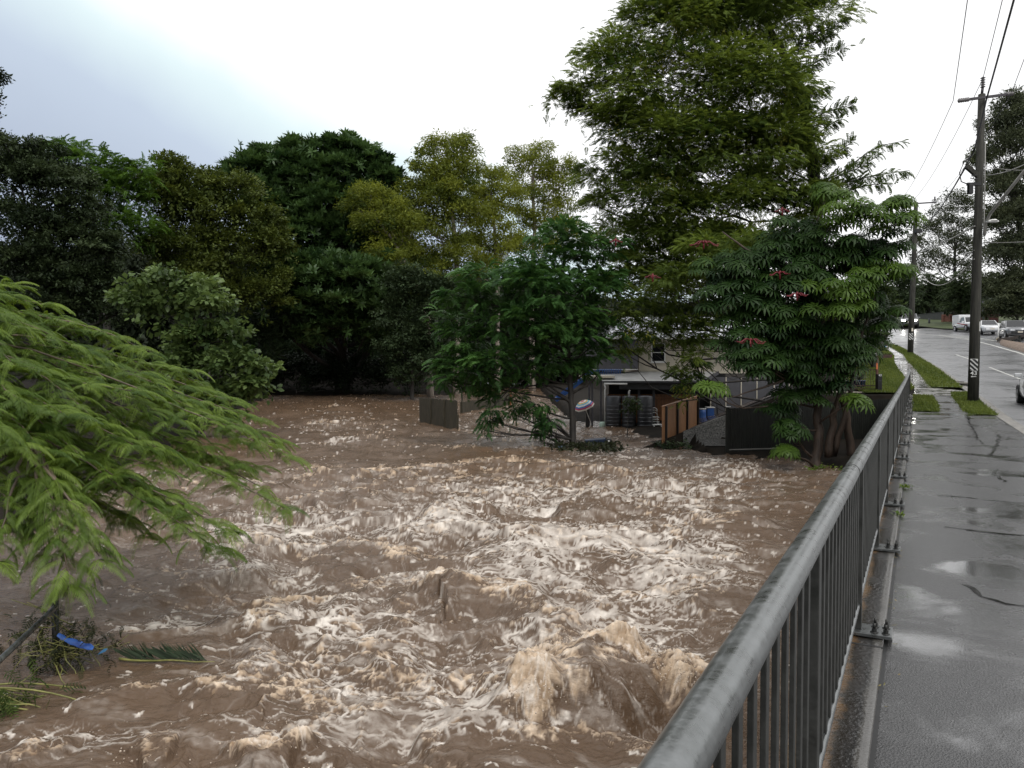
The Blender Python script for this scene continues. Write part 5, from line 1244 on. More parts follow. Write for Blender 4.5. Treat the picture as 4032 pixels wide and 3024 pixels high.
def t_palmate(n, l, w, droop, seed=0):
    r_ = np.random.RandomState(seed); T = []; Q = []
    for i in range(n):
        an = 2 * math.pi * (i + .3 * r_.rand()) / n; d = np.array([math.sin(an), math.cos(an), .12 - .25 * droop]); c = np.array(d) * .06 * l / .25
        ll = l * (.85 + .25 * r_.rand()); s = np.array([math.cos(an), -math.sin(an), 0]); k = len(T)
        p0 = c; p1 = c + d * ll * .55; p2 = p1 + np.array([d[0] * .8, d[1] * .8, -.65 * droop]) * ll * .5
        T += [p0 - s * w * .1, p0 + s * w * .1, p1 + s * w * .5, p1 - s * w * .5, p2 + s * w * .14, p2 - s * w * .14]; Q += [(k, k + 1, k + 2, k + 3), (k + 3, k + 2, k + 4, k + 5)]
    return np.array(T), np.array(Q)
def t_rosette(n, l, w, seed=0):
    r_ = np.random.RandomState(seed); T = []; Q = []
    for i in range(n):
        an = 2.4 * i; el = .95 - .9 * i / n + .1 * r_.normal(); d = [math.sin(an) * math.cos(el), math.cos(an) * math.cos(el), math.sin(el)]
        _leaf(T, Q, np.array(d) * .04, d, [0, 0, 1], l * (.8 + .4 * r_.rand()), w, .18)
    return np.array(T), np.array(Q)
def t_tuft(n, r, l, w, seed=0):
    r_ = np.random.RandomState(seed); T = []; Q = []
    for i in range(n):
        an = r_.rand() * 6.28; p = np.array([math.sin(an), math.cos(an), 0]) * r * r_.rand() ** .5 + [0, 0, r_.normal() * r * .25]
        d = np.array([math.sin(an + r_.normal() * .5), math.cos(an + r_.normal() * .5), -.25 + .3 * r_.normal()]); _leaf1(T, Q, p, d, np.array([0, .25, 1.0]) + r_.normal(size=3) * .42, l * (.7 + .6 * r_.rand()), w * (.8 + .4 * r_.rand()))
    return np.array(T), np.array(Q)
def t_sprig(n, r, l, w, hang, seed=0, up=0.0):
    r_ = np.random.RandomState(seed); T = []; Q = []
    for i in range(n):
        p = r_.normal(size=3) * r * np.array([.7, .7, .6]); d = r_.normal(size=3) * .7 + np.array([0, .35, -hang + up]); nn_ = r_.normal(size=3)
        _leaf1(T, Q, p, d, nn_, l * (.7 + .6 * r_.rand()), w * (.8 + .4 * r_.rand()))
    return np.array(T), np.array(Q)
def t_broad(n, r, l, w, seed=0):
    r_ = np.random.RandomState(seed); T = []; Q = []
    for i in range(n):
        an = r_.rand() * 6.28; p = np.array([math.sin(an), math.cos(an), r_.normal() * .4]) * r * (.3 + .7 * r_.rand()); d = [math.sin(an), math.cos(an), -.55 + .4 * r_.normal()]
        _leaf(T, Q, p, d, np.array([0, 0, 1]) + r_.normal(size=3) * .3, l * (.75 + .5 * r_.rand()), w * (.8 + .4 * r_.rand()), .12)
    return np.array(T), np.array(Q)

class Leaves:
    def __init__(s): s.V = []; s.Q = []; s.T = []; s.n = 0
    def stamp(s, tpl, pos, fwd, scale, tint, rng_, roll=.5, upv=None):
        TV, TQ = tpl; pos = np.asarray(pos); f = np.asarray(fwd, float); f /= np.linalg.norm(f, axis=1, keepdims=True) + 1e-9
        up = np.tile([0, 0, 1.0], (len(f), 1)) + rng_.normal(size=f.shape) * roll * .5
        if upv is not None: up = upv + rng_.normal(size=f.shape) * roll * .5
        r = np.cross(f, up); r /= np.linalg.norm(r, axis=1, keepdims=True) + 1e-9; u = np.cross(r, f)
        M = np.stack([r, f, u], 1)                      # rows = local axes
        X = np.einsum('nk,mkj->mnj', TV, M) * np.asarray(scale)[:, None, None] + pos[:, None, :]
        m, n = X.shape[0], X.shape[1]
        s.V.append(X.reshape(-1, 3)); s.Q.append((TQ[None] + (np.arange(m) * n)[:, None, None]).reshape(-1, 4) + s.n); s.T.append(np.repeat(tint, n)); s.n += m * n
    def build(s, name, mat, parent=None):
        return mesh_np(name, np.concatenate(s.V), np.concatenate(s.Q), mat, parent, {'tint': np.clip(np.concatenate(s.T), 0, 1)})

def lobes_world(lobes, D, depth=1.0):
    out = []
    for lb in lobes:
        u, v, ru, rv = lb[:4]; d = D + (lb[4] if len(lb) > 4 else 0); c = np.array(WO(u, v, d)); rx = ru * d / 1661.2; rz = rv * d / 1661.2
        out.append((c, np.array([rx, (rx * .6 + rz * .4) * depth, rz])))
    return out
def fill(lv, lobes, tpls, rng_, per_m2, size, cl_r=.30, cl_n=None, down=.25, out_bias=.6, fwd_mode='out', tint0=.45, tvar=.22, inner=.18, roll=.5, hor=.0, flow=None):
    """sprays of leaves in clumps over each lobe; returns clump centres for the twigs"""
    clumps = []
    for c, R in lobes:
        area = math.pi * R[0] * R[2]; n = max(4, int(area * per_m2)); K = max(5, int(cl_n * area)) if cl_n else max(5, int(8 + area * .8))
        d = rng_.normal(size=(K, 3)); d /= np.linalg.norm(d, axis=1, keepdims=True); d[:, 2] = np.where(d[:, 2] < -.35, -d[:, 2], d[:, 2])
        rad = .45 + .5 * rng_.rand(K) ** .6; cc = c + d * rad[:, None] * R; ct = tint0 + rng_.normal(size=K) * tvar + .12 * d[:, 2]  # upper clumps tinted lighter, painting in light from above
        clumps.append((c, cc))
        ni = int(n * inner); ncl = n - ni; w = rng_.randint(0, K, ncl)
        rc = cl_r * min(R[0], R[2]) * (.7 + .6 * rng_.rand(K)) + .10 * size
        e_ = rng_.normal(size=(ncl, 3)); e_ /= np.linalg.norm(e_, axis=1, keepdims=True); e_[:, 2] = np.abs(e_[:, 2]) * .8 - .25 * rng_.rand(ncl)
        pos = cc[w] + e_ * (rc[w] * (.35 + .75 * rng_.rand(ncl)))[:, None] * np.array([1.25, 1.25, .75])
        o = (pos - c) / R; fw = e_ + o * out_bias
        if hor: fw[:, 2] *= (1 - hor)
        fw[:, 2] -= down
        if flow is not None: fw += np.array(flow)
        sc = size * (.7 + .6 * rng_.rand(ncl)); tt = ct[w] + rng_.normal(size=ncl) * .12
        pi_ = c + rng_.normal(size=(ni, 3)) * R * .42; fi = rng_.normal(size=(ni, 3)); fi[:, 2] -= down
        pos = np.concatenate([pos, pi_]); fw = np.concatenate([fw, fi]); sc = np.concatenate([sc, size * (.7 + .6 * rng_.rand(ni))]); tt = np.concatenate([tt, tint0 + tvar * rng_.normal(size=ni)])
        ks = rng_.randint(0, len(tpls), len(pos))
        for i, tp in enumerate(tpls):
            m_ = ks == i
            if m_.any(): lv.stamp(tp, pos[m_], fw[m_], sc[m_], tt[m_], rng_, roll)
    return clumps
def limb(mb, a, b_, r0, r1, rng_, wob=.08, n=6, sag=0.0, sides=6):
    a, b_ = Vector(a), Vector(b_); L_ = (b_ - a).length; pts = []; rs = []
    w1 = Vector(rng_.normal(size=3)) * wob * L_; w2 = Vector(rng_.normal(size=3)) * wob * L_ * .5
    for i in range(n + 1):
        t = i / n; p = a.lerp(b_, t) + w1 * math.sin(math.pi * t) + w2 * math.sin(2 * math.pi * t); p.z += sag * L_ * math.sin(math.pi * t); pts.append(p); rs.append(lerp(r0, r1, t))
    mb.tube(pts, rs, sides, cap=False); return pts
def tree(name, label, cat, base, trunk, r0, lobes, clumps, bark, mat, lv, rng_, group=None, limb_r=.4, twigs=5, r1=None, extra=None, crown_name='crown', forks=None):
    """trunk: list of points from base up"""
    t = thing(name, label, cat, tuple(base), 0, group)
    P = [Vector(base) - Vector((0, 0, .6))] + [Vector(p) for p in trunk]; n = len(P); r1 = r1 or r0 * .35
    mb = MB(); fine = []; rad = []
    for i in range(n - 1):
        for k in range(5):
            f = k / 5; fine.append(P[i].lerp(P[i + 1], f) + (Vector(rng_.normal(size=3)) * r0 * .12 if i or k else Vector())); rad.append(lerp(r0, r1, ((i + f) / (n - 1)) ** .8) * (1.35 if i == 0 and k < 2 else 1))
    fine.append(P[-1]); rad.append(r1); mb.tube(fine, rad, 12)
    for (c, cc) in clumps:
        c = Vector(c); cand = [(abs((c - p).length - .0) + max(0, p.z - c.z) * 2.0, i) for i, p in enumerate(fine)]; _, i = min(cand)
        a = fine[max(1, i - 2)]; rr_ = max(.012, min(rad[i] * limb_r * 1.4, rad[i] * .8)); pts = limb(mb, a, c, rr_, rr_ * .4, rng_, .07)
        for j in rng_.permutation(len(cc))[:twigs]:
            k = rng_.randint(2, len(pts)); limb(mb, pts[k], cc[j], rr_ * .4, rr_ * .10, rng_, .08, 4, sides=4)
    mb.build('trunk', bark, t)
    if lv is not None: lv.build(crown_name, mat, t)
    return t
R_ = np.random.RandomState

# ---- tall feathery tree
M_T1 = mat_leaf('feathery_leaf', (.028, .056, .013), (.150, .205, .040), .36)
F1 = [t_frond(6, 1, .30, .15, .5, seed=i, ldroop=.5, sweep=.3) for i in range(3)]
L1 = [(1590, -10, 150, 70), (1650, 50, 170, 90), (1560, 60, 180, 100), (1440, 90, 110, 90), (1340, 150, 95, 75), (1270, 195, 70, 45), (1215, 232, 46, 26), (1310, 255, 60, 45), (1480, 210, 170, 100, -1), (1620, 200, 110, 100, -1.5),
      (1380, 290, 110, 75), (1330, 370, 70, 60), (1500, 350, 160, 95, -1), (1640, 350, 110, 100, -1), (1400, 440, 110, 75), (1310, 455, 45, 50), (1560, 470, 150, 70, -1), (1690, 440, 60, 60), (1370, 530, 75, 55), (1490, 560, 100, 50), (1640, 545, 100, 50), (1560, 540, 120, 50, -1), (1700, 500, 60, 40), (1480, 510, 90, 50, -1), (1700, 240, 40, 70), (1690, 340, 50, 60), (1560, 290, 120, 60, -1), (1420, 370, 80, 60), (1600, 420, 110, 60, -1), (1300, 545, 45, 50), (1330, 620, 55, 40, -1), (1420, 500, 80, 50), (1400, 570, 60, 40, -1)]
L1b = [(1400, 735, 26, 40, -2.5), (1440, 690, 36, 36, -2.5), (1530, 560, 70, 50, -4), (1600, 540, 60, 40, -5), (1480, 610, 60, 40, -4), (1560, 620, 60, 50, -2), (1530, 690, 40, 50, -2), (1505, 790, 22, 40, -3), (1750, 440, 60, 40, -1), (1735, 290, 36, 60, -1), (1785, 425, 40, 26, -1), (1720, 200, 40, 50, -1), (1760, 350, 50, 40, -1), (1340, 610, 40, 50, -1), (1370, 690, 50, 55, -2), (1350, 750, 30, 45, -2), (1450, 650, 70, 60, -1.5), (1480, 740, 45, 55, -2.5), (1478, 830, 24, 55, -3), (1420, 600, 80, 50)]
lw1 = lobes_world(L1, 37); lw1b = lobes_world(L1b, 37)
lv = Leaves(); rg = R_(101); cl = fill(lv, lw1, F1, rg, 150, .36, cl_r=.50, cl_n=1.5, down=.45, out_bias=.6, inner=.12, tvar=.28, tint0=.6); cl += fill(lv, lw1b, F1, rg, 170, .34, cl_r=.6, cl_n=3, down=.7, inner=.15, tint0=.5)
SPR = [(1700, 130, 1835, 20), (1690, 160, 1800, 70), (1700, 190, 1830, 100), (1710, 260, 1790, 185), (1720, 290, 1845, 225), (1730, 330, 1815, 255), (1750, 400, 1950, 305), (1750, 410, 1965, 368), (1760, 430, 1900, 330), (1770, 440, 1930, 400), (1745, 380, 1850, 300), (1760, 415, 1860, 380)]
mbx = MB()
for (u0, v0, u1, v1) in SPR:
    a, b_ = WO(u0, v0, 36.5), WO(u1, v1, 35.5 + rg.rand() * 2); pts = limb(mbx, a, b_, .05, .012, rg, .04, 8, .05, 5)
    for i in range(80):
        t = .05 + .95 * rg.rand(); k = t * 8; j = min(int(k), 7); p = pts[j].lerp(pts[j + 1], k - j); ax = (b_ - a).normalized(); sd = Vector(rg.normal(size=3)); sd = (sd - ax * sd.dot(ax)).normalized()
        f = ax * .6 + sd * .9 + Vector((0, 0, -.35)); lv.stamp(F1[i % 3], [tuple(p)], [tuple(f)], [.36 + .2 * rg.rand()], [.15 + .2 * rg.rand()], rg, .3)
T1 = tree('feathery_tree', 'tallest tree with drooping feathery leaves reaching out of the top of the picture', 'tree', WO(1768, 900, 37.5) * 1, [WO(1772, 700, 37.5), WO(1765, 480, 37.3), WO(1750, 330, 37.2), WO(1735, 215, 37.2), WO(1700, 130, 37), WO(1640, 20, 37)], .42, lw1, cl, BARK, M_T1, lv, rg, limb_r=.15, twigs=6)
mbx2 = mbx
for a, b_, r in ((WO(1716, 168, 37.1), WO(1600, 120, 36.8), .13), (WO(1640, 255, 36.4), WO(1480, 215, 36), .09), (WO(1590, 245, 36.2), WO(1440, 290, 36), .06), (WO(1610, 250, 36.2), WO(1740, 330, 37), .10)): limb(mbx2, a, b_, r, r * .5, rg, .05, 7)
mbx2.build('branch', BARK, T1)
PODM = mat_leaf('pale_pod', (.10, .115, .018), (.26, .26, .045), .35); lvp = Leaves(); tp = [t_sprig(7, .16, .16, .045, 1.6, i) for i in range(2)]
PODL = lobes_world([(1440, 130, 60, 60), (1500, 90, 60, 60), (1690, 190, 20, 30), (1590, 330, 30, 40), (1690, 330, 30, 50), (1480, 300, 40, 40), (1340, 300, 50, 20), (1480, 855, 14, 45, -3.6), (1370, 740, 26, 28, -2.5), (1450, 420, 90, 40), (1560, 480, 90, 30), (1610, 120, 60, 50), (1400, 160, 50, 40)], 35.4)
fill(lvp, PODL, tp, rg, 9, 1.0, cl_r=.4, inner=.3, tvar=.3); lvp.build('seed_pods', PODM, T1)

# ---- umbrella tree
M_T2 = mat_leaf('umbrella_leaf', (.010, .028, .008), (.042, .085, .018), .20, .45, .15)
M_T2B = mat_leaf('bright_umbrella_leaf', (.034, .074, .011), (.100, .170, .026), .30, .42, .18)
P2 = [t_palmate(n, .36, .085, dr_, i) for i, (n, dr_) in enumerate(((11, .75), (13, 1.0), (12, .6), (10, 1.2)))]
L2 = [(1580, 590, 80, 45, 1), (1590, 655, 80, 50), (1640, 600, 90, 60), (1700, 640, 110, 70), (1660, 720, 100, 60), (1590, 760, 70, 40, -.5), (1630, 780, 60, 30, -1), (1740, 740, 90, 70), (1800, 570, 120, 70), (1720, 520, 80, 50), (1880, 560, 80, 60), (1880, 690, 50, 60), (1730, 830, 70, 50), (1690, 900, 40, 35), (1800, 800, 50, 50), (1870, 760, 30, 35, 1), (1710, 940, 25, 30, -.5), (1700, 580, 90, 60), (1640, 690, 80, 50), (1780, 700, 80, 60), (1820, 760, 50, 60), (1700, 790, 80, 50)]
L2b = [(1830, 460, 90, 35, -1), (1920, 470, 60, 40, -1), (1790, 420, 50, 25, -.5), (1960, 480, 24, 24, -1), (1950, 575, 36, 28, -1), (1890, 590, 50, 30, -1.2), (1800, 625, 70, 28, -1.5), (1855, 650, 30, 40, -1.5), (1790, 670, 60, 24, -1.5), (1545, 848, 40, 20, -1.5), (1850, 870, 20, 18, -1), (1700, 985, 16, 10, -1)]
lw2 = lobes_world(L2, 28.2); lw2b = lobes_world(L2b, 28.0)
def palm_fill(lv, lobes, rng_, per, size, t0):
    cl = []
    for c, R in lobes:
        K = max(3, int(math.pi * R[0] * R[2] * per)); d = rng_.normal(size=(K, 3)); d /= np.linalg.norm(d, axis=1, keepdims=True); d[:, 1] = -np.abs(d[:, 1]) * np.where(rng_.rand(K) < .75, 1, -1); cc = c + d * R * (.45 + .55 * rng_.rand(K))[:, None]; cl.append((c, cc))
        for p in cc:
            m_ = rng_.randint(5, 9); an = rng_.rand() * 6.28 + np.arange(m_) * 2 * np.pi / m_; o = np.stack([np.cos(an), np.sin(an), .25 + .5 * rng_.rand(m_)], 1); pos = p + o * size * .95
            nrm = o + np.array([0, -.25, 1.0]); nrm /= np.linalg.norm(nrm, axis=1, keepdims=True); fw = np.cross(nrm, rng_.normal(size=(m_, 3)))
            tt = t0 + rng_.normal() * .18 + rng_.normal(size=m_) * .1
            for i in range(m_): lv.stamp(P2[rng_.randint(len(P2))], pos[i:i + 1], fw[i:i + 1], [.62 + .42 * rng_.rand()], [tt[i]], rng_, .1, nrm[i:i + 1])
    return cl
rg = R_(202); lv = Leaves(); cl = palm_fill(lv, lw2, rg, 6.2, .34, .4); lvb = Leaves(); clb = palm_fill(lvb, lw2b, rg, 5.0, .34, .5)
b2_ = Vector(tuple(G(3212, 1835))); b2_.z = .1
T2 = tree('umbrella_tree', 'glossy umbrella tree with red flower spikes beside the dark fence', 'tree', b2_, [WO(1768, 930, 28.4), WO(1765, 850, 28.4), WO(1745, 740, 28.4), WO(1730, 620, 28.3), WO(1740, 520, 28.2)], .20, lw2, cl + clb, BARK_BROWN, M_T2, lv, rg, limb_r=.22, twigs=3)
mb = MB()
for pts, r in (([WO(1790, 985, 28.2), WO(1800, 900, 28.2), WO(1830, 780, 28.1), WO(1850, 700, 28), WO(1875, 600, 28)], .16), ([WO(1800, 985, 28.3), WO(1830, 880, 28.0), WO(1850, 760, 28), WO(1890, 640, 27.6)], .12), ([WO(1840, 990, 28.6), WO(1828, 900, 28.5), WO(1800, 760, 28.4), WO(1790, 560, 28.2)], .17), ([WO(1770, 840, 28.3), WO(1700, 820, 27.8), WO(1640, 840, 27.2), WO(1580, 858, 26.8)], .07), ([WO(1740, 600, 28.2), WO(1640, 560, 28), WO(1560, 500, 28)], .09), ([WO(1740, 700, 28.2), WO(1620, 640, 28), WO(1580, 590, 28)], .08)):
    fine = []
    for i in range(len(pts) - 1):
        for k in range(5): fine.append(pts[i].lerp(pts[i + 1], k / 5) + Vector(rg.normal(size=3)) * r * .15)
    fine.append(pts[-1]); mb.tube(fine, [lerp(r, r * .22, i / (len(fine) - 1)) for i in range(len(fine))], 10)
mb.build('side_trunk', BARK_BROWN, T2)
lvb.build('bright_leaves', M_T2B, T2)  # lobes in the brighter leaf colour
RSP = mat_plain('red_flower_spike', (.15, .010, .018), .5)
for (u, v, rr_, D) in ((1520, 527, 48, 27.4), (1622, 738, 50, 26.2), (1685, 592, 36, 27), (1722, 638, 34, 26.2), (1330, 521, 22, 29), (1690, 455, 24, 27), (1410, 598, 26, 28)):
    c = WO(u, v, D); mb = MB(); R0 = rr_ * .85 * D / 1661; mb.tube([c + Vector((0, 0, -.18)), c + Vector((0, 0, .12))], .03, 6)
    for k in range(8):
        an = k * .785 + rg.rand() * .5; d = Vector((math.cos(an) * 1.0, math.sin(an) * .8, .18 + .2 * rg.rand())); pts = [c + d * R0 * t * (.8 + .3 * rg.rand() * 0) + Vector((0, 0, .10 * R0 * math.sin(t * 6) - .22 * R0 * t * t)) for t in np.linspace(0, 1, 9)]
        mb.tube(pts, [.013 + .006 * (i % 2) for i in range(9)], 6)
    mb.build('flower_spike', RSP, T2)

# ---- medium dark green tree in the flood
M_T3 = mat_leaf('dark_frond_leaf', (.018, .054, .014), (.078, .168, .042), .28)
F3 = [t_frond(8, 1, .36, .15, .75, seed=10 + i, ldroop=.35, sweep=.3) for i in range(3)]
L3 = [(1215, 525, 65, 40), (1280, 545, 55, 45), (1190, 580, 90, 50), (1100, 610, 100, 42, -1), (1010, 648, 60, 26, -1), (1060, 660, 90, 40), (1200, 640, 110, 60, -1.5), (1290, 640, 55, 60), (970, 690, 45, 22), (1010, 740, 70, 40), (1110, 715, 110, 50, -1.5), (1230, 720, 90, 60, -1), (1300, 730, 40, 50), (985, 800, 45, 40), (1020, 830, 65, 36, -.5), (1100, 800, 100, 50, -1), (1200, 800, 70, 45), (1280, 790, 40, 40), (960, 830, 25, 22), (1090, 862, 50, 30)]
L3b = [(1060, 905, 22, 34, -1), (1050, 930, 12, 16, -1), (1170, 890, 26, 30, -1), (1185, 930, 26, 32, -1), (1130, 885, 20, 22), (1110, 895, 14, 22)]
lw3 = lobes_world(L3, 34.5); lw3b = lobes_world(L3b, 34.5)
lv = Leaves(); rg = R_(303); cl = fill(lv, lw3, F3, rg, 70, .46, cl_r=.5, down=.40, out_bias=.9, inner=.12, hor=.35, tvar=.2); cl += fill(lv, lw3b, F3, rg, 60, .40, cl_r=.4, down=1.0, inner=.2, tint0=.25)
tb = Vector(tuple(G(2260, 1762))); tb.z = -.1
T3 = tree('flooded_tree', 'dark green layered tree whose slim black trunk stands in the flood', 'tree', tb, [WO(1235, 880, 34.3), WO(1230, 800, 34.4), WO(1222, 700, 34.5), WO(1215, 600, 34.5), WO(1220, 530, 34.5)], .17, lw3, cl, BARK, M_T3, lv, rg, limb_r=.3, twigs=4)
mb = MB()
for a, b_, r in ((WO(1233, 870, 34.3), WO(1170, 830, 34), .08), (WO(1235, 850, 34.3), WO(1300, 800, 34.3), .07), (WO(1150, 810, 34), WO(1040, 905, 33.6), .04), (WO(1225, 760, 34.4), WO(1120, 700, 34), .06)): limb(mb, a, b_, r, r * .4, rg, .05, 7)
mb.build('branch', BARK, T3)

# ---- pale-barked gums
M_GUM = mat_leaf('gum_leaf', (.046, .072, .012), (.200, .230, .034), .38)
SG = [t_sprig(9, .30, .30, .085, .9, i) for i in range(4)]
def gum(label, base, trunk, r0, lobes, D, seed, per=30, size=1.0, tint=.45, bark=BARK_PALE, mat=M_GUM, group=None, twigs=7, inner=.12, tv=.3, tpl=None, name='gum_tree', down=.35, cl_r=.32, limb_r=.35):
    rg = R_(seed); lv = Leaves(); lw = lobes_world(lobes, D); cl = fill(lv, lw, tpl or SG, rg, per, size, cl_r=cl_r, down=down, inner=inner, tint0=tint, tvar=tv)
    return tree(name, label, 'tree', base, trunk, r0, lw, cl, bark, mat, lv, rg, group, twigs=twigs, limb_r=limb_r)
def gbase(u, D): 
    p = WO(u, 776, D); p.z = max(land(p.x, D), -.2); return p
gum('tall gum tree with olive crown and pale trunk, left of the other pale gums', gbase(985, 84), [WO(988, 700, 84), WO(985, 560, 84), WO(975, 420, 84), WO(965, 320, 84)], .38,
    [(950, 325, 40, 30), (1000, 320, 38, 32), (935, 375, 50, 40), (1000, 385, 48, 48), (960, 430, 70, 40), (900, 420, 40, 40), (875, 455, 55, 35), (1000, 470, 50, 50), (920, 500, 70, 50), (990, 560, 50, 50), (900, 570, 70, 50), (950, 620, 60, 40)], 84, 11, 26, 1.25)
gum('leaning olive gum spreading left over the dark gap from a forked pale trunk', gbase(930, 80), [WO(925, 690, 80), WO(890, 600, 80), WO(850, 520, 80), WO(800, 455, 80)], .30,
    [(800, 420, 45, 26), (770, 450, 30, 26), (840, 450, 45, 28), (810, 490, 50, 36), (870, 500, 50, 36), (850, 550, 60, 44), (900, 610, 60, 40), (880, 480, 34, 26)], 80, 12, 28, 1.15, tint=.55)
gum('yellow-green gum with a forked dark trunk in the middle of the pale gums', gbase(1075, 88), [WO(1075, 640, 88), WO(1072, 560, 88), WO(1068, 480, 88), WO(1060, 420, 88)], .30,
    [(1062, 390, 36, 28), (1040, 430, 40, 36), (1085, 430, 40, 40), (1060, 480, 50, 40), (1030, 530, 40, 40), (1095, 530, 36, 40), (1060, 575, 40, 40), (1030, 590, 30, 20)], 88, 13, 25, 1.2, tint=.8)
gum('airy gum with bright pale trunk, rightmost of the pale gums', gbase(1150, 92), [WO(1148, 600, 92), WO(1155, 500, 92), WO(1152, 440, 92), WO(1150, 360, 92)], .34,
    [(1120, 338, 30, 26), (1165, 325, 26, 22), (1150, 370, 44, 34), (1105, 395, 22, 34), (1190, 375, 30, 34), (1215, 400, 34, 40), (1160, 430, 40, 40), (1215, 455, 40, 36), (1180, 490, 50, 40), (1120, 470, 30, 40), (1230, 360, 22, 20), (1225, 500, 30, 40), (1120, 540, 34, 34), (1185, 545, 40, 30)], 92, 14, 18, 1.2, tint=.6)

# ---- dark trees of the far bank
ROS = [t_rosette(9, .42, .17, i) for i in range(3)]; TUF = [t_tuft(12, .34, .26, .14, 20 + i) for i in range(4)]; FR8 = [t_frond(8, 1, .28, .10, .9, seed=30 + i) for i in range(3)]
M_FIG = mat_leaf('fig_leaf', (.018, .042, .014), (.088, .155, .046), .18, .40, .25)
M_OLV = mat_leaf('olive_leaf', (.026, .044, .010), (.115, .145, .030), .25)
M_DRK = mat_leaf('dull_dark_leaf', (.014, .024, .011), (.058, .082, .034), .2)
M_JAC = mat_leaf('jacaranda_leaf', (.026, .060, .010), (.095, .180, .030), .28)
M_SHR = mat_leaf('shade_shrub_leaf', (.017, .030, .014), (.060, .090, .038), .2)
def bulk(name, label, u_base, D, top_v, r0, lobes, tpl, mat, seed, per, size, tint=.45, tv=.2, bark=BARK, inner=.25, cl_r=.34, down=.1, twigs=3, hor=0, roll=.8, group=None):
    rg = R_(seed); lv = Leaves(); lw = lobes_world(lobes, D); cl = fill(lv, lw, tpl, rg, per, size, cl_r=cl_r, down=down, inner=inner, tint0=tint, tvar=tv, hor=hor, roll=roll)
    b_ = gbase(u_base, D); tz = WO(u_base, top_v, D)
    return tree(name, label, 'tree', b_, [b_.lerp(tz, .4), b_.lerp(tz, .75), tz], r0, lw, cl, bark, mat, lv, rg, group, twigs=twigs)
bulk('fig_tree', 'huge dark glossy fig tree arching over the black gap in the far bank', 740, 86, 430, .7,
     [(600, 345, 70, 30), (680, 335, 80, 34), (740, 322, 60, 28), (790, 350, 60, 34), (560, 385, 80, 46), (650, 385, 100, 50), (740, 385, 90, 50), (830, 395, 50, 36), (600, 440, 90, 50), (700, 450, 110, 56), (800, 450, 70, 50), (660, 520, 110, 54), (760, 530, 90, 56), (700, 590, 110, 50), (790, 590, 70, 44), (650, 640, 70, 46), (720, 660, 80, 46), (690, 710, 60, 26), (840, 520, 50, 50), (830, 610, 50, 50), (660, 600, 110, 60, -9), (760, 620, 100, 60, -9), (700, 670, 110, 50, -10), (610, 650, 60, 60, -8), (820, 670, 60, 60, -6), (740, 710, 90, 30, -8), (620, 715, 60, 30, -7), (800, 740, 40, 40, -4), (670, 725, 60, 24, -9)], ROS, M_FIG, 41, 17, 1.5, tv=.22, inner=.2)
bulk('olive_tree_crown', 'rounded olive-green tree between the jacaranda and the huge fig', 450, 70, 480, .4,
     [(370, 362, 46, 24), (350, 395, 60, 30), (420, 400, 80, 36), (500, 420, 70, 44), (370, 450, 80, 50), (460, 470, 100, 56), (550, 480, 60, 50), (400, 540, 110, 60), (510, 560, 90, 60), (590, 535, 40, 50), (440, 620, 110, 50), (540, 640, 80, 40), (600, 610, 30, 30)], TUF, M_OLV, 42, 26, 1.15).name = 'olive_tree'
bulk('dark_tree', 'dull dark broad tree filling the left edge above the bright fronds', 60, 52, 480, .5,
     [(20, 330, 60, 34), (80, 340, 60, 36), (30, 400, 90, 60), (120, 410, 80, 60), (180, 470, 60, 60), (60, 490, 110, 70), (160, 540, 100, 60), (230, 540, 40, 50), (60, 590, 110, 60), (170, 620, 100, 50), (230, 610, 40, 40), (100, 670, 140, 50), (250, 680, 50, 30)], TUF, M_DRK, 43, 44, .85, tv=.25)
bulk('jacaranda', 'mid-green feathery jacaranda showing behind the dark left-hand tree', 230, 66, 420, .35,
     [(150, 325, 40, 22), (120, 345, 60, 30), (190, 360, 60, 34), (240, 372, 46, 26), (280, 362, 26, 16), (300, 395, 40, 26), (210, 410, 70, 40), (270, 430, 60, 40), (230, 480, 60, 40), (290, 500, 50, 44), (320, 360, 20, 14)], FR8, M_JAC, 44, 26, .95, tint=.55, hor=.4)
bulk('dark_shrub', 'dark leafy shrub overhanging the water right of the black gap', 890, 74, 690, .2,
     [(880, 620, 46, 50), (860, 690, 44, 50), (930, 640, 60, 50), (850, 760, 36, 44), (900, 740, 50, 50), (960, 690, 60, 60), (880, 810, 46, 26), (1000, 650, 50, 50), (940, 780, 50, 44)], TUF, M_SHR, 45, 26, 1.0)
bulk('dark_shrub', 'low dark shrub at the water edge left of the black gap', 560, 76, 700, .2,
     [(540, 700, 60, 40), (500, 740, 60, 40), (590, 740, 40, 36), (560, 780, 40, 26), (620, 690, 40, 40)], FR8, M_SHR, 46, 22, 1.0, tint=.3)
# heart-leaved tree on the left bank
M_T9 = mat_leaf('heart_leaf', (.034, .064, .018), (.150, .215, .070), .28, .40, .22)
BR9 = [t_broad(9, .42, .26, .23, i) for i in range(4)]
bulk('heart_leaved_tree', 'pale broad-leaved tree standing behind the bright ferny branches', 420, 38, 700, .14,
     [(360, 605, 60, 26), (300, 640, 50, 30), (420, 620, 55, 30), (340, 670, 60, 36), (440, 670, 60, 40), (480, 660, 36, 26), (500, 730, 40, 36), (440, 740, 60, 50), (400, 790, 60, 50), (500, 790, 60, 40), (560, 800, 40, 28), (480, 850, 70, 40), (420, 860, 60, 50), (540, 830, 40, 30), (480, 900, 50, 26)], BR9, M_T9, 47, 26, .95, inner=.12, tv=.22, bark=BARK, cl_r=.4, down=.15, twigs=5)

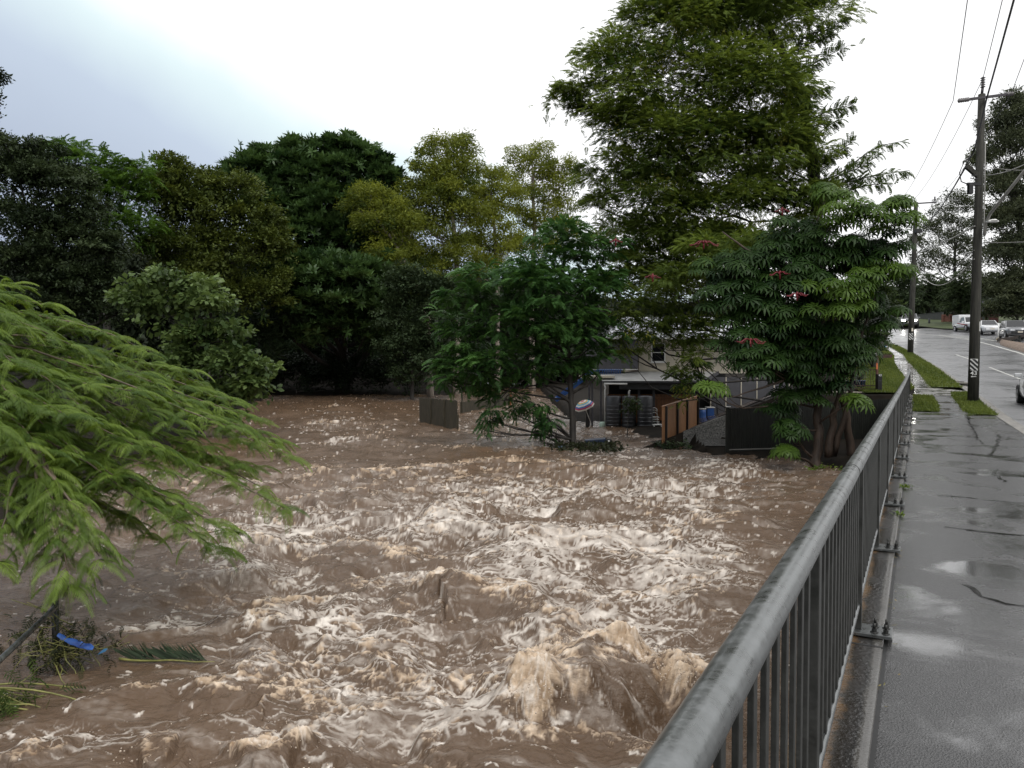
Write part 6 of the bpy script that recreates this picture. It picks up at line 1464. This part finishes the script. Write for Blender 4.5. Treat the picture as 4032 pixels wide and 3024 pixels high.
# ---- bright ferny tree reaching over the water from the left
M_T10 = mat_leaf('ferny_leaf', (.050, .100, .012), (.195, .285, .046), .36, .5, .35)
M_T10T = mat_noise('young_branch', (.06, .045, .03), (.16, .12, .08), 5, .6)
FF = [t_frond(30, 1, .23, .017, .5 + .18 * i, seed=50 + i, sweep=.7, ldroop=.4, quad=2, taper=.75) for i in range(4)]
rg = R_(1010); lv = Leaves(); mb = MB()
root = WO(-330, 820, 11.5)
TIPS = [(30, 612, 14), (-20, 640, 12), (90, 660, 13), (140, 690, 14), (200, 720, 13), (260, 745, 13.5), (330, 762, 13), (400, 800, 13.5), (450, 830, 14), (520, 870, 13.5), (570, 905, 13), (625, 955, 12.5), (640, 985, 12), (560, 960, 13), (480, 900, 13), (400, 860, 12.5), (300, 800, 12), (200, 770, 11.5), (110, 730, 11.5), (40, 700, 11),
        (635, 1095, 11.5), (585, 1050, 12), (520, 1000, 12), (450, 960, 12), (370, 900, 11.5), (280, 850, 11), (180, 830, 10.8), (90, 800, 10.5), (20, 780, 10), (500, 1140, 10.5), (470, 1185, 10.4), (420, 1080, 11), (360, 1020, 11), (290, 960, 10.5), (220, 910, 10.2), (130, 890, 9.8), (50, 870, 9.6), (430, 1010, 11.5), (340, 970, 11), (400, 1130, 10.8), (560, 1010, 12.3),
        (330, 1090, 10.5), (250, 1030, 10.2), (170, 980, 9.8), (90, 960, 9.4), (30, 960, 9.2), (-20, 920, 9), (20, 1080, 9.3), (-10, 1200, 8.8), (270, 1120, 11), (200, 1060, 10.4), (140, 1060, 9.6), (310, 1150, 11.5), (380, 1100, 11.6),
        (210, 1200, 9.2), (160, 1260, 9.0), (110, 1190, 9.1), (180, 1150, 9.4), (60, 1140, 9.3)]
for (u, v, D) in TIPS:
    u = u - max(0, u - 380) * .10
    tip = WO(u, v, D); st = root + Vector((rg.normal() * .5 + .2, rg.normal() * .8, rg.normal() * .5 + (.5 if v < 800 else -.4)))
    if v > 1130 and u < 230: st = WO(60, 960, 9.6)
    Lb = (tip - st).length; pts = []
    for i in range(11):
        t = i / 10; p = st.lerp(tip, t); p.z += .16 * Lb * math.sin(math.pi * t ** .8) * (.9 if v < 1000 else .5); p += Vector(rg.normal(size=3)) * .02; pts.append(p)
    mb.tube(pts, [lerp(.030, .006, i / 10) for i in range(11)], 6, cap=False)
    nf = int(60 * min(1.3, Lb / 4) + 18)
    for i in range(nf):
        t = .30 + .70 * rg.rand() ** .75 if i > 3 else 1.0; k = min(t * 10, 9.999); j = int(k); p = pts[j].lerp(pts[j + 1], k - j); ax = (pts[min(j + 1, 10)] - pts[j]).normalized()
        an = rg.rand() * 6.283; sd = Vector((math.cos(an), math.sin(an), .35)); f = ax * (.5 + .5 * rg.rand()) + sd * 1.0
        lv.stamp(FF[i % 4], [tuple(p + Vector((0, 0, -.04 + .02 * rg.normal())))], [tuple(f)], [.24 + .32 * rg.rand()], [.45 + .28 * rg.normal()], rg, .3)
T10 = thing('ferny_tree', 'bright green ferny tree leaning over the water from the left edge', 'tree', (root.x, root.y, -.2))
mb.tube([(root.x - .2, root.y, -.6), (root.x - .1, root.y, .8), root, root + Vector((.3, .2, 1.4))], [.16, .14, .12, .07], 10)
mb.build('trunk', M_T10T, T10); lv.build('crown', M_T10, T10)

# ---- right-hand side: hedge by the path, far street trees
M_HAZ = mat_leaf('far_gum_leaf', (.034, .044, .024), (.090, .105, .050), .25); M_HAZ2 = mat_leaf('far_conifer_leaf', (.028, .044, .022), (.070, .100, .042), .25)
M_HEDGE = mat_leaf('hedge_leaf', (.020, .036, .013), (.060, .090, .028), .25)
def gb(u, v, D): p = WO(u, v, D); return p
def rtree(name, label, base, top, r0, lobes, D, tpl, mat, seed, per, size, **k):
    rg = R_(seed); lv = Leaves(); lw = lobes_world(lobes, D); kw = dict(cl_r=.34, down=.15, inner=.2, tint0=.45, tvar=.25); tw = k.pop('twigs', 4); bark = k.pop('bark', BARK); cat = k.pop('cat', 'tree'); kw.update(k)
    cl = fill(lv, lw, tpl, rg, per, size, **kw); return tree(name, label, cat, base, [base.lerp(top, .5), top], r0, lw, cl, bark, mat, lv, rg, None, twigs=tw)
rtree('hedge_shrub', 'tall leafy hedge shrub between the umbrella tree and the concrete path', W(3440, 1440, 50), WO(1885, 640, 50), .12, [(1885, 600, 34, 36), (1900, 650, 36, 40), (1870, 680, 36, 44), (1905, 700, 26, 30), (1880, 740, 36, 36), (1860, 640, 30, 40), (1918, 670, 18, 22), (1865, 770, 26, 26)], 50, TUF, M_HEDGE, 61, 40, .8, cat='shrub')
rtree('street_tree', 'dark bushy tree overhanging the road behind the far pole', W(3480, 1330, 84), WO(1940, 620, 84), .2, [(1945, 615, 34, 22), (1925, 640, 30, 26), (1965, 640, 28, 24), (1940, 660, 34, 22), (1915, 670, 24, 20), (1955, 600, 20, 14)], 84, TUF, M_HAZ2, 62, 22, 1.05, tint0=.35)
rtree('far_gum', 'open far gum with sky showing through, left of the near pole', W(3760, 1290, 140), WO(2062, 500, 140), .4, [(2060, 432, 34, 20), (2030, 455, 24, 16), (2090, 450, 26, 22), (2040, 480, 36, 16), (2085, 490, 30, 20), (2000, 495, 30, 18), (2050, 520, 44, 20), (1980, 525, 30, 18), (2090, 540, 30, 26), (2010, 555, 40, 20), (2060, 575, 46, 18), (1985, 580, 30, 16), (2090, 590, 26, 16)], 140, SG, M_HAZ, 63, 11, 1.5, tvar=.2, down=.2, inner=.05, tint0=.35, cl_r=.45)
rtree('far_gum', 'massive dark gum crown at the right edge behind the near pole', W(4100, 1290, 104), WO(2185, 400, 104), .6, [(2190, 225, 46, 26), (2215, 270, 60, 50), (2150, 270, 36, 26), (2180, 320, 60, 44), (2130, 340, 30, 22), (2210, 390, 50, 50), (2160, 400, 40, 34), (2110, 345, 18, 14), (2190, 470, 60, 44), (2150, 480, 40, 30), (2215, 540, 50, 50), (2165, 555, 46, 40), (2195, 620, 56, 44), (2140, 620, 36, 34), (2230, 460, 40, 60), (2225, 640, 40, 40)], 104, SG, M_HAZ, 64, 20, 1.5, inner=.12)
rtree('far_conifer', 'layered green conifer behind the grey board fence', W(3660, 1285, 132), WO(2010, 600, 132), .25, [(2010, 610, 26, 14), (2000, 630, 36, 14), (2022, 645, 40, 16), (2005, 662, 44, 16), (1985, 645, 24, 12), (2030, 625, 26, 14)], 132, FR8, M_HAZ2, 65, 15, 1.5, tint0=.55, hor=.5)
rtree('far_conifer', 'rounded green bush beside the red brick wall and the near pole', W(3780, 1295, 112), WO(2075, 620, 112), .2, [(2072, 608, 22, 14), (2085, 625, 26, 18), (2060, 640, 26, 18), (2085, 655, 30, 18), (2065, 668, 24, 14)], 112, FR8, M_HAZ2, 66, 20, 1.3, tint0=.6, hor=.4)
rtree('roadside_shrub', 'shaded dark shrub below the massive gum at the right edge', W(4030, 1290, 98), WO(2180, 660, 98), .2, [(2150, 668, 30, 20), (2185, 670, 36, 24), (2220, 665, 36, 26), (2200, 640, 40, 26), (2130, 680, 20, 12)], 98, TUF, M_HAZ, 67, 20, 1.2, tint0=.25, cat='shrub')
rtree('street_tree', 'thin young street tree just right of the near pole', W(3897, 1300, 100), WO(2130, 660, 100), .07, [(2126, 662, 10, 8), (2140, 668, 9, 7)], 100, FR8, M_HAZ2, 68, 14, .9, tint0=.8)
rtree('pine_tree', 'tall pine cut off by the left edge with only its tip tufts showing', gbase(-40, 68), WO(-30, 120, 68), .3, [(-12, 172, 22, 20), (-30, 220, 28, 20), (-25, 262, 26, 22), (-10, 300, 26, 14), (-40, 300, 40, 30), (-40, 160, 26, 40)], 68, TUF, M_DRK, 69, 40, 1.0, tint0=.3)

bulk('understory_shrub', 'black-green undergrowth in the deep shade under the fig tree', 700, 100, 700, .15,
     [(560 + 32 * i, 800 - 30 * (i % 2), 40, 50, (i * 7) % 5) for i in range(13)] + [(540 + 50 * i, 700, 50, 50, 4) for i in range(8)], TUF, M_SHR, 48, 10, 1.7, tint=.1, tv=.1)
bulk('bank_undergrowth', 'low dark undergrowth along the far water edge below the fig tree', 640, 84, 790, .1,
     [(520 + 24 * i, 822 - 14 * (i % 3), 26, 40, (i * 5) % 3) for i in range(17)], TUF, mat_leaf('shade_painted_leaf', (.006, .011, .005), (.022, .034, .014), .12), 49, 22, 1.1, tv=.2)  # near-black leaf colour paints in the shade below the fig
# far woodland that reads as one mass
rg = R_(777); lv = Leaves(); lb = []
for i in range(60):
    u = -420 + i * 28; top = 560 if u < 850 else (640 if u < 1250 else 660)
    lb.append((u, top + 30 + rg.rand() * 40, 60, 60, rg.rand() * 20)); lb.append((u, top + 110 + rg.rand() * 30, 70, 60, rg.rand() * 16)); lb.append((u + 10, 770, 70, 50, rg.rand() * 12))
for i in range(26):
    u = 1240 + i * 34; lb.append((u, 690 + rg.rand() * 30, 50, 50, 34 + rg.rand() * 20)); lb.append((u, 750, 60, 60, 30 + rg.rand() * 20))
for i in range(14):
    u = 1940 + i * 34; lb.append((u, 640 + rg.rand() * 12, 36, 26, 60 + rg.rand() * 10))
ring = []  # unseen trees added behind the camera to block low sky light
for i in range(70):
    an = math.radians(128 + i * 4.2); r_ = 62 + 18 * rg.rand(); h_ = 7 + 6 * rg.rand()
    for k in range(2): ring.append((np.array([r_ * math.sin(an), r_ * math.cos(an) if an < 7 else 0, h_ * (.35 + .5 * k)]), np.array([5.5, 4.0, h_ * .42])))
ring = [q_ for q_ in ring if q_[0][1] < -12 or q_[0][0] < -60]
fill(lv, ring, [t_sprig(12, .5, .42, .25, .3, 90)], rg, 1.6, 2.6, inner=.5, cl_r=.5)
fill(lv, lobes_world(lb, 108), [t_sprig(12, .5, .42, .25, .3, 77 + i) for i in range(3)], rg, 4.5, 1.9, inner=.5, cl_r=.5)
tag(lv.build('far_woodland', mat_leaf('far_woodland_leaf', (.012, .018, .010), (.032, .044, .022), .1)), 'dense dark woodland closing the view behind the separate trees', 'woodland', kind='stuff')

# ---- small plants at the water line
def plant(name, label, cat, base, stem, lobes, D, tpl, mat, seed, per, size, sr=.02, **k):
    rg = R_(seed); lv = Leaves(); lw = lobes_world(lobes, D); cl = fill(lv, lw, tpl, rg, per, size, **k)
    return tree(name, label, cat, base, stem, sr, lw, cl, BARK, mat, lv, rg, None, twigs=3)
BR0 = [t_broad(7, .16, .12, .07, 90 + i) for i in range(3)]
sb = G(2466, 1727); plant('sapling', 'little sapling in the flood in front of the grey tanks', 'sapling', sb, [WO(1357, 905, 38.5), WO(1364, 880, 38.5)], [(1364, 872, 15, 12), (1358, 885, 14, 9), (1372, 882, 10, 10)], 38.4, BR0, M_HEDGE, 81, 120, 1.0, .035, cl_r=.5)
sb = G(3245, 1868, .1); plant('bank_plant', 'light green leafy plant at the foot of the umbrella tree', 'plant', sb, [WO(1775, 1015, 27)], [(1775, 1014, 20, 9), (1760, 1018, 10, 5)], 27, BR0, SEED, 82, 200, .9, cl_r=.6)
sb = G(3300, 1872, .1); plant('bank_plant', 'light green creeper spilling down the bank under the railing', 'plant', sb, [WO(1815, 1022, 26.5)], [(1810, 1022, 18, 5), (1830, 1024, 14, 5)], 26.5, BR0, SEED, 83, 200, .8, cl_r=.6)
sb = G(2625, 1770, .05); plant('bank_shrub', 'dark straggly shrub at the near end of the brown timber fence', 'shrub', sb, [WO(1450, 960, 33.3)], [(1440, 965, 14, 14), (1462, 968, 22, 12), (1480, 976, 24, 9), (1500, 985, 16, 5)], 33.2, BR0, M_SHR, 84, 70, 1.2, cl_r=.6)

# ================================================================= DEBRIS
CANE = mat_noise('green_cane', (.12, .13, .03), (.30, .29, .09), 6, .5)
rg = R_(55)
dt = thing('debris_tangle', 'tangle of cane, twigs and leaves wrapped round the post end in the flood', 'debris', tuple(G(240, 2560)))
pc = W(218, 2400, 9.6)
mb = MB()
for i in range(46):
    a = pc + Vector((rg.normal() * .18, rg.normal() * .15, -.15 - .55 * rg.rand())); an = rg.normal() * .9 - .2; l = .25 + .5 * rg.rand()
    pts = [a]; d = Vector((math.cos(an) * (1 if rg.rand() > .35 else -1), rg.normal() * .4, -.35 * rg.rand() + .15))
    for k in range(4): d = (d + Vector(rg.normal(size=3)) * .35 + Vector((0, 0, -.12))).normalized(); pts.append(pts[-1] + d * l / 4)
    mb.tube(pts, [.008, .007, .006, .005, .004], 5)
mb.build('stems', CANE, dt)
lv = Leaves(); n = 260
pos = np.array(pc) + np.array([.05, 0, -.42]) + rg.normal(size=(n, 3)) * [.30, .2, .22]; fw = rg.normal(size=(n, 3)) + [0, 0, -.8]
lv.stamp(t_frond(6, 1, .3, .1, .8, seed=3), pos, fw, .10 + .12 * rg.rand(n), .4 + .2 * rg.normal(size=n), rg, .8); lv.build('leaves', mat_leaf('wet_debris_leaf', (.015, .02, .008), (.05, .06, .02), .15), dt)
mb = MB(); rows = []
c = W(715, 1380 * 1.8228, 9.4)
for i in range(9):
    t = i / 8; p = W(lerp(232, 372, t), lerp(2495, 2550, t ** .7), 9.35); w = .012 + .030 * math.sin(math.pi * t ** 1.4) * (1 if i % 2 else .5); rows.append((p + Vector((0, .02 * math.sin(i * 2), w)), p + Vector((.01, -.04, .01)), p + Vector((0, -.05, -w * .9))))
for i in range(8): mb.add([*rows[i], *rows[i + 1]], [(0, 1, 4, 3), (1, 2, 5, 4)], 0, True)
mb.build('blue_cloth', mat_noise('wet_blue_cloth', (.01, .05, .24), (.03, .13, .48), 9, .45, None, .4, 20), label='torn bright blue cloth caught in the debris on the left', cat='cloth')
mb = MB(); rows = []
for i in range(5):
    t = i / 4; p = W(lerp(388, 420, t), lerp(2572, 2558, t), 9.1); rows.append((p + Vector((0, .03, .02 * math.sin(t * 3.1))), p + Vector((0, -.03, -.01))))
for i in range(4): mb.add([*rows[i], *rows[i + 1]], [(0, 1, 3, 2)], 0, True)
mb.build('blue_scrap', mat_plain('faded_blue_scrap', (.03, .14, .28), .4), label='small faded blue scrap floating right of the blue cloth', cat='scrap')
# pipe rail
pr = thing('pipe_rail', 'grey pipe handrail running out of the left edge to a black post', 'railing', tuple(W(216, 2390, 9.75)))
e0, e1 = W(222, 2388, 9.75), W(-260, 2830, 6.6); e1.z = e0.z
mb = MB(); mb.tube([e0, e1], .033, 14); mb.build('pipe', GALV, pr)
mb = MB(); pt = W(216, 2345, 9.8); mb.tube([pt, Vector((pt.x, pt.y, -.6))], .042, 12); mb.build('post', BLACK, pr)
mb = MB(); mb.lathe(pt + Vector((0, 0, -.01)), [(.0, 0), (.048, 0), (.048, .04), (.03, .055), (0, .055)], 12); mb.build('post_cap', BLACK, pr)
# cane grass at the lower left
ct = thing('cane_clump', 'yellow-green cane stems with long leaves washed flat at the lower left corner', 'cane grass', tuple(G(60, 2880)))
mb = MB(); lv = Leaves(); LT = t_sprig(1, 0.001, 1, .07, .2, 4)
for i in range(20):
    D = 8.4 + rg.normal() * .25; a = W(-160 + rg.rand() * 120, 2700 + 260 * rg.rand(), D); b_ = W(60 + 340 * rg.rand() ** 1.4, 2790 + 110 * rg.rand(), D + .1); b_.z = max(b_.z, .03)
    pts = limb(mb, a, b_, .013, .006, rg, .05, 7, .06, 6)
    for k in range(7):
        p = pts[rg.randint(1, 8)]; lv.stamp(LT, [tuple(p)], [tuple(Vector((.6 + rg.normal() * .4, rg.normal() * .5, .1 + .3 * rg.normal())))], [.22 + .25 * rg.rand()], [.5 + .2 * rg.normal()], rg, .5)
n = 220; pos = np.array(W(-30, 2850, 8.4)) + rg.normal(size=(n, 3)) * [.28, .2, .22]; lv.stamp(t_frond(7, 1, .3, .06, 1, seed=9), pos, rg.normal(size=(n, 3)) + [.4, 0, -.6], .2 + .15 * rg.rand(n), .25 + .15 * rg.normal(size=n), rg, .6)
mb.build('stems', CANE, ct); lv.build('leaves', mat_leaf('cane_leaf', (.025, .045, .010), (.10, .15, .03), .3), ct)
# palm frond afloat
pf = thing('palm_frond', 'dark green palm frond floating on the brown water', 'palm frond', tuple(G(640, 2625)))
a, b_ = G(470, 2612, .05), G(845, 2640, .03); lv = Leaves(); mb = MB(); za = [wz(*(a.lerp(b_, i / 10))[:2]) + .035 for i in range(11)]
ps = [Vector((*(a.lerp(b_, i / 10))[:2], za[i])) for i in range(11)]; mb.tube(ps, [lerp(.018, .004, i / 10) for i in range(11)], 6); mb.build('midrib', CANE, pf)
LT2 = t_sprig(1, .001, 1, .06, .0, 6)
for i in range(90):
    t = .15 + .8 * rg.rand(); k = t * 10; j = min(int(k), 9); p = ps[j].lerp(ps[j + 1], k - j); lv.stamp(LT2, [tuple(p)], [(1.0, (.16 + .16 * rg.rand()) * (1 if i % 2 else -1), .03 * rg.normal())], [.28 + .14 * rg.rand()], [.4 + .25 * rg.normal()], rg, .2)
lv.build('leaflets', mat_leaf('palm_leaf', (.012, .022, .010), (.05, .075, .04), .1), pf)
# debris at the flooded tree
dd = thing('debris_tangle', 'dark branches and leaves piled against the flooded tree trunk', 'debris', tuple(G(2300, 1765)))
mb = MB(); lv = Leaves()
for i in range(34):
    p = G(2150 + 270 * rg.rand(), 1745 + 25 * rg.rand(), .05); d = Vector((rg.normal() * .9, rg.normal() * .5, .35 * rg.rand() + .05)); limb(mb, p - d * .3, p + d * (.5 + .7 * rg.rand()), .025, .006, rg, .08, 5, .05, 5)
n = 260; c_ = rg.rand(9, 2); pos = np.stack([np.array(G(2150 + 270 * c_[q_ % 9, 0] + 22 * rg.normal(), 1752 + 12 * rg.rand(), .05 + (.15 + .4 * c_[q_ % 9, 1]) * rg.rand())) for q_ in range(n)]); lv.stamp(t_sprig(5, .12, .14, .06, .6, 8), pos, rg.normal(size=(n, 3)), .8 + .6 * rg.rand(n), .35 + .2 * rg.normal(size=n), rg, .8)
mb.build('branches', BARK, dd); lv.build('leaves', mat_leaf('debris_leaf', (.010, .014, .006), (.035, .042, .016), .15), dd)
bt = thing('wheelie_bin', 'dark blue wheeled bin lying on its side in the debris right of the flooded tree', 'bin', tuple(G(2345, 1762)))
c = W(2345, 1752, 34.2); c.z = .16; ax = (Vector((.96, -.2, .1)).normalized(), Vector((.2, .97, 0)).normalized(), Vector((-.08, 0, 1)).normalized())
mb = MB(); mb.bev(c, (.95, .5, .42), .05, ax); mb.build('body', mat_plain('navy_plastic', (.010, .02, .045), .35), bt)
mb = MB(); mb.lathe(c + ax[0] * .52 + Vector((.02, -.28, .06)), [(.04, -.03), (.14, -.03), (.15, 0), (.14, .03), (.04, .03)], 16, ax=(ax[0], Vector((0, 0, 1)), Vector((0, 1, 0)))); wh = mb.build('wheel', TYRE, bt)
mb = MB(); mb.lathe(c + ax[0] * .52 + Vector((.02, -.31, .06)), [(0, -.01), (.06, -.01), (.06, .02), (0, .02)], 12, ax=(ax[0], Vector((0, 0, 1)), Vector((0, 1, 0)))); mb.build('hub', WHITE, wh)
mb = MB(); p = G(2210, 1766, .1); mb.bev(p, (.34, .26, .22), .08); mb.build('blue_float', mat_plain('dull_blue_plastic', (.02, .05, .10), .4), label='small dull blue container half sunk left of the flooded tree', cat='container')
mb = MB(); p = W(2247, 1752, 33.9); mb.tube([p, p + Vector((0, 0, -.5))], .028, 8); mb.build('white_stake', WHITE, label='short white stake against the foot of the flooded tree', cat='stake')
